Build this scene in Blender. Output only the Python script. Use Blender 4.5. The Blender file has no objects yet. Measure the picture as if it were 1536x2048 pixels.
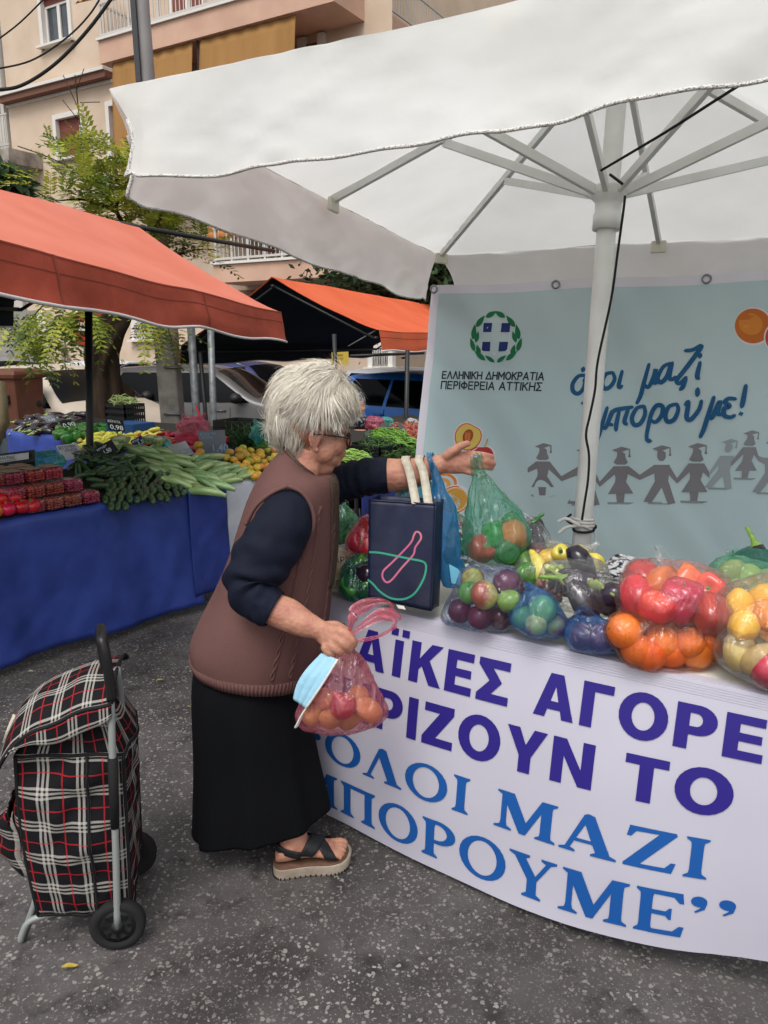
import bpy, bmesh, math, random
from mathutils import Vector, Matrix, noise
from mathutils.geometry import tessellate_polygon
R = math.radians
random.seed(7)
scene = bpy.context.scene
col = scene.collection
# ------------------------------------------------------------------ camera
CAM_H, PITCH, FPX = 1.6, R(12.2), 1540.0
cam_d = bpy.data.cameras.new('Camera'); cam = bpy.data.objects.new('Camera', cam_d); col.objects.link(cam)
cam.location = (0, 0, CAM_H); cam.rotation_euler = (math.pi / 2 - PITCH, 0, 0)
cam_d.sensor_fit = 'VERTICAL'; cam_d.sensor_height = 24.0; cam_d.lens = 24.0 * FPX / 2048.0
cam_d.clip_start = 0.05; cam_d.clip_end = 500
scene.camera = cam
# ------------------------------------------------------------------ light: overcast day
SUN_EL, SUN_AZ = R(58), R(200)
w = bpy.data.worlds.new('World'); scene.world = w; w.use_nodes = True
wn = w.node_tree.nodes; wl = w.node_tree.links
sky = wn.new('ShaderNodeTexSky'); sky.sky_type = 'NISHITA'; sky.sun_disc = False
sky.sun_elevation = SUN_EL; sky.sun_rotation = SUN_AZ
sky.dust_density = 4.0; sky.air_density = 1.0; sky.ozone_density = 0.6
hs = wn.new('ShaderNodeHueSaturation'); hs.inputs['Saturation'].default_value = 0.22
wl.new(sky.outputs[0], hs.inputs['Color']); wl.new(hs.outputs[0], wn['Background'].inputs['Color'])
wn['Background'].inputs['Strength'].default_value = 0.15
sl = bpy.data.lights.new('Sun', 'SUN'); sl.energy = 0.85; sl.angle = R(25); sl.color = (1, 0.97, 0.93)
so = bpy.data.objects.new('Sun', sl); col.objects.link(so)
so.rotation_euler = (R(90) - SUN_EL, 0, R(180) - SUN_AZ)
so.location = (0, 0, 12)
vs = scene.view_settings
vs.view_transform = 'Standard'; vs.look = 'None'; vs.exposure = 0.6; vs.gamma = 1.0
try:
    scene.cycles.transparent_max_bounces = 24; scene.cycles.max_bounces = 8
    scene.cycles.diffuse_bounces = 4; scene.cycles.glossy_bounces = 3; scene.cycles.transmission_bounces = 4
    scene.cycles.use_denoising = True
except Exception: pass
# ------------------------------------------------------------------ pixel geometry (where a thing seen in the photo stands)
_fw = Vector((0, math.cos(PITCH), -math.sin(PITCH))); _up = Vector((0, math.sin(PITCH), math.cos(PITCH)))
EYE = Vector((0, 0, CAM_H))
def ray(px, py): return Vector((1, 0, 0)) * ((px - 768) / FPX) + _up * ((1024 - py) / FPX) + _fw
def atY(px, py, Y): d = ray(px, py); return EYE + d * (Y / d.y)
def atZ(px, py, z): d = ray(px, py); return EYE + d * ((z - CAM_H) / d.z)
def atP(px, py, p0, n):
    d = ray(px, py); return EYE + d * ((Vector(p0) - EYE).dot(n) / d.dot(n))
def depth(p): return (Vector(p) - EYE).dot(_fw)
def lerp(a, b, t): return a + (b - a) * t
def nz(p, s=1.0, seed=0.0): return noise.noise(Vector((p[0] * s + seed, p[1] * s - seed * 1.7, p[2] * s + seed * .6)))
# ------------------------------------------------------------------ materials
def rgb(r, g=None, b=None):
    if g is None: h = r; r, g, b = int(h[0:2], 16), int(h[2:4], 16), int(h[4:6], 16)
    f = lambda c: (c / 255 / 12.92) if c <= 10 else ((c / 255 + .055) / 1.055) ** 2.4
    return (f(r), f(g), f(b), 1)
def mat(name, c, rough=.6, c2=None, scale=8.0, spec=.3, metal=0, bump=0, bscale=None, coat=0, sub=0, rnd=0, detail=4, sheen=0, lo=.35, hi=.65, stretch=None, transl=0):
    m = bpy.data.materials.new(name); m.use_nodes = True
    nt = m.node_tree; N = nt.nodes; L = nt.links; b = N['Principled BSDF']
    b.inputs['Roughness'].default_value = rough; b.inputs['Specular IOR Level'].default_value = spec
    b.inputs['Metallic'].default_value = metal
    if coat: b.inputs['Coat Weight'].default_value = coat; b.inputs['Coat Roughness'].default_value = .08
    if sub: b.inputs['Subsurface Weight'].default_value = sub; b.inputs['Subsurface Radius'].default_value = (.02, .008, .004); b.inputs['Subsurface Scale'].default_value = .5
    if sheen: b.inputs['Sheen Weight'].default_value = sheen; b.inputs['Sheen Roughness'].default_value = .5
    tc = N.new('ShaderNodeTexCoord'); vec = tc.outputs['Object']
    if stretch:
        mp = N.new('ShaderNodeMapping'); mp.inputs['Scale'].default_value = stretch; L.new(vec, mp.inputs[0]); vec = mp.outputs[0]
    out = None
    if c2:
        no = N.new('ShaderNodeTexNoise'); no.inputs['Scale'].default_value = scale; no.inputs['Detail'].default_value = detail
        L.new(vec, no.inputs['Vector'])
        mr = N.new('ShaderNodeMapRange'); mr.inputs[1].default_value = lo; mr.inputs[2].default_value = hi; L.new(no.outputs[0], mr.inputs[0])
        mx = N.new('ShaderNodeMix'); mx.data_type = 'RGBA'; L.new(mr.outputs[0], mx.inputs[0])
        mx.inputs[6].default_value = c; mx.inputs[7].default_value = c2; out = mx.outputs[2]
    if rnd:
        oi = N.new('ShaderNodeObjectInfo'); h = N.new('ShaderNodeHueSaturation')
        a = N.new('ShaderNodeMapRange'); a.inputs[3].default_value = .5 - rnd * .12; a.inputs[4].default_value = .5 + rnd * .12
        v = N.new('ShaderNodeMapRange'); v.inputs[3].default_value = 1 - rnd; v.inputs[4].default_value = 1 + rnd * .6
        mlt = N.new('ShaderNodeMath'); mlt.operation = 'MULTIPLY'; mlt.inputs[1].default_value = 7.31
        fr = N.new('ShaderNodeMath'); fr.operation = 'FRACT'
        L.new(oi.outputs['Random'], a.inputs[0]); L.new(oi.outputs['Random'], mlt.inputs[0]); L.new(mlt.outputs[0], fr.inputs[0]); L.new(fr.outputs[0], v.inputs[0])
        L.new(a.outputs[0], h.inputs['Hue']); L.new(v.outputs[0], h.inputs['Value'])
        if out: L.new(out, h.inputs['Color'])
        else: h.inputs['Color'].default_value = c
        out = h.outputs[0]
    if out: L.new(out, b.inputs['Base Color'])
    else: b.inputs['Base Color'].default_value = c
    if bump:
        no2 = N.new('ShaderNodeTexNoise'); no2.inputs['Scale'].default_value = bscale or scale * 3; no2.inputs['Detail'].default_value = 5
        L.new(vec, no2.inputs['Vector'])
        bp = N.new('ShaderNodeBump'); bp.inputs['Strength'].default_value = min(1, bump); bp.inputs['Distance'].default_value = .01
        L.new(no2.outputs[0], bp.inputs['Height']); L.new(bp.outputs[0], b.inputs['Normal'])
    if transl:
        t = N.new('ShaderNodeBsdfTranslucent'); ms = N.new('ShaderNodeMixShader'); ms.inputs[0].default_value = transl
        if out: L.new(out, t.inputs[0])
        else: t.inputs[0].default_value = c
        L.new(b.outputs[0], ms.inputs[1]); L.new(t.outputs[0], ms.inputs[2]); L.new(ms.outputs[0], N['Material Output'].inputs[0])
    return m
def film(name, c, opac=.35, rough=.22, wr=60.0, stretch=(1, 1, .22), tint=.55, diff=None):
    """thin plastic bag film: lets most light straight through, tinted, with soft gloss"""
    m = bpy.data.materials.new(name); m.use_nodes = True
    nt = m.node_tree; N = nt.nodes; L = nt.links; N.remove(N['Principled BSDF'])
    tc = N.new('ShaderNodeTexCoord'); mp = N.new('ShaderNodeMapping'); mp.inputs['Scale'].default_value = stretch
    L.new(tc.outputs['Object'], mp.inputs[0])
    no = N.new('ShaderNodeTexNoise'); no.inputs['Scale'].default_value = wr; no.inputs['Detail'].default_value = 3; no.inputs['Distortion'].default_value = .6
    L.new(mp.outputs[0], no.inputs['Vector'])
    bp = N.new('ShaderNodeBump'); bp.inputs['Strength'].default_value = .7; bp.inputs['Distance'].default_value = .02; L.new(no.outputs[0], bp.inputs['Height'])
    tr = N.new('ShaderNodeBsdfTransparent'); tr.inputs[0].default_value = tuple(lerp(1, x, tint) for x in c[:3]) + (1,)
    dc = diff or c
    di = N.new('ShaderNodeBsdfDiffuse'); di.inputs[0].default_value = dc
    tl = N.new('ShaderNodeBsdfTranslucent'); tl.inputs[0].default_value = dc
    gl = N.new('ShaderNodeBsdfGlossy'); gl.inputs['Roughness'].default_value = rough; gl.inputs[0].default_value = (1, 1, 1, 1)
    for s in (di, tl, gl): L.new(bp.outputs[0], s.inputs['Normal'])
    a1 = N.new('ShaderNodeMixShader'); a1.inputs[0].default_value = .5; L.new(di.outputs[0], a1.inputs[1]); L.new(tl.outputs[0], a1.inputs[2])
    lw = N.new('ShaderNodeLayerWeight'); lw.inputs['Blend'].default_value = .35
    mr = N.new('ShaderNodeMapRange'); mr.inputs[3].default_value = opac * .5; mr.inputs[4].default_value = min(1, opac * 2.0); L.new(lw.outputs['Facing'], mr.inputs[0])
    a2 = N.new('ShaderNodeMixShader'); L.new(mr.outputs[0], a2.inputs[0]); L.new(tr.outputs[0], a2.inputs[1]); L.new(a1.outputs[0], a2.inputs[2])
    fr = N.new('ShaderNodeFresnel'); fr.inputs['IOR'].default_value = 1.5; L.new(bp.outputs[0], fr.inputs['Normal'])
    fm = N.new('ShaderNodeMath'); fm.operation = 'MULTIPLY_ADD'; fm.inputs[1].default_value = .6; fm.inputs[2].default_value = .01; L.new(fr.outputs[0], fm.inputs[0])
    a3 = N.new('ShaderNodeMixShader'); L.new(fm.outputs[0], a3.inputs[0]); L.new(a2.outputs[0], a3.inputs[1]); L.new(gl.outputs[0], a3.inputs[2])
    L.new(a3.outputs[0], N['Material Output'].inputs[0])
    return m
# ------------------------------------------------------------------ objects
def tag(o, label=None, cat=None, group=None, kind=None):
    if label: o['label'] = label
    if cat: o['category'] = cat
    if group: o['group'] = group
    if kind: o['kind'] = kind
    return o
def thing(name, loc, label, cat, group=None, rz=0):
    o = bpy.data.objects.new(name, None); col.objects.link(o); o.location = loc; o.rotation_euler = (0, 0, rz)
    o.empty_display_size = .1
    return tag(o, label, cat, group)
def root_of(p):
    M = Vector((0, 0, 0)); 
    while p is not None: M = M + p.location; p = p.parent
    return M
class MB:
    def __init__(s): s.v = []; s.f = []; s.mi = []; s.m = 0
    def add(s, vs_, fs):
        o = len(s.v); s.v += [tuple(p) for p in vs_]; s.f += [tuple(i + o for i in f) for f in fs]; s.mi += [s.m] * len(fs); return s
    def box(s, c, size, rz=0, rot=None):
        M = rot or Matrix.Rotation(rz, 3, 'Z'); c = Vector(c); x, y, z = [k / 2 for k in size]
        V = [c + M @ Vector((a, b, d)) for a, b, d in ((-x, -y, -z), (x, -y, -z), (x, y, -z), (-x, y, -z), (-x, -y, z), (x, -y, z), (x, y, z), (-x, y, z))]
        return s.add(V, [(0, 3, 2, 1), (4, 5, 6, 7), (0, 1, 5, 4), (1, 2, 6, 5), (2, 3, 7, 6), (3, 0, 4, 7)])
    def bar(s, a, b, w_, h_=None, upv=(0, 0, 1)):
        """square bar from a to b"""
        a, b = Vector(a), Vector(b); h_ = h_ or w_; t = (b - a).normalized(); u = Vector(upv)
        if abs(t.dot(u)) > .98: u = Vector((1, 0, 0))
        sx = t.cross(u).normalized() * (w_ / 2); sy = sx.cross(t).normalized() * (h_ / 2)
        V = [p + i * sx + j * sy for p in (a, b) for i, j in ((-1, -1), (1, -1), (1, 1), (-1, 1))]
        return s.add(V, [(0, 1, 2, 3), (7, 6, 5, 4), (0, 4, 5, 1), (1, 5, 6, 2), (2, 6, 7, 3), (3, 7, 4, 0)])
    def tube(s, pts, r, n=8, cap=True, flat=None):
        pts = [Vector(p) for p in pts]; k = len(pts); rs = r if isinstance(r, (list, tuple)) else [r] * k
        V = []; F = []; ref = None
        for i, p in enumerate(pts):
            t = (pts[min(i + 1, k - 1)] - pts[max(i - 1, 0)]).normalized()
            if ref is None:
                ref = Vector((0, 0, 1)) if abs(t.z) < .9 else Vector((1, 0, 0))
            a = (ref - t * ref.dot(t)).normalized(); b = t.cross(a); ref = a
            for j in range(n):
                an = 2 * math.pi * j / n; V.append(p + (a * math.cos(an) + b * math.sin(an) * (flat or 1)) * rs[i])
        for i in range(k - 1):
            for j in range(n): F.append((i * n + j, i * n + (j + 1) % n, (i + 1) * n + (j + 1) % n, (i + 1) * n + j))
        if cap: F.append(tuple(range(n - 1, -1, -1))); F.append(tuple((k - 1) * n + j for j in range(n)))
        return s.add(V, F)
    def ribbon(s, pts, w_, side):
        """flat strip along pts; side = vector or function(i) giving the width direction"""
        V = []; k = len(pts)
        for i, p in enumerate(pts):
            d = side(i) if callable(side) else Vector(side); ww = w_[i] if isinstance(w_, (list, tuple)) else w_
            V += [Vector(p) - d * ww / 2, Vector(p) + d * ww / 2]
        return s.add(V, [(2 * i, 2 * i + 1, 2 * i + 3, 2 * i + 2) for i in range(k - 1)])
    def lathe(s, prof, c=(0, 0, 0), n=16, lobes=0, lamp=0, axis=None, lfun=None):
        """prof: (r,z) list; axis maps local z"""
        c = Vector(c); q = Vector((0, 0, 1)).rotation_difference(Vector(axis)).to_matrix() if axis is not None else Matrix.Identity(3)
        V = []; F = []; k = len(prof)
        for i, (r, z) in enumerate(prof):
            for j in range(n):
                a = 2 * math.pi * j / n; rr = r
                if lobes: rr = r * (1 + lamp * (abs(math.cos(lobes * a / 2)) - .6))
                V.append(c + q @ Vector((rr * math.cos(a), rr * math.sin(a), z)))
        for i in range(k - 1):
            for j in range(n): F.append((i * n + j, i * n + (j + 1) % n, (i + 1) * n + (j + 1) % n, (i + 1) * n + j))
        F.append(tuple(range(n - 1, -1, -1))); F.append(tuple((k - 1) * n + j for j in range(n)))
        return s.add(V, F)
    def grid(s, fn, nu, nv, closed=False):
        V = [fn(i / nu, j / nv) for j in range(nv + 1) for i in range(nu + (0 if closed else 1))]; wd = nu if closed else nu + 1
        F = [(j * wd + i, j * wd + (i + 1) % wd, (j + 1) * wd + (i + 1) % wd, (j + 1) * wd + i) for j in range(nv) for i in range(nu)]
        return s.add(V, F)
    def ell(s, c, r, n=14, m=10, rot=None):
        c = Vector(c); rx, ry, rz_ = (r, r, r) if not isinstance(r, (list, tuple)) else r; M = rot or Matrix.Identity(3)
        V = [c + M @ Vector((0, 0, -rz_))]; F = []
        for i in range(1, m):
            t = math.pi * i / m
            for j in range(n):
                a = 2 * math.pi * j / n; V.append(c + M @ Vector((rx * math.sin(t) * math.cos(a), ry * math.sin(t) * math.sin(a), -rz_ * math.cos(t))))
        V.append(c + M @ Vector((0, 0, rz_))); e = len(V) - 1
        for j in range(n): F.append((0, 1 + (j + 1) % n, 1 + j)); F.append((e, 1 + (m - 2) * n + j, 1 + (m - 2) * n + (j + 1) % n))
        for i in range(m - 2):
            for j in range(n): F.append((1 + i * n + j, 1 + i * n + (j + 1) % n, 1 + (i + 1) * n + (j + 1) % n, 1 + (i + 1) * n + j))
        return s.add(V, F)
    def poly(s, pts2, fn, off=0.0):
        """flat outline (list of 2-D points, or list of loops with holes) mapped through fn"""
        loops = pts2 if isinstance(pts2[0][0], (list, tuple)) else [pts2]
        flat = [q for lp in loops for q in lp]
        tris = tessellate_polygon([[Vector((q[0], q[1], 0)) for q in lp] for lp in loops])
        return s.add([fn(*q) for q in flat], [tuple(t) for t in tris])
    def loft(s, rings, cap=True):
        n = len(rings[0]); V = [p for r_ in rings for p in r_]; F = []
        for i in range(len(rings) - 1):
            for j in range(n): F.append((i * n + j, i * n + (j + 1) % n, (i + 1) * n + (j + 1) % n, (i + 1) * n + j))
        if cap: F.append(tuple(range(n - 1, -1, -1))); F.append(tuple((len(rings) - 1) * n + j for j in range(n)))
        return s.add(V, F)
    def build(s, name, mats, parent=None, smooth=True, bevel=0, subsurf=0, solid=0, offset=0, remesh=0, smooth_it=0, auto=None):
        base = root_of(parent)
        me = bpy.data.meshes.new(name); me.from_pydata([(p[0] - base.x, p[1] - base.y, p[2] - base.z) for p in s.v], [], s.f)
        mats = mats if isinstance(mats, list) else [mats]
        for m in mats: me.materials.append(m)
        if len(mats) > 1: me.polygons.foreach_set('material_index', s.mi)
        me.validate(); me.update()
        bm = bmesh.new(); bm.from_mesh(me); bmesh.ops.recalc_face_normals(bm, faces=bm.faces); bm.to_mesh(me); bm.free()
        o = bpy.data.objects.new(name, me); col.objects.link(o)
        if parent is not None: o.parent = parent
        if remesh:
            md = o.modifiers.new('r', 'REMESH'); md.mode = 'VOXEL'; md.voxel_size = remesh
            md.use_smooth_shade = True
            if smooth_it: m2 = o.modifiers.new('s', 'SMOOTH'); m2.factor = .5; m2.iterations = smooth_it
            bpy.context.view_layer.update()
            dg = bpy.context.evaluated_depsgraph_get(); me2 = bpy.data.meshes.new_from_object(o.evaluated_get(dg))
            o.modifiers.clear(); old = o.data; o.data = me2; bpy.data.meshes.remove(old); me2.name = name
            if not me2.materials:
                for m in mats: me2.materials.append(m)
            me = me2
        if bevel: md = o.modifiers.new('b', 'BEVEL'); md.width = bevel; md.segments = 2; md.limit_method = 'ANGLE'; md.angle_limit = R(35)
        if solid: md = o.modifiers.new('t', 'SOLIDIFY'); md.thickness = solid; md.offset = offset
        if subsurf: md = o.modifiers.new('u', 'SUBSURF'); md.levels = subsurf; md.render_levels = subsurf
        if smooth:
            for p in me.polygons: p.use_smooth = True
            if auto is not None:
                bm = bmesh.new(); bm.from_mesh(me)
                for e in bm.edges:
                    if len(e.link_faces) == 2 and e.calc_face_angle(0) > R(auto): e.smooth = False
                bm.to_mesh(me); bm.free()
        return o
def crom(pts, n=6, closed=False):
    """Catmull-Rom through points"""
    P_ = [Vector(p) for p in pts]; out = []; k = len(P_)
    rg = range(k if closed else k - 1)
    for i in rg:
        a, b, c, d = (P_[(i - 1) % k] if closed or i > 0 else P_[0]), P_[i], P_[(i + 1) % k], (P_[(i + 2) % k] if closed or i + 2 < k else P_[-1])
        for j in range(n):
            t = j / n; out.append(.5 * ((2 * b) + (c - a) * t + (2 * a - 5 * b + 4 * c - d) * t * t + (3 * b - a - 3 * c + d) * t ** 3))
    if not closed: out.append(P_[-1])
    return out
def copy_thing(o, loc=None, rot=None, label=None, scale=None):
    c = o.copy(); col.objects.link(c)
    if loc is not None: c.location = loc
    if rot is not None: c.rotation_euler = rot
    if scale is not None: c.scale = scale if isinstance(scale, (tuple, list)) else (scale,) * 3
    if label: c['label'] = label
    for ch in list(o.children):
        d = ch.copy(); col.objects.link(d); d.parent = c
        for g in ch.children: e = g.copy(); col.objects.link(e); e.parent = d
    return c
def text_mesh(name, s, fn, h, m, parent, x0=0, off=0.0, sx=1.0, spacing=1.0, align='LEFT', shear=0.0, cut=0):
    """lettering: text curve turned to a mesh, each vertex mapped through fn(x, y)"""
    cu = bpy.data.curves.new(name, 'FONT'); cu.body = s; cu.size = 1; cu.offset = off; cu.space_character = spacing; cu.align_x = align
    cu.resolution_u = 4; cu.shear = shear; cu.fill_mode = 'BOTH'
    to = bpy.data.objects.new(name, cu); col.objects.link(to); bpy.context.view_layer.update()
    me = bpy.data.meshes.new_from_object(to.evaluated_get(bpy.context.evaluated_depsgraph_get()))
    bpy.data.objects.remove(to); bpy.data.curves.remove(cu)
    if cut:
        bm = bmesh.new(); bm.from_mesh(me)
        for _ in range(4):
            es = [e for e in bm.edges if e.calc_length() * h > cut]
            if not es: break
            bmesh.ops.subdivide_edges(bm, edges=es, cuts=1); bmesh.ops.triangulate(bm, faces=bm.faces)
        bm.to_mesh(me); bm.free()
    base = root_of(parent)
    for v in me.vertices:
        p = fn(x0 + v.co.x * h * sx / .72, v.co.y * h / .72); v.co = Vector(p) - base
    me.name = name; me.materials.clear(); me.materials.append(m)
    o = bpy.data.objects.new(name, me); col.objects.link(o); o.parent = parent
    return o
# ================================================================== ground
def gz(x, y): return 0.0 if y < 5.2 else -.3 * min(1, (y - 5.2) / 7.5) * (.45 + .55 * min(1, max(0, (x + 8) / 5)))
def asphalt():
    m = bpy.data.materials.new('asphalt'); m.use_nodes = True
    nt = m.node_tree; N = nt.nodes; L = nt.links; b = N['Principled BSDF']; b.inputs['Specular IOR Level'].default_value = .35
    tc = N.new('ShaderNodeTexCoord'); V0 = tc.outputs['Object']
    dn = N.new('ShaderNodeTexNoise'); dn.inputs['Scale'].default_value = 55; dn.inputs['Detail'].default_value = 2; L.new(V0, dn.inputs['Vector'])
    vm = N.new('ShaderNodeVectorMath'); vm.operation = 'MULTIPLY_ADD'; vm.inputs[1].default_value = (.02, .02, .02); L.new(dn.outputs['Color'], vm.inputs[0]); L.new(V0, vm.inputs[2])
    V = vm.outputs[0]
    def noi(s, d=5, r=.6):
        n = N.new('ShaderNodeTexNoise'); n.inputs['Scale'].default_value = s; n.inputs['Detail'].default_value = d; n.inputs['Roughness'].default_value = r; L.new(V0, n.inputs['Vector']); return n.outputs[0]
    def mr(i, a, bb, c=0, d=1):
        n = N.new('ShaderNodeMapRange'); n.inputs[1].default_value = a; n.inputs[2].default_value = bb; n.inputs[3].default_value = c; n.inputs[4].default_value = d; L.new(i, n.inputs[0]); return n.outputs[0]
    def mth(op, a, bb):
        n = N.new('ShaderNodeMath'); n.operation = op
        for k, q in ((0, a), (1, bb)):
            if isinstance(q, (int, float)): n.inputs[k].default_value = q
            else: L.new(q, n.inputs[k])
        return n.outputs[0]
    def stones(scale, thr, rad):
        v = N.new('ShaderNodeTexVoronoi'); v.inputs['Scale'].default_value = scale; v.inputs['Randomness'].default_value = 1; L.new(V, v.inputs['Vector'])
        s = N.new('ShaderNodeSeparateColor'); L.new(v.outputs['Color'], s.inputs[0])
        here = mth('GREATER_THAN', s.outputs[0], thr)
        rr = mr(s.outputs[1], 0, 1, rad * .3, rad)
        disc = mth('LESS_THAN', v.outputs['Distance'], rr)
        return mth('MULTIPLY', here, disc), s.outputs[2]
    s1, c1 = stones(78, .40, .5); s2, c2 = stones(150, .4, .5)
    wear = mr(noi(1.3, 4), .38, .62); blot = mr(noi(9, 6, .7), .52, .66); fine = noi(400, 3)
    fade = mr(noi(1.1, 6, .65), .36, .58)
    base = N.new('ShaderNodeMix'); base.data_type = 'RGBA'; L.new(wear, base.inputs[0]); base.inputs[6].default_value = rgb('353130'); base.inputs[7].default_value = rgb('5a5655')
    bl = N.new('ShaderNodeMix'); bl.data_type = 'RGBA'; L.new(mth('MULTIPLY', blot, .75), bl.inputs[0]); L.new(base.outputs[2], bl.inputs[6]); bl.inputs[7].default_value = rgb('221f1e')
    def stc(cv, a, bb):
        n = N.new('ShaderNodeMix'); n.data_type = 'RGBA'; L.new(cv, n.inputs[0]); n.inputs[6].default_value = a; n.inputs[7].default_value = bb; return n.outputs[2]
    k2 = N.new('ShaderNodeMix'); k2.data_type = 'RGBA'; L.new(mth('MULTIPLY', s2, mth('MULTIPLY', mth('SUBTRACT', 1.0, mth('MULTIPLY', blot, .7)), .7)), k2.inputs[0]); L.new(bl.outputs[2], k2.inputs[6]); L.new(stc(c2, rgb('524e4c'), rgb('827e7a')), k2.inputs[7])
    k1 = N.new('ShaderNodeMix'); k1.data_type = 'RGBA'; L.new(mth('MULTIPLY', s1, mr(fade, 0, 1, .22, 1)), k1.inputs[0]); L.new(k2.outputs[2], k1.inputs[6]); L.new(stc(c1, rgb('625e5b'), rgb('9f9b94')), k1.inputs[7])
    L.new(k1.outputs[2], b.inputs['Base Color'])
    hgt = mth('ADD', mth('MULTIPLY', mth('ADD', s1, mth('MULTIPLY', s2, .6)), .35), mth('ADD', mth('MULTIPLY', fine, .5), mth('MULTIPLY', noi(30, 4), .9)))
    bp = N.new('ShaderNodeBump'); bp.inputs['Strength'].default_value = .8; bp.inputs['Distance'].default_value = .006; L.new(hgt, bp.inputs['Height']); L.new(bp.outputs[0], b.inputs['Normal'])
    L.new(mr(noi(4), .3, .7, .55, .8), b.inputs['Roughness'])
    return m
g = MB(); ys = [-14, -6, 0, 2, 3.5, 5.2, 6.5, 8, 9.5, 11, 12.7, 20, 45, 120]; xs = [-120, -40, -15, -8, -3, 6, 15, 40, 120]
g.grid(lambda u, v: Vector((xs[round(u * 8)], ys[round(v * 13)], gz(xs[round(u * 8)], ys[round(v * 13)]))), 8, 13)
tag(g.build('street_ground', asphalt()), kind='structure')
# ================================================================== white market umbrella
UC, UX, UY, UN = Vector((.8495, 3.0845, 2.2401)), Vector((.8853, -.4649, -.0019)), Vector((.4627, .8814, -.0952)), Vector((.0459, .0834, .9955))
M_wht = mat('white_paint_metal', rgb('d9dad6'), .38, rgb('c9cac5'), 5, spec=.4)
M_can = mat('white_canvas', rgb('f0f0ed'), .75, rgb('e8e8e3'), 3, bump=.5, bscale=7, transl=.5)
M_hem = mat('hem_tape', rgb('d8d6d0'), .8, rgb('8d8a84'), 260, lo=.5, hi=.6, bump=.6, bscale=300)
M_blk = mat('black_cord', rgb('17181a'), .7, bump=.5, bscale=400)
M_wrope = mat('white_rope', rgb('d8d6d0'), .8, bump=.6, bscale=500)
base_pt = UC - UN * (UC.z / UN.z)
umb = thing('market_umbrella', base_pt, 'large square white market umbrella on a white pole over the table of bagged produce', 'umbrella')
S2 = 1.25; APEX = .52
def up(a, b, h): return UC + UX * a + UY * b + UN * (h + .11 * max(0, a / S2 + .25) ** 2 * max(0, -b / S2) ** 2)   # the near edge is stretched up towards its right corner
pole_b = base_pt + UN * .02
m_ = MB(); m_.tube([pole_b, UC + UN * (APEX - .03)], .036, 20); m_.build('pole', M_wht, umb)
m_ = MB(); m_.lathe([(.25, 0), (.25, .05), (.06, .06), (.055, .25), (.04, .25)], base_pt, 24); m_.build('base_plate', mat('base_steel', rgb('55585a'), .5, metal=.7), umb)
hubc = UC - UN * .115
m_ = MB(); m_.lathe([(.04, -.1), (.052, -.1), (.053, -.045), (.047, -.04), (.05, .0), (.066, .015), (.07, .05), (.058, .06), (.04, .06)], hubc, 24, axis=UN); m_.build('runner_hub', M_wht, umb)
m_ = MB(); m_.lathe([(.04, -.04), (.07, -.03), (.07, .02), (.03, .04)], UC + UN * (APEX - .06), 20, axis=UN); m_.build('crown_hub', M_wht, umb)
ends = [(-1, -1), (-1, 0), (-1, 1), (0, 1), (1, 1), (1, 0), (1, -1), (0, -1)]
def surf(a, b):  # canopy height above the edge plane
    r = max(abs(a), abs(b)) / S2; return APEX * (1 - r) - .02 * math.sin(math.pi * min(1, r)) * (1 - (min(abs(a), abs(b)) / (max(abs(a), abs(b)) + 1e-6)) ** 2 * .8)
for (i, j) in ends:
    tip = up(i * S2 * .985, j * S2 * .985, -.012); top = UC + UN * (APEX - .06)
    m_ = MB(); m_.bar(top, tip, .022, .034, UN); m_.build('rib', M_wht, umb, bevel=.002, smooth=False)
    k = .52 if i * j else .56
    m_ = MB(); mid = top.lerp(tip, k) - UN * .02; dirh = (mid - hubc); dirh = (dirh - UN * dirh.dot(UN)).normalized()
    m_.bar(hubc + dirh * .055 + UN * .035, mid, .02, .034, UN); m_.tube([mid - dirh.cross(UN) * .018, mid + dirh.cross(UN) * .018], .007, 8)
    m_.build('strut', M_wht, umb, bevel=.002, smooth=False)
    p = MB(); c_ = up(i * S2 * .97, j * S2 * .97, -.03); p.box(c_, (.075, .02, .06), rot=Matrix((UX, UY, UN)).transposed() @ Matrix.Rotation(math.atan2(j, i) + math.pi / 2, 3, 'Z')); p.build('rib_pocket', mat('pocket', rgb('cfcdbb'), .7), umb, bevel=.006, smooth=False)
c = MB()
def cfn(u, v):
    a, b = (u * 2 - 1) * S2, (v * 2 - 1) * S2; p = up(a, b, surf(a, b)); return p + UN * (.006 * nz(p, 5, 3))
c.grid(cfn, 40, 40); c.build('canopy', M_can, umb)
corners = [(-1, -1), (1, -1), (1, 1), (-1, 1)]
VAL = .285
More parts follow.
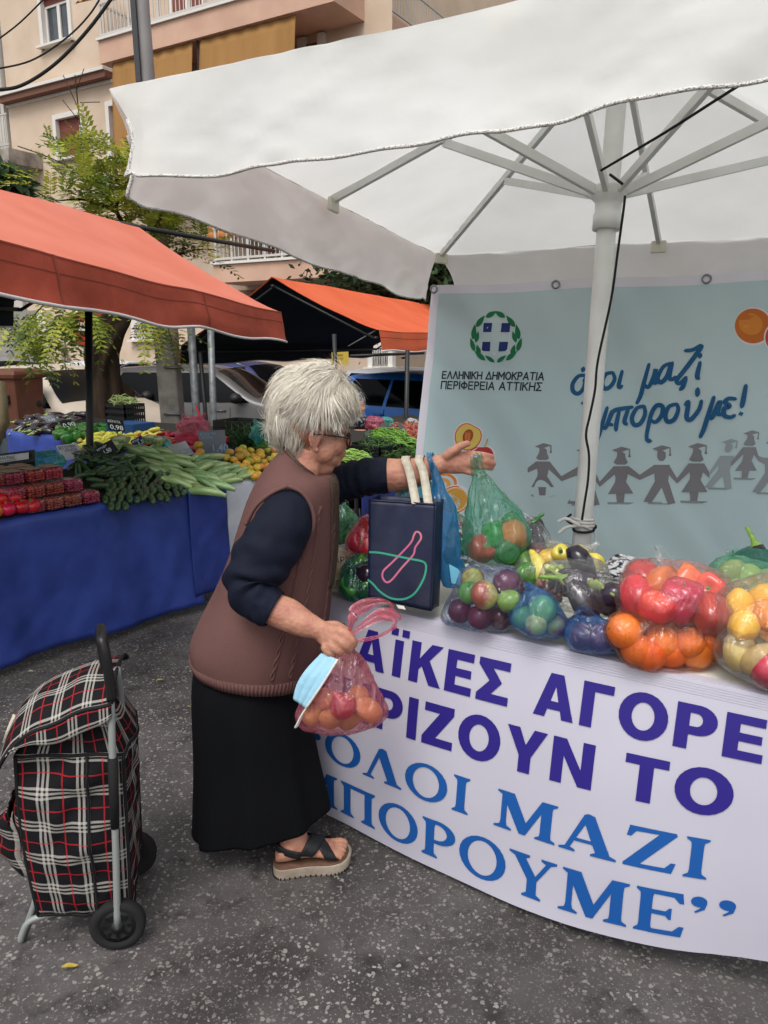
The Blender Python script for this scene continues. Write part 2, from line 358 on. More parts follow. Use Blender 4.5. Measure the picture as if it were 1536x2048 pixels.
for q in range(4):
    (a0, b0), (a1, b1) = corners[q], corners[(q + 1) % 4]
    A_, B_ = up(a0 * S2, b0 * S2, 0), up(a1 * S2, b1 * S2, 0); outn = (UX * (a0 + a1) + UY * (b0 + b1)).normalized()
    ext = .002
    def vfn(u, v, A_=A_, B_=B_, outn=outn, q=q, a0=a0, b0=b0, a1=a1, b1=b1):
        p = up(lerp(a0, a1, u) * S2, lerp(b0, b1, u) * S2, 0)
        d = v * VAL * (1 - .06 * math.exp(-((u - .02) / .03) ** 2)); e = math.exp(-(u / .06) ** 2) + math.exp(-((1 - u) / .06) ** 2)
        wv = .045 * v * noise.noise(Vector((u * 7 + q * 9, v * 1.2, q))) + .014 * abs(noise.noise(Vector((u * 16 + v * 4, v * 2.5, q + 3)))) + .018 * v * math.sin(u * 31 + q) + .012 * noise.noise(Vector((u * 22, v * 7, q * 3))) * v
        p = p + outn * (ext + .035 * v * v + wv * (1 - e * .5)) - Vector((0, 0, 1)) * d + UN * .002
        p += Vector((0, 0, .012 * v * noise.noise(Vector((u * 9, q * 5, 1)))))
        if e > .01: p += (A_ - B_).normalized() * (.06 * math.sin(v * math.pi) * (math.exp(-((1 - u) / .05) ** 2) - math.exp(-(u / .05) ** 2)))
        p += (B_ - A_).normalized() * (.085 * v ** 1.6 * (math.exp(-(u / .05) ** 2) - math.exp(-((1 - u) / .05) ** 2)))
        return p
    m_ = MB(); m_.grid(vfn, 90, 12); m_.build('valance', M_can, umb)
    m_ = MB(); pts = [vfn(i / 120, 1) for i in range(121)]; m_.tube(pts, .0045, 6); m_.build('hem', M_hem, umb)
    if q in (0, 3):
        m_ = MB(); eu = 0 if q == 0 else 1; m_.tube([vfn(eu, k / 16) for k in range(6, 17)], .0065, 6); m_.build('hem', M_hem, umb)
# small printed maker mark on the far-left valance end
vm_ = lambda px, py: atP(px, py, up(-S2, S2 * .9, 0) - UX * .075, UX)
mk = MB()
for seg in ([(836, 553), (833, 570)], [(833, 562), (841, 555)], [(833, 562), (840, 571)], [(846, 563), (841, 566), (845, 569), (840, 573)]):
    mk.ribbon([vm_(*p) for p in seg], .006, (0, .6, .5))
mk.build('printed_mark', mat('print_black', rgb('33343a'), .8), umb)
# black guy cord: from upper right down to the hub and along the pole to the knot
cordp = [atY(1540, 132, 2.2), atY(1440, 195, 2.4), atY(1330, 265, 2.6), atY(1202, 341, 2.84)]
k_ = MB(); k_.tube(crom(cordp, 6), .005, 6)
k_.tube(crom([atY(1220, 349, 2.9), atY(1245, 368, 2.85)], 4), .005, 6)
k_.tube(crom([atY(1250, 392, 2.84), atY(1247, 420, 2.83), atY(1236, 500, 2.83), atY(1222, 600, 2.83), atY(1196, 720, 2.82), atY(1190, 780, 2.8), atY(1180, 830, 2.79), atY(1172, 870, 2.79), atY(1178, 910, 2.79), atY(1176, 960, 2.78), atY(1170, 1000, 2.78), atY(1164, 1040, 2.78)], 5), .0045, 6)
tag(k_.build('guy_cord', M_blk), 'thin black cord running from the upper right down along the white umbrella pole', 'cord')
k_ = MB()
kc = UC - UN * 1.34
for t_ in range(3):
    pts = [kc + UN * (.012 * t_) + (UX * math.cos(a) + UY * math.sin(a)) * .042 for a in [i * math.pi / 8 for i in range(17)]]; k_.tube(pts, .006, 6)
k_.tube(crom([kc - UY * .05 - UX * .01, kc - UY * .06 - UX * .05 - UN * .01, kc - UY * .07 - UX * .075 - UN * .035], 5), .007, 6)
k_.tube(crom([kc - UY * .05, kc - UY * .065 - UX * .05 + UN * .025, kc - UY * .07 - UX * .08 + UN * .01], 5), .007, 6)
k_.tube(crom([kc - UY * .045 + UX * .02, kc + UX * .05 - UN * .03, kc + UX * .055 - UN * .09, kc + UX * .045 - UN * .12], 5), .005, 6)
tag(k_.build('white_rope', M_wrope), 'white rope knotted round the umbrella pole just above the table', 'rope')
k_ = MB(); pts = [kc - UN * .012 + (UX * math.cos(a) + UY * math.sin(a)) * (.045 + .012 * math.sin(a * 1.5)) + UN * .012 * math.sin(a) for a in [i * math.pi / 9 for i in range(19)]]; k_.tube(pts, .0055, 6)
k_.tube(crom([kc - UY * .05 - UX * .02, kc - UY * .05 - UX * .055 + UN * .02, kc - UX * .05 + UN * .035], 5), .005, 6)
tag(k_.build('black_tie', M_blk), 'short black tie looped round the umbrella pole at the white knot', 'cord')
# ================================================================== back-drop banner
BN = Vector((.8853, -.4649, 0)).normalized(); BNn = Vector((-BN.y, BN.x, 0)) * -1   # facing camera
B0 = up(-S2, S2, 0) + BNn * .05
def bw(px, py, o=.0): return atP(px, py, B0, BNn) + BNn * o
bl_top, bl_bot = bw(864, 571), bw(815, 1085)
brd = 2.75
def bpos(u, v):
    top = bl_top + BN * (brd * u) + Vector((0, 0, -.012 * math.sin(u * math.pi * 3) ** 2 + .02 * u)); bot = bl_bot + BN * (brd * u * 1.01) - Vector((0, 0, .0))
    return top.lerp(bot, v)
def bwave(p):
    d = (p - bl_top).dot(BN); h = p.z
    return .012 * math.sin(d * 6 + h * 3.2) + .014 * noise.noise(Vector((d * 2.2 - h * 1.4, h * 1.2, 4))) + .01 * noise.noise(Vector((d * 6 + h * 4, h * 1.5, 9)))
def bon(p, o): return p + BNn * (bwave(p) + (o if o <= .0031 else .003 + (o - .003) * .4))
ban = thing('backdrop_banner', Vector((bl_bot.x, bl_bot.y, 0)), 'large pale blue printed banner hanging behind the umbrella pole, with emblem and paper figures', 'banner')
M_bblue = mat('banner_print', rgb('b3cacd'), .55, rgb('bdd1d2'), 1.2, spec=.25)
M_bwhite = mat('banner_white', rgb('dcdae2'), .5, spec=.3)
m_ = MB(); m_.grid(lambda u, v: bon(bpos(u, v * 1.13), 0), 110, 60); m_.build('sheet', M_bwhite, ban)
m_ = MB(); m_.grid(lambda u, v: bon(bpos(.0185 + u * .98, .03 + v * .97), .003), 110, 60); m_.build('printed_field', M_bblue, ban)
for u in (.006, .27, .55, .8):
    e = MB(); p = bon(bpos(u, .013), .004)
    ring = []
    for j in range(20):
        a = 2 * math.pi * j / 20; ring.append((p + (BN * math.cos(a) + Vector((0, 0, 1)) * math.sin(a)) * .02))
    e.tube(ring + [ring[0]], .005, 6); e.build('eyelet', mat('eyelet_metal', rgb('8a8f90'), .35, metal=.9), ban)
def art(name, mt, o=.006): 
    class A(MB): pass
    a = A(); a.o = o; a.nm = name; a.mt = mt; a.fn = lambda px, py: bon(bw(px, py), o); return a
pc = {}
def pm(h):
    if h not in pc: pc[h] = mat('print_' + h, rgb(h), .6, spec=.2)
    return pc[h]
def c5(x, y): return (820 + x / 2.145, 540 + y / 2.145)
def ce(x, y): return (820 + x / 5.2966, 600 + y / 5.2966)
# emblem
a = art('shield', pm('d5d3dc'), .006); a.poly([ce(*p) for p in [(785, 238), (1080, 238), (1052, 548), (925, 560), (905, 582), (885, 560), (760, 545)]], a.fn); a.build('shield', a.mt, ban)
a = art('shield_quarters', pm('23366f'), .0085)
for q in ([(795, 244), (886, 244), (877, 340), (788, 340)], [(984, 244), (1074, 244), (1066, 341), (974, 341)], [(778, 443), (866, 443), (858, 543), (785, 541), (768, 528)], [(962, 443), (1052, 443), (1043, 520), (1022, 540), (950, 545)]): a.poly([ce(*p) for p in q], a.fn)
a.build('shield_quarters', a.mt, ban)
a = art('laurel_wreath', pm('1f7347'), .007)
def leaf(ax_, x0, y0, x1, y1, wd):
    n = 8; L_ = []; Rr = []
    dx, dy = x1 - x0, y1 - y0; l = math.hypot(dx, dy); nx, ny = -dy / l, dx / l
    for i in range(n + 1):
        t = i / n; w_ = wd * math.sin(math.pi * t ** .8) * .5 + .4; L_.append((x0 + dx * t + nx * w_, y0 + dy * t + ny * w_)); Rr.append((x0 + dx * t - nx * w_, y0 + dy * t - ny * w_))
    ax_.poly([ce(*p) for p in L_ + Rr[::-1]], ax_.fn)
for s in (1, -1):
    mx = lambda x: 917 + s * (x - 917) + (0 if s == 1 else 0)
    k = 0
    for (x0, y0, x1, y1, wd) in [(815, 185, 928, 118, 55), (712, 288, 805, 165, 58), (672, 420, 700, 255, 56), (700, 450, 738, 330, 48), (690, 545, 645, 400, 50), (745, 590, 715, 470, 50), (805, 640, 690, 540, 52), (905, 660, 800, 585, 42)]:
        k += 1; a.o = .007 + .0004 * k; a.fn = (lambda o: (lambda px, py: bon(bw(px, py), o)))(a.o)
        leaf(a, mx(x0), y0, mx(x1), y1, wd)
a.build('laurel_wreath', a.mt, ban)
M_btxt = pm('2a3238')
def line_fn(p0, p1, o, slant=0.0):
    """text along the line from pixel p0 to p1 on the banner plane"""
    A_, B_ = bw(*p0), bw(*p1); d = (B_ - A_).normalized()
    return (lambda x, y: bon(A_ + d * (x + slant * y) + Vector((0, 0, y)), o)), (B_ - A_).length
def fit_text(name, s, p0, p1, hpx, mt, o, off=0, slant=0, spacing=1.0):
    fn, ln = line_fn(p0, p1, o, slant); h = (bw(p0[0], p0[1] - hpx) - bw(*p0)).length
    probe = text_mesh('probe', s, lambda x, y: Vector((x, y, 0)), h, mt, None, off=off, spacing=spacing); wd = max(v.co.x for v in probe.data.vertices); bpy.data.objects.remove(probe)
    return text_mesh(name, s, fn, h, mt, ban, off=off, sx=ln / wd, spacing=spacing)
O_ = lambda cx, cy, rx, ry: [(cx + rx * math.cos(k * math.pi / 8), cy + ry * math.sin(k * math.pi / 8)) for k in range(17)]
PB_ = lambda x: [(x, 1), (x + .3, 1), (x + .44, .93), (x + .5, .75), (x + .44, .57), (x + .3, .5), (x, .5)]
THIN = {'Ε': (.55, [[(.52, 0), (0, 0), (0, 1), (.52, 1)], [(0, .52), (.45, .52)]]), 'Λ': (.66, [[(0, 0), (.33, 1), (.66, 0)]]), 'Η': (.6, [[(0, 0), (0, 1)], [(.6, 0), (.6, 1)], [(0, .52), (.6, .52)]]), 'Ν': (.62, [[(0, 0), (0, 1), (.62, 0), (.62, 1)]]), 'Ι': (.02, [[(.01, 0), (.01, 1)]]), 'Κ': (.58, [[(0, 0), (0, 1)], [(.55, 1), (.02, .45)], [(.18, .6), (.58, 0)]]), 'Δ': (.7, [[(0, .02), (.7, .02), (.35, 1), (0, .02)]]), 'Μ': (.76, [[(0, 0), (0, 1), (.38, .35), (.76, 1), (.76, 0)]]), 'Ο': (.7, [O_(.35, .5, .35, .5)]), 'Ρ': (.5, [[(0, 0), (0, 1)], PB_(0)]), 'Α': (.68, [[(0, 0), (.34, 1), (.68, 0)], [(.12, .32), (.56, .32)]]), 'Τ': (.6, [[(.3, 0), (.3, 1)], [(0, 1), (.6, 1)]]), 'Π': (.6, [[(0, 0), (0, 1), (.6, 1), (.6, 0)]]), 'Φ': (.74, [O_(.37, .5, .37, .33), [(.37, -.02), (.37, 1.02)]]), 'Σ': (.54, [[(.54, 0), (0, 0), (.34, .5), (0, 1), (.54, 1)]])}
def thin_text(s, p0, p1, hpx):
    fn, ln = line_fn(p0, p1, .0072, .1); h = (bw(p0[0], p0[1] - hpx) - bw(*p0)).length; x = 0; mb = MB(); tot = sum((.42 if c == ' ' else THIN[c][0] + .24) for c in s) - .24; sx = ln / tot / h
    for c in s + ' ':
        if c == ' ':
            if mb.v: mb.build('lettering', M_btxt, ban, smooth=False); mb = MB()
            x += .42; continue
        for st in THIN[c][1]:
            q = [fn((x + px_) * h * sx, py_ * h) for px_, py_ in st]
            for a_, b_ in zip(q[:-1], q[1:]): t_ = (b_ - a_).normalized() * .0035; mb.ribbon([a_ - t_, b_ + t_], .0078, (b_ - a_).normalized().cross(BNn))
        x += THIN[c][0] + .24
thin_text('ΕΛΛΗΝΙΚΗ ΔΗΜΟΚΡΑΤΙΑ', ce(338, 829), ce(1415, 846), 13.4)
thin_text('ΠΕΡΙΦΕΡΕΙΑ ΑΤΤΙΚΗΣ', ce(328, 938), ce(1392, 958), 14.2)
# brush-script slogan
scr = [
 [(752, 452), (722, 456), (698, 488), (700, 520), (722, 530), (744, 505), (752, 458)], [(744, 420), (740, 434)],
 [(746, 470), (757, 520), (752, 565), (738, 572)], [(757, 520), (772, 480)],
 [(868, 440), (838, 448), (823, 482), (832, 508), (856, 502), (876, 470), (868, 440)],
 [(908, 434), (894, 492), (898, 503), (908, 498)],
 [(1026, 404), (1002, 488), (988, 540), (972, 572)], [(1002, 488), (1022, 502), (1045, 462), (1056, 424), (1046, 480), (1062, 482)],
 [(1120, 400), (1088, 415), (1064, 462), (1078, 482), (1104, 455), (1124, 398), (1114, 460), (1128, 468), (1140, 458)],
 [(1182, 346), (1215, 342), (1252, 326), (1222, 372), (1180, 428), (1146, 472), (1158, 486), (1186, 460)], [(1186, 465), (1172, 500), (1160, 512)],
 [(1246, 360), (1244, 374)], [(1246, 396), (1234, 452), (1240, 466)],
 [(846, 590), (822, 672), (806, 722), (790, 756)], [(822, 668), (840, 676), (862, 620), (868, 610), (852, 655), (868, 664)],
 [(866, 616), (884, 600), (954, 588)], [(898, 602), (886, 660), (884, 688)], [(936, 596), (920, 648), (930, 662)],
 [(1004, 584), (972, 594), (952, 634), (962, 664), (988, 658), (1008, 618), (1004, 584)],
 [(1016, 732), (1016, 700), (1034, 620), (1058, 582), (1084, 586), (1080, 622), (1054, 652), (1034, 646)], [(1016, 732), (1032, 734)],
 [(1146, 574), (1112, 586), (1096, 624), (1106, 650), (1134, 640), (1152, 600), (1146, 574)],
 [(1182, 578), (1196, 566), (1188, 630), (1206, 640), (1240, 600), (1252, 560)], [(1236, 508), (1234, 538)],
 [(1306, 544), (1282, 618), (1262, 680), (1246, 716)], [(1282, 618), (1296, 634), (1322, 580), (1332, 566), (1322, 612), (1338, 618)],
 [(1398, 552), (1370, 550), (1352, 566), (1372, 582), (1350, 594), (1350, 622), (1376, 630), (1394, 622)],
 [(1442, 494), (1430, 560), (1424, 586)], [(1420, 612), (1422, 618)]]
a = MB()
for k, st in enumerate(scr):
    o = .007 + .0005 * k
    pts = crom([bw(*c5(x, y)) for x, y in st], 6)
    nrm = []
    wd = .0215
    V = []; n_ = len(pts)
    for i, p in enumerate(pts):
        t = (pts[min(i + 1, n_ - 1)] - pts[max(i - 1, 0)]).normalized(); sd = t.cross(BNn).normalized(); ww = wd * (.82 + .3 * math.sin(i / max(1, n_ - 1) * math.pi))
        V.append((p - sd * ww / 2, p + sd * ww / 2, t))
    L_ = [v[0] for v in V]; Rr = [v[1] for v in V]
    h = lambda c_, t0: c_
    outl = [bon(q, o) for q in L_] + [bon(pts[-1] + V[-1][2] * wd * .35, o)] + [bon(q, o) for q in Rr[::-1]] + [bon(pts[0] - V[0][2] * wd * .35, o)]
    nL = len(L_); FV = [bon(q, o) for pr in zip(L_, Rr) for q in pr]; F = [(2 * i, 2 * i + 1, 2 * i + 3, 2 * i + 2) for i in range(nL - 1)]
    FV += [bon(pts[0] - V[0][2] * wd * .4, o), bon(pts[-1] + V[-1][2] * wd * .4, o)]
    F += [(0, 1, 2 * nL), (2 * nL - 2, 2 * nL - 1, 2 * nL + 1)]
    a.add(FV, F)
a.build('brush_lettering', pm('215a85'), ban)
# printed row of paper-cut graduates
def figure(hx, hy, sc, girl, lean, colr, o, armL, armR, cap=True):
    """head centre hx,hy in crop pixels; arms end at given points"""
    a = MB(); fn = lambda x, y: bon(bw(*c5(x, y)), o)
    S = lambda x, y: (hx + (x + lean * y) * sc, hy + y * sc)
    def P_(pts, dd=0.0): a.poly([S(*p) for p in pts], lambda x, y: bon(bw(*c5(x, y)), o + dd))
    circ = [(22 * math.cos(t), 3 + 27 * math.sin(t)) for t in [i * math.pi / 9 for i in range(18)]]
    P_(circ)
    if girl:
        P_([(-18, -5), (18, -5), (34, 32), (22, 42), (-22, 42), (-38, 32)], .0004)
        P_([(-40, 50), (40, 50), (30, 110), (24, 130), (62, 190), (-66, 192), (-30, 130), (-28, 110)], .0008)
        P_([(-26, 190), (18, 190), (14, 236), (-20, 236)], .0003)
    else:
        P_([(-40, 48), (42, 48), (34, 130), (40, 145), (70, 240), (32, 242), (2, 160), (-50, 236), (-90, 232), (-32, 130)], .0008)
    if cap: P_([(-46, -32), (2, -50), (48, -38), (4, -24), (6, -18), (22, -14), (20, -4), (-20, -6), (-20, -22)], .0012); P_([(40, -36), (46, -36), (46, -12), (50, 4), (36, 4), (40, -12)], .0014)
    for sx_, end in ((-1, armL), (1, armR)):
        s0 = S(38 * sx_, 50); s1 = S(28 * sx_, 88)
        a.poly([s0, (end[0], end[1] - 13 * sc), (end[0], end[1] + 13 * sc), s1], lambda x, y: bon(bw(*c5(x, y)), o + .0016 + .0002 * sx_))
    a.build('paper_figure', pm(colr), ban)
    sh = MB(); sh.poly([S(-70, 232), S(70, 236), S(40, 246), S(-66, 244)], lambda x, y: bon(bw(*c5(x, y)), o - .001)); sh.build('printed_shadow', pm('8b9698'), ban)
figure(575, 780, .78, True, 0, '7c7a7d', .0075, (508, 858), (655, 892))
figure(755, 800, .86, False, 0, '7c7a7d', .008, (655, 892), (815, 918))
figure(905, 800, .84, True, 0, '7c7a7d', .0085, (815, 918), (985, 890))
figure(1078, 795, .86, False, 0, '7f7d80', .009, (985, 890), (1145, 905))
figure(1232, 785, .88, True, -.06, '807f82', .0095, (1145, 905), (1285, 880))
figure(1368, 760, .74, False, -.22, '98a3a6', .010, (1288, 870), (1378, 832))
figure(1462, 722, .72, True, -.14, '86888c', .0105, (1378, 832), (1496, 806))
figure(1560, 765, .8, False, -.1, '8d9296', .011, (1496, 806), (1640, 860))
# printed fruit
def disc(a, cx, cy, rx, ry, o, heart=0, tilt=0, n=36):
    pts = []
    for i in range(n):
        t = 2 * math.pi * i / n; r = 1 - heart * max(0, math.cos(t + math.pi / 2)) ** 6
        x, y = rx * r * math.cos(t), ry * r * math.sin(t); pts.append((cx + x * math.cos(tilt) - y * math.sin(tilt), cy + x * math.sin(tilt) + y * math.cos(tilt)))
    a.poly([c5(*p) for p in pts], lambda px, py: bon(bw(px, py), o))
def fruit(name, layers, extra=None):
    for k, (cx, cy, rx, ry, colr, o, heart, tilt) in enumerate(layers):
        a = MB(); disc(a, cx, cy, rx, ry, o, heart, tilt); a.build(name, pm(colr), ban)
fruit('printed_fruit', [(305, 800, 60, 58, 'd9d6da', .007, .25, 0), (303, 800, 53, 52, 'b23a3f', .0075, .25, 0), (248, 715, 63, 68, 'd9d6da', .008, .18, .5), (248, 714, 57, 62, 'd0603a', .0085, .18, .5), (248, 714, 52, 57, 'd8bc62', .009, .18, .5), (247, 713, 21, 30, '9c4425', .0095, 0, .35), (247, 713, 14, 23, 'b5582f', .0098, 0, .35),
  (150, 915, 56, 50, 'd9d6da', .007, 0, 0), (150, 915, 50, 44, 'd9813c', .0075, 0, 0), (145, 918, 30, 26, 'e09a4a', .0078, 0, 0), (194, 985, 65, 64, 'd9d6da', .008, 0, 0), (194, 984, 59, 58, 'cc5a33', .0084, 0, 0), (194, 984, 54, 53, 'ddd0b4', .0088, 0, 0), (194, 984, 49, 48, 'd39a3c', .0092, 0, 0),
  (1475, 242, 84, 82, 'd9d6da', .007, 0, 0), (1472, 240, 78, 75, 'c06a2c', .0075, 0, 0), (1462, 232, 52, 46, 'd08338', .0079, 0, .4), (1460, 226, 34, 30, 'd88e42', .0083, 0, .4), (1580, 290, 62, 66, 'd9d6da', .008, 0, 0), (1580, 290, 56, 60, 'c0493a', .0085, 0, 0)])
a = MB()
for k in range(6):
    t = k * math.pi / 6; a.o = 0
    a.ribbon([bon(bw(*c5(194 + q * 48 * math.cos(t), 984 + q * 48 * math.sin(t))), .0096 + k * .0002) for q in (-1, 0, 1)], .006, Vector((0, 0, 1)) * math.cos(t) - BN * -math.sin(t))
a.ribbon([bon(bw(*c5(x, y)), .0085) for x, y in ((316, 762), (324, 745), (330, 725))], .009, BN)
for k in range(4): a.ribbon([bon(bw(*c5(247 + dx, 713 + dy)), .0102) for dx, dy in ((-9 + k * 6, -16 + k), (-11 + k * 6, 0 + k), (-9 + k * 6, 16 + k))], .003, BN)
a.build('printed_lines', pm('c9a054'), ban)
# ================================================================== front table with its banner
T0 = Vector((-.13, 2.42, 0)); TM = Vector((.83, -.5577, 0)).normalized(); TN = Vector((.5577, .83, 0)).normalized(); TZ = .78; TL, TD = 1.85, .74
def tw(s, t, z=TZ): return T0 + TM * s + TN * t + Vector((0, 0, z))
def tpx(px, py, z=TZ):
    p = atZ(px, py, z); q = p - T0; return q.dot(TM), q.dot(TN)
tab = thing('folding_table', T0, 'long white folding table under the umbrella, covered in tied bags of produce', 'table')
M_ttop = mat('table_plastic', rgb('cfcfc6'), .5, rgb('bdbdb3'), 6, spec=.35)
m_ = MB(); m_.box(tw(TL / 2 - .12, TD / 2, TZ - .022), (TL + .24, TD, .044), math.atan2(TM.y, TM.x)); m_.build('table_top', M_ttop, tab, bevel=.012)
M_tleg = mat('table_leg_steel', rgb('7d8184'), .4, metal=.7)
for s, t in ((-.1, .1), (-.1, .64), (TL - .15, .1), (TL - .15, .64)):
    m_ = MB(); m_.tube([tw(s, t, 0), tw(s, t, TZ - .04)], .014, 10); m_.build('leg', M_tleg, tab)
hem = [(640, 1619, .03), (661, 1631, .03), (783, 1701, .02), (905, 1759, .02), (1087, 1835, .025), (1209, 1869, .05), (1331, 1896, .08), (1453, 1911, .11), (1536, 1912, .135)]
hp = [atZ(x, y, z) for x, y, z in hem]; hs_ = [(p - T0).dot(TM) for p in hp]
def hem_at(s):
    if s <= hs_[0]: return hp[0] + TM * (s - hs_[0])
    for i in range(len(hp) - 1):
        if s <= hs_[i + 1]: return hp[i].lerp(hp[i + 1], (s - hs_[i]) / (hs_[i + 1] - hs_[i]))
    return hp[-1] + TM * (s - hs_[-1])
def hem_s(s): return (hem_at(s - .12) + hem_at(s - .06) + hem_at(s) + hem_at(s + .06) + hem_at(s + .12)) / 5
def cl(s, v, o=0.0):
    """front banner surface: s along the table, v 0 at the table edge .. 1 at the hem"""
    a_ = tw(s, -.012, TZ + .003); h_ = hem_s(s); p = a_.lerp(h_, v)
    p = p - TN * (.02 * math.sin(math.pi * v) + .006 * math.sin(s * 5 + v * 3) * v + .007 * noise.noise(Vector((s * 3, v * 3, 2))) * v)
    return p - TN * o
def cl_px(px, py):
    """(s, drop-fraction) under a picture point"""
    s, v = .5, .5
    for _ in range(12):
        p0 = cl(s, v); e = 1e-3
        def pr(p): d = p - EYE; z = d.dot(_fw); return 768 + FPX * d.x / z, 1024 - FPX * d.dot(_up) / z
        x0, y0 = pr(p0); xs_, ys_ = pr(cl(s + e, v)); xv, yv = pr(cl(s, v + e))
        a_, b_, c_, d_ = (xs_ - x0) / e, (xv - x0) / e, (ys_ - y0) / e, (yv - y0) / e; det = a_ * d_ - b_ * c_
        dx, dy = px - x0, py - y0; s += (dx * d_ - b_ * dy) / det; v += (a_ * dy - c_ * dx) / det
    return s, v
fb = thing('table_banner', tw(0, -.02, 0), 'white banner with violet and blue Greek lettering hanging from the front of the table', 'banner')
m_ = MB(); m_.grid(lambda u, v: cl(-.3 + u * (TL + .26), v), 100, 30)
def fold(u, v):
    s = -.3 + u * (TL + .26); return tw(s, -.012 + v * .03, TZ + .003 + .0015 * v)
m_.grid(fold, 100, 2); m_.build('sheet', mat('banner_vinyl', rgb('b4b2be'), .45, rgb('adabb7'), 1.5, spec=.35), fb)
M_vio = mat('violet_ink', rgb('271c72'), .45, spec=.3); M_blu = mat('blue_ink', rgb('154d90'), .45, spec=.3)
m_ = MB()
for k in range(5): m_.ribbon([cl(-.29 + i * .04, .012 + k * .009, .002) for i in range(52)], .0016, (0, 0, 1))
m_.build('stitch_lines', mat('stitch_grey', rgb('c2c0cc'), .6), fb)
def tri_loop(loops, fn, mb):
    """fill outline loops, refine, map"""
    me = bpy.data.meshes.new('g'); 
    flat = [Vector((q[0], q[1], 0)) for lp in loops for q in lp]
    tris = tessellate_polygon([[Vector((q[0], q[1], 0)) for q in lp] for lp in loops])
    me.from_pydata(flat, [], [tuple(t) for t in tris]); bm = bmesh.new(); bm.from_mesh(me)
    for _ in range(3):
        es = [e for e in bm.edges if e.calc_length() > .42]
        if not es: break
        bmesh.ops.subdivide_edges(bm, edges=es, cuts=1); bmesh.ops.triangulate(bm, faces=bm.faces)
    bm.verts.ensure_lookup_table(); bm.verts.index_update()
    mb.add([fn(v.co.x, v.co.y) for v in bm.verts], [tuple(v.index for v in f.verts) for f in bm.faces]); bm.free(); bpy.data.meshes.remove(me)
def arc(cx, cy, rx, ry, a0, a1, n=14): return [(cx + rx * math.cos(R(a0 + (a1 - a0) * i / n)), cy + ry * math.sin(R(a0 + (a1 - a0) * i / n))) for i in range(n + 1)]
# bold sans capitals, cap height 1: list of (loops) per glyph and width
def bold(ch):
    t = .27
    if ch == 'Λ': return .92, [[[(0, 0), (.3, 0), (.46, .62), (.62, 0), (.92, 0), (.61, 1), (.31, 1)]]]
    if ch == 'Α': return .94, [[[(0, 0), (.27, 0), (.32, .19), (.62, .19), (.67, 0), (.94, 0), (.62, 1), (.32, 1)], [(.38, .38), (.56, .38), (.47, .72)]]]
    if ch == 'Ϊ': return .46, [[[(.1, 0), (.36, 0), (.36, .92), (.1, .92)]], [[(-.04, 1.02), (.17, 1.02), (.17, 1.2), (-.04, 1.2)]], [[(.29, 1.02), (.5, 1.02), (.5, 1.2), (.29, 1.2)]]]
    if ch == 'Ι': return .3, [[[(.02, 0), (.28, 0), (.28, 1), (.02, 1)]]]
    if ch == 'Κ': return .9, [[[(0, 0), (t, 0), (t, .34), (.35, .43), (.6, 0), (.93, 0), (.56, .6), (.9, 1), (.58, 1), (t, .6), (t, 1), (0, 1)]]]
    if ch == 'Ε': return .72, [[[(0, 0), (.72, 0), (.72, .2), (t, .2), (t, .41), (.68, .41), (.68, .6), (t, .6), (t, .8), (.72, .8), (.72, 1), (0, 1)]]]
    if ch == 'Σ': return .82, [[[(0, 0), (.82, 0), (.82, .2), (.38, .2), (.63, .5), (.38, .8), (.8, .8), (.8, 1), (0, 1), (0, .84), (.31, .5), (0, .16)]]]
    if ch == 'Γ': return .68, [[[(0, 0), (t, 0), (t, .8), (.68, .8), (.68, 1), (0, 1)]]]
    if ch == 'Ο': return 1.02, [[arc(.51, .5, .51, .53, 0, 345, 23), arc(.51, .5, .235, .31, 0, 345, 23)]]
    if ch == 'Ρ': return .8, [[[(0, 0), (t, 0), (t, .33), (.44, .33)] + arc(.44, .665, .36, .335, -85, 85, 12) + [(.44, 1), (0, 1)], [(t, .52), (.4, .52)] + arc(.4, .665, .12, .145, -80, 80, 8) + [(.4, .81), (t, .81)]]]
    if ch == 'Τ': return .82, [[[(.275, 0), (.545, 0), (.545, .8), (.82, .8), (.82, 1), (0, 1), (0, .8), (.275, .8)]]]
    if ch == 'Η': return .86, [[[(0, 0), (t, 0), (t, .4), (.59, .4), (.59, 0), (.86, 0), (.86, 1), (.59, 1), (.59, .6), (t, .6), (t, 1), (0, 1)]]]
    if ch == 'Ζ': return .8, [[[(0, 0), (.8, 0), (.8, .2), (.36, .2), (.79, .82), (.79, 1), (.03, 1), (.03, .8), (.43, .8), (0, .18)]]]
    if ch == 'Υ': return .9, [[[(.31, 0), (.58, 0), (.58, .38), (.9, 1), (.61, 1), (.445, .63), (.28, 1), (0, 1), (.31, .38)]]]
    if ch == 'Ν': return .88, [[[(0, 0), (.25, 0), (.25, .62), (.6, 0), (.88, 0), (.88, 1), (.63, 1), (.63, .38), (.28, 1), (0, 1)]]]
    return .45, []
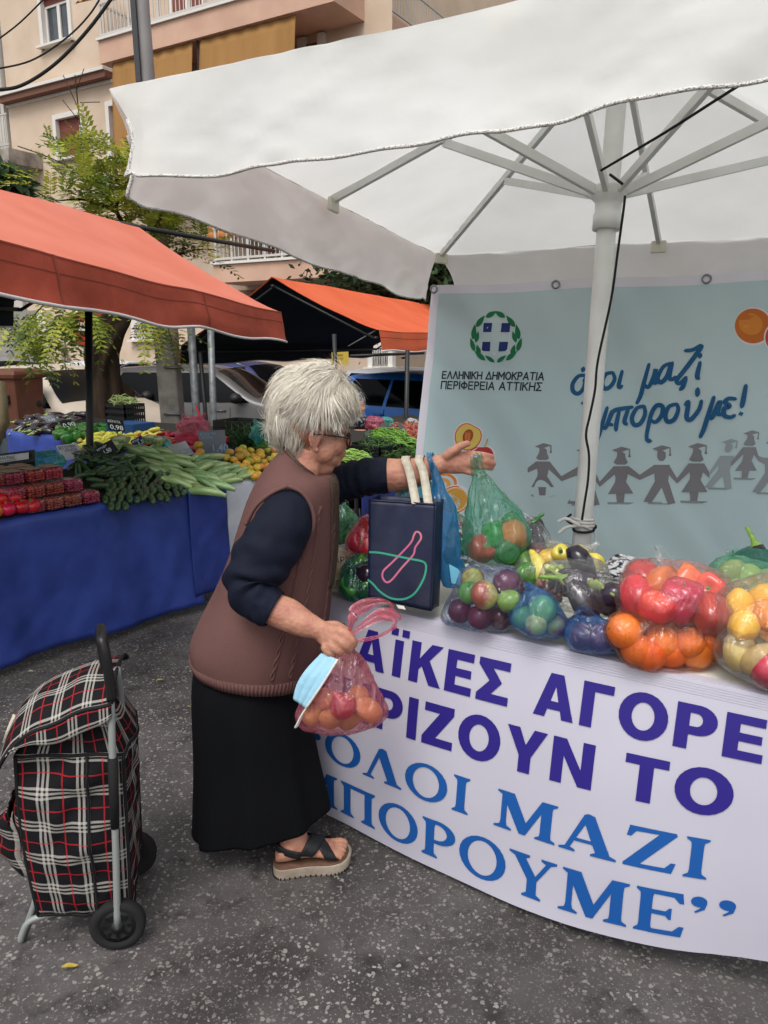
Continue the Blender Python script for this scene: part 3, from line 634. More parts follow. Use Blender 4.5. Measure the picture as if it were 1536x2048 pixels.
def serif(ch):
    """soft slab serif capitals"""
    def stem(x0, x1, y0=0, y1=1, sf=.09, sh=.07):
        return [(x0 - sf, y0), (x1 + sf, y0), (x1 + sf, y0 + sh * .6), (x1 + .01, y0 + sh * 1.6), (x1, y0 + .2), (x1, y1 - .2), (x1 + .01, y1 - sh * 1.6), (x1 + sf, y1 - sh * .6), (x1 + sf, y1), (x0 - sf, y1), (x0 - sf, y1 - sh * .6), (x0 - .01, y1 - sh * 1.6), (x0, y1 - .2), (x0, y0 + .2), (x0 - .01, y0 + sh * 1.6), (x0 - sf, y0 + sh * .6)]
    if ch == 'Ο': return 1.06, [[arc(.53, .5, .53, .53, 0, 345, 23), arc(.53, .5, .33, .43, 8, 353, 23)]]
    if ch == 'Ι': return .44, [[stem(.12, .32)]]
    if ch == 'Λ': return 1.02, [[[(-.02, 0), (.3, 0), (.3, .05), (.2, .1), (.42, .72), (.66, .1), (.58, .05), (.58, 0), (1.04, 0), (1.04, .05), (.92, .1), (.6, .98), (.5, 1.02), (.4, .98), (.1, .1), (-.02, .05)]]]
    if ch == 'Α': return 1.08, [[[(-.02, 0), (.3, 0), (.3, .05), (.2, .1), (.27, .28), (.62, .28), (.69, .1), (.6, .05), (.6, 0), (1.08, 0), (1.08, .05), (.96, .1), (.62, .98), (.5, 1.02), (.42, .98), (.1, .1), (-.02, .05)], [(.3, .36), (.59, .36), (.455, .74)]]]
    if ch == 'Π': return 1.06, [[[(.02, 0), (.42, 0), (.42, .045), (.33, .11), (.32, .2), (.32, .88), (.74, .88), (.74, .2), (.73, .11), (.64, .045), (.64, 0), (1.04, 0), (1.04, .045), (.95, .11), (.94, .2), (.94, .86), (1.03, .95), (1.03, 1), (.03, 1), (.03, .95), (.12, .86), (.12, .2), (.11, .11), (.02, .045)]]]
    if ch == 'Ρ': return .86, [[stem(.12, .33)], [arc(.4, .7, .44, .31, -92, 92, 14) + [(.3, 1.0), (.3, .9)] + arc(.4, .7, .24, .21, 90, -90, 10) + [(.3, .48), (.3, .4)]]]
    if ch == 'Υ': return .98, [[[(.3, 0), (.7, 0), (.7, .045), (.6, .11), (.59, .42), (.86, .9), (.98, .95), (.98, 1), (.66, 1), (.66, .95), (.76, .9), (.56, .54), (.34, .9), (.42, .95), (.42, 1), (-.02, 1), (-.02, .95), (.1, .9), (.39, .42), (.39, .11), (.3, .045)]]]
    if ch == 'Ε': return .86, [[stem(.12, .33, sf=.08)], [[(.3, 0), (.84, 0), (.88, .24), (.8, .24), (.7, .11), (.3, .1)]], [[(.3, .45), (.56, .45), (.62, .37), (.66, .37), (.66, .63), (.62, .63), (.56, .55), (.3, .55)]], [[(.3, .9), (.68, .89), (.78, .77), (.85, .77), (.82, 1), (.3, 1)]]]
    if ch == 'Μ': return 1.3, [[[(0, 0), (.38, 0), (.38, .045), (.28, .1), (.26, .2), (.26, .66), (.55, .0), (.68, .0), (.98, .68), (.98, .2), (.97, .1), (.88, .045), (.88, 0), (1.3, 0), (1.3, .045), (1.21, .1), (1.2, .2), (1.2, .8), (1.21, .9), (1.3, .955), (1.3, 1), (.98, 1), (.68, .33), (.4, 1), (.04, 1), (.04, .955), (.14, .9), (.14, .2), (.12, .1), (0, .045)]]]
    if ch == 'Ζ': return .92, [[[(.02, 0), (.86, 0), (.92, .26), (.84, .26), (.74, .11), (.32, .1), (.9, .94), (.88, 1), (.08, 1), (.04, .74), (.12, .74), (.2, .88), (.6, .9), (.02, .06)]]]
    if ch in '’‘':
        q = arc(.14, .88, .13, .12, 0, 330, 16); z = [[q], [[(.24, .93), (.27, .86), (.24, .72), (.1, .62), (.08, .65), (.17, .74), (.16, .84)]]]
        if ch == '‘': z = [[[(.34 - x, 1.5 - y) for x, y in lp] for lp in gl] for gl in z]
        return .36, z
    return .4, []
def lay(s, glyphs, p0, p1, hpx0, hpx1, M_, name, track=.1, space=.42, heights=1.0):
    """lay a text line on the cloth between picture baselines p0..p1; cap heights given at both ends"""
    s0, v0 = cl_px(*p0); s1, v1 = cl_px(*p1); _, t0 = cl_px(p0[0] + hpx0[0], p0[1] + hpx0[1]); _, t1 = cl_px(p1[0] + hpx1[0], p1[1] + hpx1[1])
    adv = 0; items = []
    for ch in s:
        if ch == ' ': adv += space; items.append(None); continue
        wd, gl = glyphs(ch); items.append((adv, gl)); adv += wd + track
    adv -= track; mb = MB(); k = 0
    for it in items + [None]:
        if it is None: mb.build(name, M_, fb, smooth=False); mb = MB(); continue
        x0, gl = it
        for lp in gl:
            k += 1
            def fn(x, y, x0=x0, o=.0025 + .0004 * (k % 3)):
                u = (x0 + x) / adv; s_ = lerp(s0, s1, u); vb, vt = lerp(v0, v1, u), lerp(t0, t1, u)
                return cl(s_, lerp(vb, vt, y), o)
            tri_loop(lp, fn, mb)
q_ = lambda x, y: (600 + x / 1.641, 1180 + y / 1.641)
lay('ΛΑΪΚΕΣ ΑΓΟΡΕΣ', bold, q_(80, 215), q_(1700, 612), (10, -72), (14, -88), M_vio, 'violet_lettering', track=.14, space=.5)
lay('ΣΤΗΡΙΖΟΥΝ ΤΟ', bold, q_(-52, 350), q_(1415, 748), (10, -72), (8, -88), M_vio, 'violet_lettering', track=.13, space=.48)
lay('‘ΟΛΟΙ ΜΑΖΙ', serif, q_(35, 530), q_(1340, 950), (6, -56), (4, -80), M_blu, 'blue_lettering', track=.1, space=.46)
lay('ΜΠΟΡΟΥΜΕ’’', serif, q_(-12, 660), q_(1438, 1160), (6, -58), (2, -84), M_blu, 'blue_lettering', track=.08)
# ================================================================== apartment building
F0 = Vector((-9.1, 24, 0)); FD = Vector((.86, -.51, 0)).normalized(); FN = Vector((FD.y, -FD.x, 0))   # FN points at the camera side
if FN.y > 0: FN = -FN
def fw(u, z, o=0.0): return F0 + FD * u + FN * o + Vector((0, 0, z))
def fpx(px, py, o=0.0):
    p = atP(px, py, F0 + FN * o, FN); q = p - F0; return q.dot(FD), p.z
M_wall = mat('beige_render', rgb('c9b6a2'), .9, rgb('beaa95'), 1.2, bump=.3, bscale=30, spec=.15)
M_wall2 = mat('pink_render', rgb('c3a18c'), .9, rgb('b8968240'[:6]), 1.5, bump=.2, bscale=30, spec=.15)
M_trimw = mat('white_trim', rgb('cfcbc4'), .7, spec=.25)
M_shut = mat('brown_shutter', rgb('7a4237'), .6, rgb('6b3a31'), 3)
M_glass = mat('window_glass', rgb('30363c'), .08, rgb('454c52'), 1.3, spec=.6)
M_dark = mat('dark_recess', rgb('3a2c27'), .9)
M_och = mat('ochre_canvas', rgb('ad8350'), .85, rgb('a07745'), 2, stretch=(1, 1, .15), transl=.25)
M_railw = mat('white_rail', rgb('b3b0aa'), .5)
def holed_wall(mb, us, zs, holes, P_, depth_=.18):
    """wall sheet with rectangular openings and reveals; P_(u, z, o)"""
    U = sorted(set(us + [h[0] for h in holes] + [h[1] for h in holes])); Z = sorted(set(zs + [h[2] for h in holes] + [h[3] for h in holes]))
    for i in range(len(U) - 1):
        for j in range(len(Z) - 1):
            uc, zc = (U[i] + U[i + 1]) / 2, (Z[j] + Z[j + 1]) / 2
            if any(h[0] < uc < h[1] and h[2] < zc < h[3] for h in holes): continue
            mb.add([P_(U[i], Z[j], 0), P_(U[i + 1], Z[j], 0), P_(U[i + 1], Z[j + 1], 0), P_(U[i], Z[j + 1], 0)], [(0, 1, 2, 3)])
    for a, b, c_, d in holes:
        q = [(a, c_), (b, c_), (b, d), (a, d)]
        for k in range(4): (u0, z0), (u1, z1) = q[k], q[(k + 1) % 4]; mb.add([P_(u0, z0, 0), P_(u1, z1, 0), P_(u1, z1, -depth_), P_(u0, z0, -depth_)], [(0, 1, 2, 3)])
bld = thing('apartment_building', fw(0, -.4), 'beige apartment building with balconies, ochre awnings and brown roller shutters behind the market', 'building')
uL = fpx(32, 380)[0]; uC = fpx(640, 60)[0]; ZT = 15.0
w1 = (*[fpx(x, 50)[0] for x in (84, 143)], fpx(90, 95)[1], fpx(80, 8)[1] + .2)
w2 = (*[fpx(x, 260)[0] for x in (112, 166)], fpx(112, 322)[1], fpx(108, 236)[1])
w3 = (fpx(222, 300)[0], fpx(222, 300)[0] + 1.0, fpx(222, 326)[1], fpx(222, 326)[1] + 1.5)
g1 = (*[fpx(x, 660)[0] for x in (268, 320)], fpx(270, 680)[1], fpx(270, 645)[1])
g2 = (*[fpx(x, 725)[0] for x in (742, 783)], fpx(750, 735)[1], fpx(750, 690)[1])
wallm = MB(); holed_wall(wallm, [uL, uC], [-.5, ZT], [w1, w2, w3, g1, g2], fw)
cor = fw(uC, 0); BK = -FN
wallm.add([cor + Vector((0, 0, -.5)), cor + BK * 12 + Vector((0, 0, -.5)), cor + BK * 12 + Vector((0, 0, ZT)), cor + Vector((0, 0, ZT))], [(0, 1, 2, 3)])
lf = fw(uL, 0); wallm.add([lf + Vector((0, 0, -.5)), lf + BK * 12 + Vector((0, 0, -.5)), lf + BK * 12 + Vector((0, 0, ZT)), lf + Vector((0, 0, ZT))], [(0, 1, 2, 3)])
wallm.build('wall', M_wall, bld, smooth=False)
def window(h, shutter, parts=2, grille=None):
    a, b, c_, d = h; m = MB(); t = .07
    for (u0, u1, z0, z1) in ((a - .06, a + t, c_ - .05, d + .06), (b - t, b + .06, c_ - .05, d + .06), (a + t, b - t, d - t, d + .06)): m.box(fw((u0 + u1) / 2, (z0 + z1) / 2, -.02), (u1 - u0, .16, z1 - z0), math.atan2(FD.y, FD.x))
    m.box(fw((a + b) / 2, c_ - .02, .04), (b - a + .22, .3, .06), math.atan2(FD.y, FD.x))
    f = m.build('window', M_trimw, bld, smooth=False)
    zt = lerp(c_, d, 1 - shutter)
    if shutter > 0:
        s = MB(); n = max(4, int((d - zt) / .05))
        for k in range(n): s.box(fw((a + b) / 2, zt + (k + .5) * (d - zt) / n, -.09 + .004 * (k % 2)), (b - a - 2 * t, .03, (d - zt) / n * .92), math.atan2(FD.y, FD.x))
        s.build('roller_shutter', M_shut, f, smooth=False)
    if shutter < 1:
        p = MB(); p.box(fw((a + b) / 2, (c_ + zt) / 2, -.14), (b - a - 2 * t, .02, zt - c_), math.atan2(FD.y, FD.x)); p.build('pane', M_glass, f, smooth=False)
        q = MB()
        for k in range(parts): 
            uu = lerp(a + t, b - t, k / parts); u2 = lerp(a + t, b - t, (k + 1) / parts)
            for (x0, x1, z0, z1) in ((uu, uu + .06, c_, zt), (u2 - .06, u2, c_, zt), (uu + .06, u2 - .06, c_, c_ + .07), (uu + .06, u2 - .06, zt - .06, zt)): q.box(fw((x0 + x1) / 2, (z0 + z1) / 2, -.11), (x1 - x0, .04, z1 - z0), math.atan2(FD.y, FD.x))
        q.build('casement', M_trimw, f, smooth=False)
        if not grille: c = MB(); c.grid(lambda u, v: fw(lerp(a + .1, lerp(a, b, .45), u), lerp(c_ + .05, zt, v), -.17 + .02 * math.sin(u * 30)), 20, 2); c.build('curtain', mat('net_curtain', rgb('a9a59e'), .9), f)
    if grille:
        gq = MB(); n = 9
        if grille == 'lattice':
            for k in range(-6, 10):
                for sgn in (1, -1):
                    u0 = a + k * .11; pts = []
                    for i in range(16):
                        uu = u0 + (i / 15) * (d - c_) * sgn * .6 + (0 if sgn == 1 else .5)
                        pts.append((uu, c_ + (d - c_) * i / 15))
                    pts = [p for p in pts if a < p[0] < b]
                    if len(pts) > 1: gq.tube([fw(u, z, .03) for u, z in pts], .016, 5)
        else:
            for k in range(12): gq.tube([fw(lerp(a, b, (k + .5) / 12), c_, .03), fw(lerp(a, b, (k + .5) / 12), d, .03)], .014, 5)
        for z in (c_ + .02, d - .02): gq.tube([fw(a, z, .03), fw(b, z, .03)], .02, 5)
        gq.build('grille', M_railw, f)
window(w1, .2); window(w2, 1.0); window(w3, 1.0); window(g1, 0, grille='lattice'); window(g2, 0, grille='bars')
# string course between the storeys, its underside shadow put in as a brown face
ub = fpx(226, 150)[0]; z_a = fpx(30, 196)[1]; z_b = fpx(30, 208)[1]
m_ = MB(); m_.box(fw((uL + ub) / 2, (z_a + z_b) / 2, .14), (ub - uL, .28, z_a - z_b), math.atan2(FD.y, FD.x)); m_.build('ledge', mat('shadow_brown', rgb('6d4a3c'), .7), bld, smooth=False)
m_ = MB(); m_.box(fw((uL + ub) / 2, z_a + .05, .17), (ub - uL, .34, .08), math.atan2(FD.y, FD.x)); m_.box(fw((uL + ub) / 2, z_b - .04, .03), (ub - uL, .06, .07), math.atan2(FD.y, FD.x)); m_.build('ledge_trim', M_trimw, bld, smooth=False)
def balcony(px_l, pz, par, rail, off, awn=None):
    """slab with parapet band, white bar railing and awnings; pz = picture point of the slab's lower left front corner"""
    u0, zb = fpx(px_l, pz, off); u1 = uC + off; zt = zb + par; az = math.atan2(FD.y, FD.x)
    s = MB(); s.box(fw((u0 + u1) / 2, (zb + zt) / 2, off / 2), (u1 - u0, off, par), az); s.box(fw(uC + off / 2, (zb + zt) / 2, -3.0), (off, 6.0, par), az)
    s.build('balcony_slab', M_wall2, bld, smooth=False)
    t = MB(); t.box(fw((u0 + u1) / 2, zt + .03, off - .04), (u1 - u0 + .06, .2, .06), az); t.build('parapet_coping', M_trimw, bld, smooth=False)
    r_ = MB(); n = int((u1 - u0) / .125)
    for k in range(n + 1): u = lerp(u0 + .04, u1 - .04, k / n); r_.bar(fw(u, zt + .14, off - .06), fw(u, zt + rail, off - .06), .028, .02)
    for z in (zt + .14, zt + rail): r_.bar(fw(u0, z, off - .06), fw(u1, z, off - .06), .04, .05)
    for k in range(8): u = lerp(u0 + .05, u1 - .05, k / 7); r_.bar(fw(u, zt + .05, off - .06), fw(u, zt + rail + .02, off - .06), .05, .05)
    n2 = int(off / .125)
    for k in range(n2): o = off - .06 - k * .125; r_.bar(fw(u0 + .04, zt + .14, o), fw(u0 + .04, zt + rail, o), .028, .02)
    for k in range(44): o = off - .06 - k * .135; r_.bar(fw(u1 - .05, zt + .14, o), fw(u1 - .05, zt + rail, o), .028, .02)
    for z in (zt + .14, zt + rail): r_.bar(fw(u0 + .04, z, off - .06), fw(u0 + .04, z, 0), .04, .05); r_.bar(fw(u1 - .05, z, off - .06), fw(u1 - .05, z, -5.9), .04, .05)
    r_.build('railing', M_railw, bld, smooth=False)
    # doors behind the railing
    for k, (ua, ub_) in enumerate(((.25, .42), (.55, .72), (.8, .93))):
        a, b = lerp(u0, uC, ua), lerp(u0, uC, ub_); d = MB(); d.box(fw((a + b) / 2, zt + 1.05, .03), (b - a, .06, 2.2), az); f = d.build('balcony_door', M_shut if k != 1 else M_dark, bld, smooth=False)
        e = MB()
        for (x0, x1, z0, z1) in ((a - .07, a, zt, zt + 2.2), (b, b + .07, zt, zt + 2.2), ((a + b) / 2 - .04, (a + b) / 2 + .04, zt, zt + 2.15)): e.box(fw((x0 + x1) / 2, (z0 + z1) / 2, .05), (x1 - x0, .1, z1 - z0), az)
        e.build('door_frame', M_trimw, f, smooth=False)
    return u0, u1, zb, zt
B1 = balcony(200, 128, .52, .85, 1.2)
B2 = balcony(428, 566, .42, .85, 1.2)
B3z = B1[2] - 3.0
az_ = math.atan2(FD.y, FD.x)
def awning(u0, u1, ztop, zbot, o0, o1, name='awning', m=None):
    a = MB()
    def f(u, v): return fw(lerp(u0, u1, u), lerp(ztop, zbot, v), lerp(o0, o1, v) + .03 * math.sin(v * 3.1) + .012 * math.sin(u * 40))
    a.grid(f, 30, 10); return a.build(name, m or M_och, bld, solid=.004)
us = [fpx(x, y, 1.1)[0] for x, y in ((226, 140), (386, 96), (400, 90), (592, 40))]
awning(us[0], us[1], B1[2] - .02, B1[2] - 2.3, 1.1, 1.25); awning(us[2], us[3], B1[2] - .02, B1[2] - 2.3, 1.1, 1.25)
m_ = MB(); m_.bar(fw((us[1] + us[2]) / 2, B1[2], 1.05), fw((us[1] + us[2]) / 2, B1[2] - 2.4, 1.05), .06); m_.build('awning_post', M_dark, bld, smooth=False)
# middle-storey balcony (its awning and scalloped edge show between the tree and the umbrella)
zz = fpx(470, 470, 1.2)[1]
au0, au1 = fpx(420, 430, 1.0)[0], fpx(560, 470, 1.0)[0]
awning(au0, au1 + .8, zz + 1.5, zz + .12, .4, 1.15)
a = MB()
def scal(u, v): x = lerp(au0, au1 + .8, u); return fw(x, zz + .12 - v * (.14 + .05 * abs(math.sin(x * 9))), 1.15 + .02 * math.sin(x * 20))
a.grid(scal, 90, 2); a.build('awning_valance', mat('brown_canvas', rgb('a4683a'), .85), bld, solid=.004)
m_ = MB(); m_.tube([fw(au0 + .3, zz + .2, 1.2), fw(au0 + .6, zz + 1.3, .7)], .02, 6); m_.tube([fw(au0 + 1.6, zz + .2, 1.2), fw(au0 + 1.9, zz + 1.3, .7)], .02, 6); m_.build('awning_arm', M_railw, bld)
# upper floor slab hidden by the umbrella, loggia recess and door by the corner
m_ = MB(); m_.box(fw((B1[0] + uC + 1.2) / 2, B3z + .25, .6), (uC + 1.2 - B1[0], 1.2, .5), az_); m_.build('balcony_slab', M_wall2, bld, smooth=False)
for (x0, x1) in ((600, 614), (640, 652)):
    a_, z_ = fpx(x0, 70); b_, _ = fpx(x1, 70); m_ = MB(); m_.box(fw((a_ + b_) / 2, B1[2] - 1.2, .06), (b_ - a_, .12, 2.3), az_); m_.build('door_frame', M_trimw, bld, smooth=False)
m_ = MB(); a_, b_ = fpx(614, 70)[0], fpx(640, 70)[0]; m_.box(fw((a_ + b_) / 2, B1[2] - 1.25, .02), (b_ - a_, .05, 2.1), az_); m_.build('balcony_door', M_shut, bld, smooth=False)
# ground-floor shop recess under the lower balcony
a_, b_ = fpx(462, 580)[0], fpx(690, 600)[0]; zt_ = B2[2] - .1
m_ = MB(); m_.box(fw((a_ + b_) / 2, zt_ - .3, .03), (b_ - a_, .06, .6), az_); m_.build('shop_fascia', mat('brown_fascia', rgb('7a5a45'), .7), bld, smooth=False)
# awning bracket and striped awning scrap above the top balcony's left end
a = MB(); q0, q1 = fpx(172, -6, .6), fpx(232, 8, .6)
def scal2(u, v): x = lerp(q0[0], q1[0], u); return fw(x, q0[1] - v * (.25 + .05 * abs(math.sin(x * 14))), .4 + v * .6)
a.grid(scal2, 30, 4); a.build('awning', M_och, bld, solid=.004)
# left neighbour and the grey ground-floor wall
nb = thing('neighbour_building', fw(uL - 2, -.4), 'pale grey neighbouring building with a balcony at the far left edge', 'building')
M_grey = mat('pale_render', rgb('bdb9b2'), .9, rgb('a8a49d'), .8, bump=.3, bscale=20)
m_ = MB(); m_.box(fw(uL - 4.03, 7, -.15), (7.9, .5, 15), az_); m_.build('wall', M_grey, nb, smooth=False)
u_n, z_n = fpx(26, 330, 1.0)
m_ = MB(); m_.box(fw(u_n - 2.3, z_n + .25, .55), (4.6, 1.1, .4), az_); m_.build('balcony_slab', mat('stained_concrete', rgb('a39a90'), .95, rgb('6f6860'), 3), nb, smooth=False)
m_ = MB()
for k in range(34): u = u_n - .05 - k * .13; m_.bar(fw(u, z_n + .45, 1.05), fw(u, z_n + 1.35, 1.05), .028, .02)
for z in (z_n + .55, z_n + 1.35): m_.bar(fw(u_n, z, 1.05), fw(u_n - 4.5, z, 1.05), .04)
m_.build('railing', M_railw, nb, smooth=False)
u_s = fpx(5, 200)[0]
m_ = MB()
for k in range(28): m_.box(fw(u_s - .55, fpx(5, 225)[1] + k * .06, .13), (1.1, .03, .045), az_)
m_.build('shutter', M_trimw, nb, smooth=False)
gw = thing('concrete_wall', fw(fpx(45, 700)[0], -.3), 'grey concrete ground-floor wall with painted numbers at the left', 'wall')
ga, gb = fpx(-60, 690)[0], fpx(92, 690)[0]; gtop = fpx(60, 622)[1]
m_ = MB(); m_.box(fw((ga + gb) / 2, (gtop - .4) / 2, .12), (gb - ga, .2, gtop + .4), az_); m_.build('wall', mat('grey_concrete', rgb('8f8d88'), .95, rgb('7c7a76'), 1.5), gw, smooth=False)
u27, z27 = fpx(11, 666, .23)
text_mesh('graffiti', '27/3', lambda x, y: fw(u27 + x, z27 + y, .226), .32, mat('blue_spray', rgb('3b4a63'), .8), gw, off=-.01)
m_ = MB(); m_.box(fw(gb + .2, (gtop - .4) / 2, .12), (.38, .24, gtop + .4), az_); m_.build('column', M_trimw, gw, smooth=False)
m_ = MB(); p_ = fpx(126, 700, .1)[0]
m_.tube([fw(p_, -.3, .1), fw(p_, 1.55, .1)], .06, 8); m_.tube([fw(p_ - .15, 1.5, .12), fw(p_ + .15, 1.5, .12)], .08, 8); m_.tube([fw(p_ + .15, -.3, .1), fw(p_ + .15, 1.3, .1)], .04, 8)
tag(m_.build('gas_pipe', mat('pipe_grey', rgb('6d6862'), .6)), 'grey riser pipes with a valve on the wall behind the wheelie bin', 'pipe')
# pavement in front of the building
pv = MB(); zz0 = -.3
pv.add([fw(-30, -.33, 2.2), fw(40, -.33, 2.2), fw(40, -.18, 2.2), fw(-30, -.18, 2.2), fw(-30, -.18, 0), fw(40, -.18, 0)], [(0, 1, 2, 3), (3, 2, 5, 4)])
tag(pv.build('pavement', mat('paving', rgb('8d8882'), .9, rgb('7b7670'), 2), smooth=False), kind='structure')
# farther blocks closing the street
M_far = mat('far_render', rgb('c9bca8'), .9, rgb('b9ab96'), .6)
for (x, y, sx, sy, h, lab) in ((16, 34, 14, 10, 15, 'cream apartment block far down the street behind the umbrella'), (-30, 30, 16, 12, 14, 'far apartment block off to the left of the beige building')):
    t = thing('apartment_block', (x, y, -.4), lab, 'building'); m_ = MB(); m_.box((x, y, h / 2 - .4), (sx, sy, h), -.5); m_.build('wall', M_far, t, smooth=False)
    m_ = MB()
    for k in range(4): m_.box((x, y, 2.8 + k * 3), (sx + 1.6, sy + 1.6, .3), -.5)
    m_.build('balcony_slab', M_wall2, t, smooth=False)
# ================================================================== posts, wires, signs
M_conc = mat('concrete_pole', rgb('9a958d'), .9, rgb('77726b'), 6, bump=.5, bscale=30)
pb = atY(352, 870, 8.6); pt = atY(277, -60, 8.6)
t = thing('utility_pole', (pb.x, pb.y, gz(pb.x, pb.y)), 'tall concrete utility pole rising behind the orange canopy', 'pole')
m_ = MB(); m_.bar((pb.x, pb.y, gz(pb.x, pb.y)), atY(331, 655, 8.6), .24, .22); m_.build('lower_shaft', M_conc, t, bevel=.02, smooth=False)
m_ = MB(); m_.tube([atY(331, 658, 8.6), pt, pt + (pt - pb) * .3], [.1, .078, .07], 16); m_.build('upper_shaft', mat('pole_grey', rgb('9c9a99'), .7, rgb('8c8a89'), 3), t)
m_ = MB(); m_.bar(atY(323, 660, 8.5), atY(343, 875, 8.5), .035, .05); m_.bar(atY(262, -60, 8.5), atY(278, 165, 8.5), .05); m_.build('cable_conduit', mat('dark_conduit', rgb('3b3c40'), .6), t, smooth=False)
m_ = MB()
for y in (735, 828): m_.tube([atY(x, y + (x - 335) * .03, 8.47) for x in (328, 345, 366)], .012, 6)
m_.build('steel_band', mat('band', rgb('77777a'), .4, metal=.6), t)
M_pipe = mat('galvanised', rgb('8d9092'), .5, rgb('6e7173'), 20, metal=.5)
for x0, y0, x1, y1, Y, lab, r in ((381, 700, 394, 850, 8.2, 'grey street post nearest the concrete pole', .042), (421, 712, 428, 860, 7.9, 'thin galvanised post in front of the grey car', .034)):
    m_ = MB(); a, b = atY(x0, y0 - 60, Y), atY(x1, y1, Y); b = b + (b - a) * ((gz(b.x, b.y) - b.z) / (b - a).z); m_.tube([a, b], r, 10); tag(m_.build('street_post', M_pipe), lab, 'post')
# no-entry sign
t = thing('road_sign', atY(188, 700, 10), 'round red no-entry sign half hidden behind the tree trunk', 'sign')
sc_ = atY(189, 657, 10); n_ = (EYE - sc_); n_.z = 0; n_.normalize(); sx_ = Vector((-n_.y, n_.x, 0))
def dsc(mb, r, o): mb.add([sc_ + n_ * o + sx_ * r * math.cos(a) + Vector((0, 0, r * math.sin(a))) for a in [i * math.pi / 16 for i in range(32)]], [tuple(range(32))])
m_ = MB(); dsc(m_, .3, 0); m_.build('rim', M_trimw, t, solid=.01); m_ = MB(); dsc(m_, .275, .012); m_.build('disc', mat('sign_red', rgb('b51f33'), .5), t)
m_ = MB(); m_.add([sc_ + n_ * .018 + sx_ * a * .19 + Vector((0, 0, b * .05 + .02)) for a, b in ((-1, -1), (1, -1), (1, 1), (-1, 1))], [(0, 1, 2, 3)]); m_.build('bar', M_trimw, t, smooth=False)
m_ = MB(); m_.tube([sc_ - n_ * .04 + Vector((0, 0, .35)), Vector((sc_.x, sc_.y, -.25)) - n_ * .04], .03, 8); m_.build('post', M_pipe, t)
# overhead wires
for pts, r, lab in (([(-20, 90, 12), (40, 45, 12), (110, -25, 12)], .012, 'thin overhead wire, topmost across the beige wall'), ([(-20, 140, 10), (60, 122, 10), (130, 78, 10), (180, 28, 10), (215, -30, 10)], .011, 'overhead wire in the middle of the three across the beige wall'), ([(-20, 180, 9), (40, 172, 9), (110, 128, 9), (180, 55, 9), (245, -35, 9)], .019, 'thick black overhead cable, lowest across the beige wall')):
    m_ = MB(); m_.tube(crom([atY(*p) for p in pts], 8), r, 6); tag(m_.build('overhead_cable', M_blk), lab, 'cable')
# brown wheelie bin
bb = atY(34, 800, 10.8); bz = gz(bb.x, bb.y)
M_bin = mat('brown_plastic', rgb('5e3626'), .55, rgb('54301f'), 6, spec=.35)
t = thing('wheelie_bin', (bb.x, bb.y, bz), 'brown plastic wheelie bin beside the beige car', 'bin')
BH = atY(34, 748, 10.8).z
def bx(u, v, z): return bb + Vector((.97, -.24, 0)) * u + Vector((.24, .97, 0)) * v + Vector((0, 0, z - bb.z))
m_ = MB(); m_.loft([[bx(s * a, q * b, z) for a, b in ((-1, -1), (1, -1), (1, 1), (-1, 1))] for s, q, z in ((.19, .22, bz + .08), (.235, .3, BH - .04))]); m_.build('body', M_bin, t, bevel=.03, smooth=False)
m_ = MB(); m_.loft([[bx(s * a, q * b, z) for a, b in ((-1, -1), (1, -1), (1, 1), (-1, 1))] for s, q, z in ((.255, .33, BH - .06), (.265, .34, BH), (.25, .32, BH + .045), (.18, .22, BH + .075))]); m_.build('lid', M_bin, t, bevel=.02, smooth=False)
m_ = MB(); m_.box(bx(0, -.29, BH - .33), (.24, .05, .12), math.atan2(-.24, .97)); m_.box(bx(-.08, -.3, BH - .15), (.12, .05, .12), math.atan2(-.24, .97)); m_.build('grip', mat('black_plastic', rgb('1d1d1f'), .5), t, bevel=.01, smooth=False)
for s in (-.2, .2):
    m_ = MB(); m_.tube([bx(s - .03, .24, bz + .1), bx(s + .03, .24, bz + .1)], .1, 16); m_.build('wheel', M_blk, t)
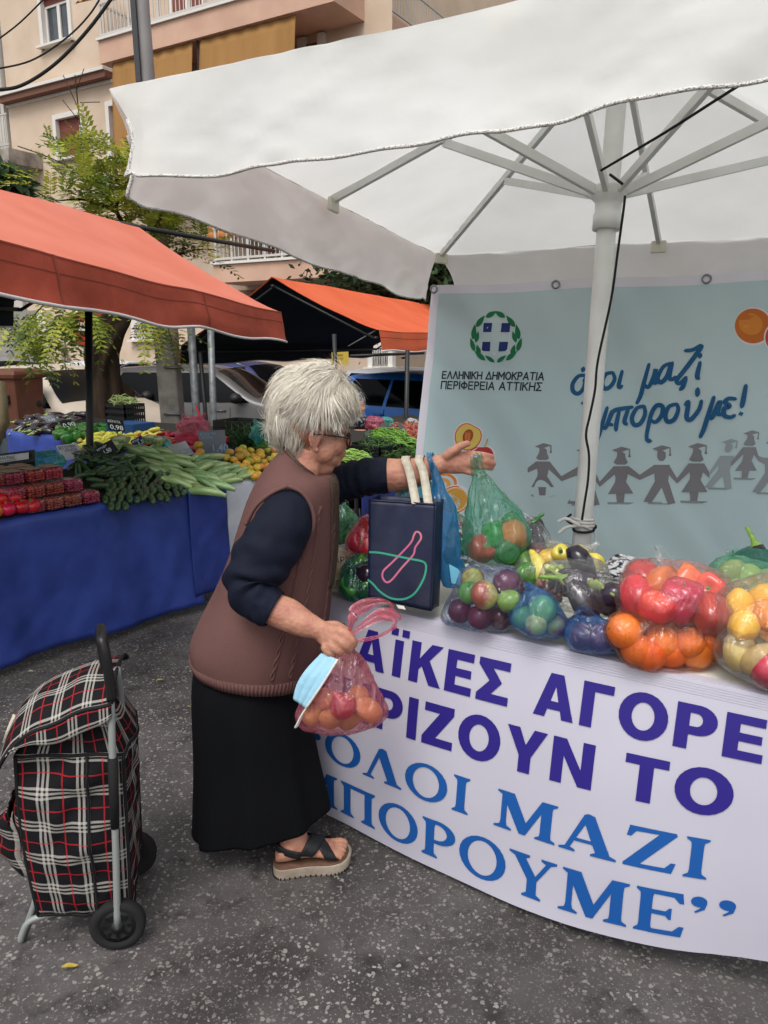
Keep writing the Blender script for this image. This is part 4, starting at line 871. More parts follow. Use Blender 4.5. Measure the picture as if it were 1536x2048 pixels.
# ================================================================== cars
M_tyre = mat('tyre_rubber', rgb('1c1c1d'), .85); M_rim = mat('alloy_rim', rgb('8f9295'), .35, metal=.8); M_cglass = mat('car_glass', rgb('090b0d'), .08, spec=.06); M_ctrim = mat('black_trim', rgb('1a1a1b'), .5)
M_lamp = mat('headlamp', rgb('c9ced2'), .1, rgb('8b9095'), 30, spec=.8, coat=1); M_tail = mat('tail_lamp', rgb('7d1218'), .2, coat=1)
def ipl(x, T):
    if x <= T[0][0]: return T[0][1]
    for i in range(len(T) - 1):
        if x <= T[i + 1][0]:
            t = (x - T[i][0]) / (T[i + 1][0] - T[i][0]); t = t * t * (3 - 2 * t) * .5 + t * .5; return lerp(T[i][1], T[i + 1][1], t)
    return T[-1][1]
def car(label, paint, loc, heading, L_=4.0, W=1.74, H=1.46, suv=False):
    t = thing('parked_car', loc, label, 'car', rz=0)
    fx = Vector((math.cos(heading), math.sin(heading), 0)); fy = Vector((-fx.y, fx.x, 0)); O = Vector(loc); hl = L_ / 2; k = L_ / 4.0; hb = .97 if suv else .9
    W_ = lambda x, y, z: O + fx * x + fy * y + Vector((0, 0, z))
    top = [(-hl, .55), (-hl + .03 * k, .8), (-hl + .10 * k, hb + .05), (-hl + .2 * k, hb + .12), (-hl + (.5 if suv else .62) * k, H - .06), (-.55 * k, H), (-.1 * k, H - .005), (.33 * k, H - .07), (1.08 * k, hb + .09), (1.45 * k, hb + .0), (1.8 * k, hb - .12), (hl - .07, hb - .22), (hl - .01, .55), (hl, .48)]
    bot = [(-hl, .5), (-hl + .04, .34), (-hl + .2, .26), (hl - .2, .24), (hl - .03, .3), (hl, .42)]
    wid = [(-hl, .62), (-hl + .05, .78), (-hl + .25, .93), (-hl + .8, 1), (hl - .9, 1), (hl - .35, .93), (hl - .08, .74), (hl, .58)]
    def side(x, z):
        w_ = ipl(x, wid) * W / 2; b_ = hb + .02
        if z < b_: return w_ * (1 - .10 * ((z - .62) / .5) ** 2 + (.012 if .3 < z < .75 else 0))
        return w_ * (.955 - .30 * ((z - b_) / (H - b_)) ** 1.15)
    m = MB(); nx, nt = 64, 16; V = []; F = []
    for i in range(nx + 1):
        x = -hl + L_ * i / nx; zb, zt = ipl(x, bot), ipl(x, top); row = []
        for j in range(nt + 1):
            tt = j / nt; z = zb + (zt - zb) * tt; y = side(x, z)
            if tt > .9: y *= 1 - .10 * ((tt - .9) / .1) ** 2
            row.append((y, z))
        row += [(row[-1][0] * .7, zt + .018), (row[-1][0] * .35, zt + .026), (0, zt + .028)]
        full = row + [(-y, z) for y, z in row[-2::-1]]
        V.append([W_(x, y, z) for y, z in full])
    m.loft(V); m.build('body', paint, t, auto=50)
    # glass on both sides
    zb0, zt0 = hb + .045, H - .10
    for sg in (1, -1):
        for (xa, xb, sa, sb) in ((-hl + .52 * k, -.42 * k, .30, .02), (-.34 * k, .52 * k, 0, -.66)):
            q = MB()
            def gf(u, v):
                z = lerp(zb0, zt0, v); x = lerp(xa + sa * v * k, xb + sb * v * k + (.42 * k if sb < -.1 else 0) * 1, u); 
                return W_(x, sg * (side(x, z) + .006), z)
            q.grid(gf, 10, 6); q.build('side_window', M_cglass, t)
        if suv or True:
            q = MB(); q.add([W_(x, sg * (side(x, z) + .006), z) for x, z in ((-hl + .33 * k, zb0 + .04), (-hl + .47 * k, zb0), (-hl + .75 * k, zt0 - .02), (-hl + .62 * k, zt0 - .05))], [(0, 1, 2, 3)]); q.build('quarter_window', M_cglass, t, smooth=False)
        mr_ = MB(); mr_.ell(W_(.78 * k, sg * (W / 2 + .1), hb + .12), (.1, .12, .085), 12, 8); mr_.bar(W_(.8 * k, sg * W * .47, hb + .06), W_(.78 * k, sg * (W / 2 + .05), hb + .09), .05); mr_.build('wing_mirror', M_ctrim if 'blue' not in label else paint, t)
        for xh in (-.55 * k, .38 * k): hd = MB(); hd.tube([W_(xh, sg * (side(xh, hb - .1) + .012), hb - .09), W_(xh + .2, sg * (side(xh + .2, hb - .1) + .012), hb - .085)], .016, 6); hd.build('door_handle', paint, t)
        ds = MB()
        for xs_ in (-.38 * k, .62 * k, -1.15 * k): ds.ribbon([W_(xs_ + (.02 if z > .6 else 0), sg * (side(xs_, z) + .003), z) for z in (.34, .5, .7, hb)], .012, fx)
        ds.build('door_seam', M_ctrim, t)
        tr = MB(); tr.ribbon([W_(x, sg * (side(x, .46) + .008), .46) for x in (-.95 * k, -.4 * k, .2 * k, .8 * k)], .09 if not suv else .14, (0, 0, 1)); tr.build('side_trim', M_ctrim, t)
        for xw in (-hl + .72 * k, hl - .78 * k):
            a = MB(); ring = [W_(xw + .385 * math.cos(q_a), sg * (side(xw, .55) * 1.0 + .004), .33 + .385 * math.sin(q_a)) for q_a in [math.pi * (i - 2) / 16 for i in range(21)]]; a.add(ring, [tuple(range(21))]); a.build('wheel_arch', M_ctrim, t, smooth=False)
            ax = fy * sg; c_ = W_(xw, sg * (W / 2 - .088), .315)
            w_ = MB(); w_.lathe([(.2, -.09), (.29, -.09), (.315, -.06), (.315, .06), (.29, .1), (.215, .1), (.2, .08)], c_, 28, axis=ax); wo = w_.build('wheel', M_tyre, t)
            r_ = MB(); r_.lathe([(.205, .075), (.2, .1), (.18, .09), (.05, .085), (.03, .1), (.0, .1)], c_, 20, axis=ax)
            r_.build('rim', M_rim, wo)
            sp = MB()
            for s_ in range(5):
                an = s_ * 2 * math.pi / 5; d = (fx * math.cos(an) + Vector((0, 0, 1)) * math.sin(an)); d2 = (fx * math.cos(an + .63) + Vector((0, 0, 1)) * math.sin(an + .63)); p_ = c_ + ax * .101; s2 = d2.cross(ax)
                sp.add([p_ + d2 * .06 - s2 * .02, p_ + d2 * .06 + s2 * .02, p_ + d2 * .165 + s2 * .05, p_ + d2 * .165 - s2 * .05], [(0, 1, 2, 3)])
            sp.build('rim_opening', M_ctrim, wo, smooth=False)
        hlm = MB()
        def hf(u, v):
            x = lerp(hl - .52 * k, hl - .10 * k, u); z = lerp(hb - .30, hb - .18, v) - .03 * u + .035 * (1 - u) * v; return W_(x, sg * (side(x, z) + .01), z)
        hlm.grid(hf, 8, 4); hlm.build('headlight', M_lamp, t)
        tl = MB(); tl.grid(lambda u, v: W_(-hl + lerp(.03, .26, u), sg * (side(-hl + lerp(.03, .26, u), lerp(hb - .2, hb + .02, v)) + .008), lerp(hb - .2, hb + .02, v)), 5, 4); tl.build('tail_light', M_tail, t)
    ws = MB()
    def wf(u, v):
        x = lerp(.36 * k, 1.03 * k, 1 - v); z = ipl(x, top) + .028; y = lerp(-1, 1, u) * side(x, ipl(x, top) - .02) * .88; return W_(x, y, z + .012 * (1 - (2 * u - 1) ** 2) - .02 * abs(2 * u - 1) ** 3)
    ws.grid(wf, 12, 8); ws.build('windscreen', M_cglass, t)
    rw = MB(); rw.grid(lambda u, v: W_(lerp(-hl + .24 * k, -hl + .5 * k, v) - .01, lerp(-1, 1, u) * side(-hl + .3, lerp(hb + .1, H - .1, v)) * .85, ipl(lerp(-hl + .24 * k, -hl + .5 * k, v), top) + .03), 10, 6); rw.build('rear_window', M_cglass, t)
    if suv:
        for sg in (1, -1): rr = MB(); rr.tube([W_(x, sg * W * .32, z) for x, z in ((-1.25 * k, H - .02), (-1.1 * k, H + .045), (.2 * k, H + .045), (.4 * k, H - .04))], .018, 6); rr.build('roof_rail', M_rim, t)
    gr = MB(); gr.grid(lambda u, v: W_(hl - .03 + .05 * (1 - (2 * u - 1) ** 2) * 1, lerp(-.42, .42, u) * W, lerp(.36, .56, v)), 8, 3); gr.build('grille', M_ctrim, t)
    return t
def cpaint(n, a, b, metal=.25): return mat(n, rgb(a), .42, rgb(b), .8, spec=.5, metal=metal, coat=.2)
def cp(px, D, z=0): d = ray(px, 700); p = EYE + d * (D / math.hypot(d.x, d.y)); return (p.x, p.y, gz(p.x, p.y))
H45 = R(-42)
car('metallic grey compact off-roader parked behind the concrete pole', cpaint('grey_paint', '4a4847', '434140', .2), cp(418, 13.6), R(-10), 4.2, 1.8, 1.57, True)
car('beige hatchback parked behind the brown wheelie bin', cpaint('beige_paint', 'b9ae9e', 'b0a595', .15), cp(118, 13.2), R(-34), 4.1, 1.76, 1.5)
car('white hatchback parked behind the tree trunk', cpaint('white_paint', 'c4c8cc', 'bcc0c4', .1), cp(232, 17.5), R(-38), 4.0, 1.74, 1.48)
car('dark blue car parked behind the grey off-roader', cpaint('navy_paint', '2c3264', '262b55', .3), cp(505, 18.5), R(-32), 4.1, 1.76, 1.52)
car('bright light-blue hatchback parked left of the printed banner', cpaint('blue_paint', '1668bd', '125dab', .2), cp(872, 12.8), R(-43), 4.1, 1.74, 1.46)
car('dark grey car at the far left edge by the concrete wall', cpaint('dgrey_paint', '85888a', '7b7e80', .3), cp(-10, 18), R(-36), 4.1, 1.74, 1.47)
car('silver car parked beyond the light-blue hatchback', cpaint('silver_paint', 'b9bcc0', 'b1b4b8', .3), cp(830, 16), R(-43), 4.1, 1.74, 1.44)
# ================================================================== trees
M_bark = mat('bark', rgb('4a3d33'), .95, rgb('2e2620'), 9, bump=1, bscale=22, stretch=(1, 1, .25), spec=.1)
def leafmat(n, a, b, c=None): return mat(n, rgb(a), .6, rgb(b), 2.2, spec=.3, transl=.35, lo=.4, hi=.6)
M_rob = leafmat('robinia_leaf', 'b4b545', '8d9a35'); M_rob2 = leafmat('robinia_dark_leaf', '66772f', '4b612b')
rt = random.Random(11)
def pinnate(mb, p, d, L_, n=7, w_=.022, droop=.4):
    """one feather-shaped compound leaf: rachis and paired leaflets"""
    d = d.normalized(); sd = d.cross(Vector((0, 0, 1)))
    if sd.length < .1: sd = Vector((1, 0, 0))
    sd.normalize(); pts = []
    for i in range(n + 1):
        t = i / n; pts.append(p + d * (L_ * t) - Vector((0, 0, droop * L_ * t * t)))
    upv = sd.cross(d).normalized()
    for i in range(1, n + 1):
        t = (pts[i] - pts[i - 1]).normalized(); ll = L_ * .27 * (1 - .35 * abs(i / n - .45))
        for s in (1, -1):
            a = (sd * s * .9 + t * .45 + upv * rt.uniform(-.25, .25)).normalized(); b = t * (ll * .2) + upv * rt.uniform(-.004, .004)
            q = pts[i]; mb.add([q, q + a * ll * .45 + b, q + a * ll, q + a * ll * .5 - b], [(0, 1, 2, 3)])
    mb.ribbon(pts, .004, sd)
tb = cp(228, 8.4); TB = Vector(tb)
t = thing('street_tree', tb, 'leaning street tree with feathery yellow-green leaves behind the orange canopy', 'tree')
trk = [TB, atY(214, 800, 8.4), atY(202, 735, 8.35), atY(208, 690, 8.3), atY(232, 640, 8.3), atY(262, 590, 8.2), atY(268, 540, 8.1)]
trk[0] = Vector((trk[1].x + .02, trk[1].y, tb[2]))
m_ = MB(); cr = crom(trk, 5); n_c = len(cr)
V = []
for i, p in enumerate(cr):
    tt = i / (n_c - 1); r = lerp(.17, .12, tt) * (1 + .25 * math.exp(-((tt - .62) / .12) ** 2)); V.append([p + Vector((math.cos(a), math.sin(a), 0)) * r * (1 + .22 * math.sin(a * 3 + tt * 5) + .12 * math.sin(a * 7 - tt * 11) + .15 * noise.noise(Vector((math.cos(a) * 2, math.sin(a) * 2, tt * 8)))) for a in [2 * math.pi * j / 24 for j in range(24)]])
m_.loft(V)
bases = {'m': cr[-1], 'l': cr[int(n_c * .7)]}
twigs = []
def branch(pts, r0, r1): q = crom([Vector(p) for p in pts], 6); k = len(q); m_.tube(q, [lerp(r0, r1, min(1, 1.3 * (i / (k - 1)) ** .6)) * .6 for i in range(k)], 7); twigs.append(q)
branch([cr[-1], atY(262, 480, 7.9), atY(230, 420, 7.7), atY(180, 360, 7.5), atY(110, 320, 7.3), atY(35, 292, 7.2)], .09, .008)
branch([cr[-1], atY(300, 480, 8.0), atY(330, 420, 8.1), atY(370, 400, 8.2), atY(420, 420, 8.3)], .08, .012)
branch([atY(262, 480, 7.9), atY(215, 390, 7.9), atY(172, 320, 7.9), atY(160, 250, 7.9), atY(150, 150, 7.9)], .05, .006)
branch([atY(230, 420, 7.7), atY(250, 370, 7.6), atY(285, 340, 7.6), atY(340, 350, 7.6)], .04, .008)
branch([cr[-2], atY(240, 560, 7.9), atY(170, 570, 7.5), atY(110, 590, 7.1), atY(60, 640, 6.9)], .06, .01)
branch([cr[-1], atY(330, 520, 8.2), atY(390, 500, 8.3), atY(430, 500, 8.4)], .05, .01)
branch([atY(230, 420, 7.7), atY(170, 400, 7.4), atY(110, 400, 7.1), atY(75, 385, 7)], .04, .008)
branch([cr[-3], atY(300, 600, 8.1), atY(330, 640, 8.0), atY(345, 690, 7.9)], .035, .008)
m_.build('trunk', M_bark, t)
m_ = MB(); m_.tube(crom([atY(160, 250, 7.9), atY(155, 200, 7.9), atY(150, 150, 7.9)], 4), .006, 5)
for a, b in (((156, 215), (126, 150)), ((157, 240), (125, 200)), ((160, 205), (200, 204)), ((153, 180), (168, 137))): m_.tube([atY(*a, 7.9), atY(*b, 7.9)], .004, 4)
m_.build('bare_twig', M_bark, t)
clumps = [((125, 300), 24, 3, 7.3), ((165, 300), 34, 6, 7.6), ((205, 330), 45, 14, 7.6), ((250, 350), 45, 14, 7.8), ((300, 380), 38, 11, 7.8), ((140, 365), 38, 7, 7.2), ((190, 400), 48, 16, 7.5), ((250, 420), 50, 18, 7.8), ((85, 380), 26, 3, 7), ((320, 430), 45, 13, 8.1), ((370, 425), 36, 9, 8.2), ((405, 440), 34, 8, 8.3), ((350, 480), 42, 12, 8.2), ((410, 500), 32, 9, 8.3), ((285, 460), 45, 14, 8), ((150, 440), 40, 8, 7.6)]
lo_ = [((70, 640), 30, 9, 6.9), ((110, 620), 36, 12, 7), ((150, 630), 34, 10, 7.1), ((60, 680), 24, 7, 6.9), ((175, 610), 24, 7, 7.2), ((25, 640), 20, 4, 6.9), ((340, 660), 18, 5, 7.9), ((300, 640), 20, 6, 8), ((95, 665), 30, 9, 7.0)]
cA, cB = MB(), MB()
for lst, dn in ((clumps, .35), (lo_, 1.0)):
    for (c_, rp, n, Y) in lst:
        for _ in range(int(n * (2.9 if dn < .5 else 2.0))):
            a = rt.uniform(0, 2 * math.pi); r = rp * math.sqrt(rt.random()); p = atY(c_[0] + r * math.cos(a), c_[1] + r * math.sin(a) * .8, Y + rt.uniform(-.45, .45))
            d = Vector((rt.uniform(-1, 1), rt.uniform(-.8, .8), rt.uniform(-.1, .75 if dn < .5 else -.1) - (0 if dn < .5 else rt.uniform(0, .5))))
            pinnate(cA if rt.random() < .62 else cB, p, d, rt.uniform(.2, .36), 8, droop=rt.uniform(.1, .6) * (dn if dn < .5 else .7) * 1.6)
cA.build('crown', M_rob, t, smooth=False); cB.build('crown_dark_leaves', M_rob2, t, smooth=False)  # second, darker leaf tone mixed in at random
def bushy(label, name, c_, rad, n, mA, mB_, toff=0, seed=3, leaf=.12):
    rr = random.Random(seed); C = Vector(c_); t = thing(name, (C.x, C.y, gz(C.x, C.y)), label, 'tree'); m = MB()
    m.tube([(C.x + toff, C.y, gz(C.x, C.y)), (C.x + toff, C.y, C.z * .6), C], [.16, .13, .05], 10)
    cl_ = []
    for _ in range(26):
        d = Vector((rr.gauss(0, 1), rr.gauss(0, 1), rr.gauss(0, 1))).normalized(); q = C + Vector((d.x * rad[0], d.y * rad[1], d.z * rad[2])) * rr.uniform(.35, .95); cl_.append(q); m.tube([C - Vector((0, 0, rad[2] * .5)), C.lerp(q, .5), q], [.05, .03, .01], 5)
    m.build('trunk', M_bark, t)
    for k, mt in ((0, mA), (1, mB_)):
        q = MB()
        for _ in range(n // 2):
            b = rr.choice(cl_); s = rad[0] * .24; p = b + Vector((rr.gauss(0, s), rr.gauss(0, s), rr.gauss(0, s * .7))); a = Vector((rr.gauss(0, 1), rr.gauss(0, 1), rr.gauss(0, .6))).normalized(); c2 = a.cross(Vector((rr.gauss(0, 1), rr.gauss(0, 1), rr.gauss(0, 1)))).normalized(); l = leaf * rr.uniform(.6, 1.3)
            q.add([p, p + a * l * .5 + c2 * l * .22, p + a * l, p + a * l * .5 - c2 * l * .22], [(0, 1, 2, 3)])
        q.build('crown' if k == 0 else 'crown_dark_leaves', mt, t, smooth=False)  # half of the leaves in the darker green, spread at random
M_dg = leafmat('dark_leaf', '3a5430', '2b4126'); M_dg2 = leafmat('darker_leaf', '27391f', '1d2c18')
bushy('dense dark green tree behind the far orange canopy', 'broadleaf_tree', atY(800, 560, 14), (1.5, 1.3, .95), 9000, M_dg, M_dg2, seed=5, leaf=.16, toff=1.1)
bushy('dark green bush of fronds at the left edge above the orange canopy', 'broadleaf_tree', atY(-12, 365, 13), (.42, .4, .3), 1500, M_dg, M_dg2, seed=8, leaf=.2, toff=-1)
# ================================================================== produce prototypes (built once, copied)
rp = random.Random(21)
def skin_m(n, a, b, sc=9, **k): return mat(n, rgb(a), k.pop('rough', .3), rgb(b), sc, spec=.45, rnd=k.pop('rnd', .22), **k)
M_tom = skin_m('tomato_skin', 'b8281a', 'c6411f', 14, rough=.2); M_grn = mat('green_stalk', rgb('5f7d35'), .6, rgb('86994e'), 40, rnd=.2)
M_cuc = skin_m('cucumber_skin', '22381f', '37512b', 60, bump=.3, bscale=120); M_zuc = skin_m('zucchini_skin', '78985a', 'a4ba86', 55, rough=.42, stretch=(.1, 1, 1), lo=.42, hi=.58)
M_man = skin_m('mandarin_skin', 'd99a25', '8c9433', 11, rough=.4, bump=.25, bscale=240, rnd=.3); M_egg = skin_m('aubergine_skin', '1c141c', '2a1c29', 8, rough=.16); M_cal = mat('pale_calyx', rgb('93a160'), .6, rgb('6d8248'), 30)
M_gpe = skin_m('green_pepper_skin', '2f6a25', '47832c', 6, rough=.2); M_ype = skin_m('yellow_pepper_skin', 'c9c63c', 'd9cf56', 6, rough=.25); M_rpe = skin_m('red_pepper_skin', 'a01722', '86131c', 6, rough=.2)
M_ora = skin_m('orange_skin', 'd8701a', 'df8226', 9, rough=.35, bump=.3, bscale=260, rnd=.12); M_rbe = skin_m('red_bell_skin', 'c9301c', 'b4231b', 7, rough=.18); M_obe = skin_m('orange_bell_skin', 'd7592a', 'c9301c', 5, rough=.18)
M_app = skin_m('apple_skin', 'b6b04c', 'a8342c', 9, rough=.25, lo=.42, hi=.56); M_gap = skin_m('green_apple_skin', '6b9a2e', '82ab43', 9, rough=.22); M_rap = skin_m('plum_skin', '5a1625', '721f2c', 9, rough=.2)
M_pot = skin_m('potato_skin', 'c2a866', 'a98d50', 14, rough=.6, bump=.25, bscale=60); M_oni = skin_m('red_onion_skin', 'a8324e', '8b2240', 22, rough=.28, stretch=(1, 1, .15)); M_lem = skin_m('lemon_skin', 'dba22a', 'd0901f', 9, rough=.35, bump=.25, bscale=200)
M_egp = skin_m('dark_aubergine_skin', '1a1620', '2b2231', 8, rough=.14); M_gra = skin_m('grape_skin', '9aa95e', '83954b', 12, rough=.3); M_rgr = skin_m('dark_grape_skin', '5a2a2f', '7a4a3a', 12, rough=.3)
M_ber = skin_m('berry_skin', 'a82530', 'c9444a', 12, rough=.25)
PROT = {}
hid = {}
def proto(kind, parts_fn):
    """keep the shapes of a kind; things are made from them by copying"""
    PROT[kind] = parts_fn
def lathe_mesh(name, prof, m, n=14, lobes=0, lamp=0, axis=None, bend=0, twist=0, sq=1):
    b = MB(); b.lathe(prof, n=n, lobes=lobes, lamp=lamp)
    V = []
    for p in b.v:
        p = Vector(p)
        if axis == 'x': p = Vector((p.z, p.x, p.y)); p.z += -bend * (p.x ** 2)
        V.append(p)
    b.v = V; me = bpy.data.meshes.new(name); me.from_pydata([tuple(v) for v in b.v], [], b.f); me.materials.append(m)
    bm = bmesh.new(); bm.from_mesh(me); bmesh.ops.recalc_face_normals(bm, faces=bm.faces); bm.to_mesh(me); bm.free()
    for p in me.polygons: p.use_smooth = True
    return me
def star(name, r, z, m, n=5, up=.3):
    b = MB(); V = [Vector((0, 0, z))]; 
    for i in range(2 * n): a = math.pi * i / n; rr = r if i % 2 == 0 else r * .35; V.append(Vector((rr * math.cos(a), rr * math.sin(a), z + (up * r * (-.6 if i % 2 == 0 else .1)))))
    b.add(V, [(0, 1 + i, 1 + (i + 1) % (2 * n)) for i in range(2 * n)]); b.tube([(0, 0, z - .004), (r * .12, 0, z + r * .55)], r * .13, 6)
    me = bpy.data.meshes.new(name); me.from_pydata([tuple(v) for v in b.v], [], b.f); me.materials.append(m); return me
def sph(r, sz=1.0, dip=.12, n=9):
    out = []
    for i in range(n + 1):
        t = math.pi * i / n; z = -math.cos(t) * r * sz; rr = math.sin(t) * r
        if i == 0 or i == n: rr = .0006; z *= (1 - dip * 1.3)
        elif i in (1, n - 1): z *= (1 - dip * .35)
        out.append((rr, z))
    return out
MESH = {
 'tomato': (lathe_mesh('tomato', sph(.037, .82, .16, 12), M_tom, 18, 5, .07), [star('calyx', .02, .0275, M_grn)], .037),
 'cucumber': (lathe_mesh('cucumber', [(.001, -.075), (.011, -.072), (.0165, -.058), (.0185, -.03), (.019, 0), (.0185, .03), (.016, .056), (.01, .072), (.001, .076)], M_cuc, 10, axis='x', bend=.9), [], .019),
 'zucchini': (lathe_mesh('zucchini', [(.001, -.1), (.014, -.099), (.019, -.085), (.0235, -.04), (.0245, .0), (.022, .045), (.0175, .08), (.0125, .095), (.0115, .108), (.0135, .11), (.001, .111)], M_zuc, 12, 7, .05, axis='x', bend=1.3), [], .024),
 'mandarin': (lathe_mesh('mandarin', sph(.031, .86, .12, 10), M_man, 14), [star('calyx', .006, .0245, M_grn)], .031),
 'aubergine': (lathe_mesh('aubergine', [(.001, -.1), (.022, -.096), (.036, -.07), (.04, -.035), (.034, .01), (.025, .05), (.019, .075), (.001, .08)], M_egg, 14, axis='x', bend=1.5), [lathe_mesh('calyx', [(.022, .055), (.0215, .07), (.012, .086), (.008, .1), (.007, .118), (.001, .12)], M_cal, 9, 5, .3, axis='x', bend=1.5)], .038),
 'green_pepper': (lathe_mesh('green_pepper', [(.001, -.04), (.016, -.046), (.031, -.036), (.037, -.01), (.04, .02), (.034, .037), (.018, .036), (.001, .028)], M_gpe, 20, 4, .16), [star('stalk', .014, .031, M_grn, 5)], .04),
 'yellow_pepper': (lathe_mesh('yellow_pepper', [(.001, -.075), (.008, -.068), (.016, -.04), (.022, 0), (.026, .035), (.022, .055), (.008, .056), (.001, .052)], M_ype, 14, 3, .16, axis='x', bend=2), [lathe_mesh('stalk', [(.006, .052), (.005, .07), (.006, .085), (.001, .086)], M_grn, 6, axis='x', bend=2)], .024),
 'red_pepper': (lathe_mesh('red_pepper', [(.001, -.08), (.008, -.07), (.015, -.04), (.02, 0), (.023, .035), (.02, .055), (.008, .056), (.001, .052)], M_rpe, 12, 3, .16, axis='x', bend=2), [lathe_mesh('stalk', [(.005, .052), (.004, .07), (.005, .085), (.001, .086)], M_grn, 6, axis='x', bend=2)], .021),
 'orange': (lathe_mesh('orange', sph(.041, .95, .06, 12), M_ora, 18), [star('navel', .006, .0385, M_grn)], .041),
 'bell_pepper': (lathe_mesh('bell_pepper', [(.001, -.045), (.018, -.053), (.036, -.044), (.043, -.012), (.046, .02), (.04, .042), (.02, .042), (.001, .03)], M_rbe, 24, 4, .16), [star('stalk', .017, .034, M_grn, 5)], .054),
 'orange_pepper': (lathe_mesh('orange_pepper', [(.001, -.045), (.018, -.053), (.036, -.044), (.043, -.012), (.046, .02), (.04, .042), (.02, .042), (.001, .03)], M_obe, 24, 4, .16), [star('stalk', .017, .034, M_grn, 5)], .054),
 'apple': (lathe_mesh('apple', sph(.038, .9, .22, 12), M_app, 18), [], .038),
 'green_apple': (lathe_mesh('green_apple', sph(.037, .92, .2, 12), M_gap, 18), [], .037),
 'plum': (lathe_mesh('plum', sph(.033, 1, .12, 12), M_rap, 16), [], .033),
 'potato': (lathe_mesh('potato', sph(.033, 1.4, .04, 12), M_pot, 16, 3, .07), [], .046),
 'onion': (lathe_mesh('onion', [(.001, -.034), (.012, -.034), (.03, -.022), (.037, 0), (.031, .021), (.014, .034), (.006, .045), (.001, .055)], M_oni, 18), [], .048),
 'lemon': (lathe_mesh('lemon', [(.001, -.05), (.006, -.047), (.011, -.04), (.026, -.024), (.032, 0), (.026, .024), (.011, .04), (.001, .046)], M_lem, 16), [], .047),
 'dark_aubergine': (lathe_mesh('dark_aubergine', [(.001, -.1), (.022, -.096), (.036, -.07), (.04, -.035), (.034, .01), (.025, .05), (.019, .075), (.001, .08)], M_egp, 14, axis='x', bend=1.5), [lathe_mesh('calyx', [(.022, .055), (.0215, .07), (.012, .086), (.008, .1), (.006, .14), (.001, .142)], M_grn, 9, 5, .3, axis='x', bend=2.5)], .038),
 'grape': (lathe_mesh('grape', sph(.011, 1.15, .02, 7), M_gra, 9), [], .011),
 'dark_grape': (lathe_mesh('dark_grape', sph(.011, 1.1, .02, 7), M_rgr, 9), [], .011),
}
CAT = {'tomato': 'tomato', 'cucumber': 'cucumber', 'zucchini': 'zucchini', 'mandarin': 'mandarin', 'aubergine': 'aubergine', 'dark_aubergine': 'aubergine', 'green_pepper': 'pepper', 'yellow_pepper': 'pepper', 'red_pepper': 'pepper', 'orange': 'orange', 'bell_pepper': 'pepper', 'orange_pepper': 'pepper', 'apple': 'apple', 'green_apple': 'apple', 'plum': 'plum', 'potato': 'potato', 'onion': 'onion', 'lemon': 'lemon', 'grape': 'grape', 'dark_grape': 'grape'}
def fruit_at(kind, loc, rot, label, group, sc=1.0):
    me, ex, r = MESH[kind]; o = bpy.data.objects.new(kind, me); col.objects.link(o)
    o.location = loc; o.rotation_euler = rot; o.scale = sc if isinstance(sc, tuple) else (sc,) * 3
    tag(o, label, CAT[kind], group)
    for e in ex: c = bpy.data.objects.new(e.name.split('.')[0], e); col.objects.link(c); c.parent = o
    return o
# ================================================================== market stalls on the left
S1O, S1D = Vector((-1.88, 3.6, 0)), Vector((.617, .787, 0)).normalized(); S1N = Vector((-S1D.y, S1D.x, 0))
S2O, S2D = Vector((-3.75, 7.52, 0)), Vector((.87, -.49, 0)).normalized(); S2N = Vector((-S2D.y, S2D.x, 0))
def s1(s, t, z): return S1O + S1D * s + S1N * t + Vector((0, 0, z))
def s2(s, t, z): return S2O + S2D * s + S2N * t + Vector((0, 0, z))
def onplane(px, py, O, N_, z0, k):
    """picture point -> sloping display plane z = z0 + k * t"""
    nrm = Vector((-k * N_.x, -k * N_.y, 1)); return atP(px, py, O + Vector((0, 0, z0)), nrm)
K1, Z1, K2, Z2 = .26, .77, .14, .80
M_tarp = mat('blue_tarp', rgb('334794'), .42, rgb('27397e'), 5, spec=.35, bump=.8, bscale=6); M_tarp2 = mat('blue_tarp_dark', rgb('2a3b84'), .45, rgb('1f2c66'), 3, bump=.5, bscale=9)
M_sheet = mat('white_sheet', rgb('b9bcc4'), .6, rgb('a9adb6'), 4, bump=.4, bscale=10)
M_board = mat('display_board', rgb('2b2a26'), .9)
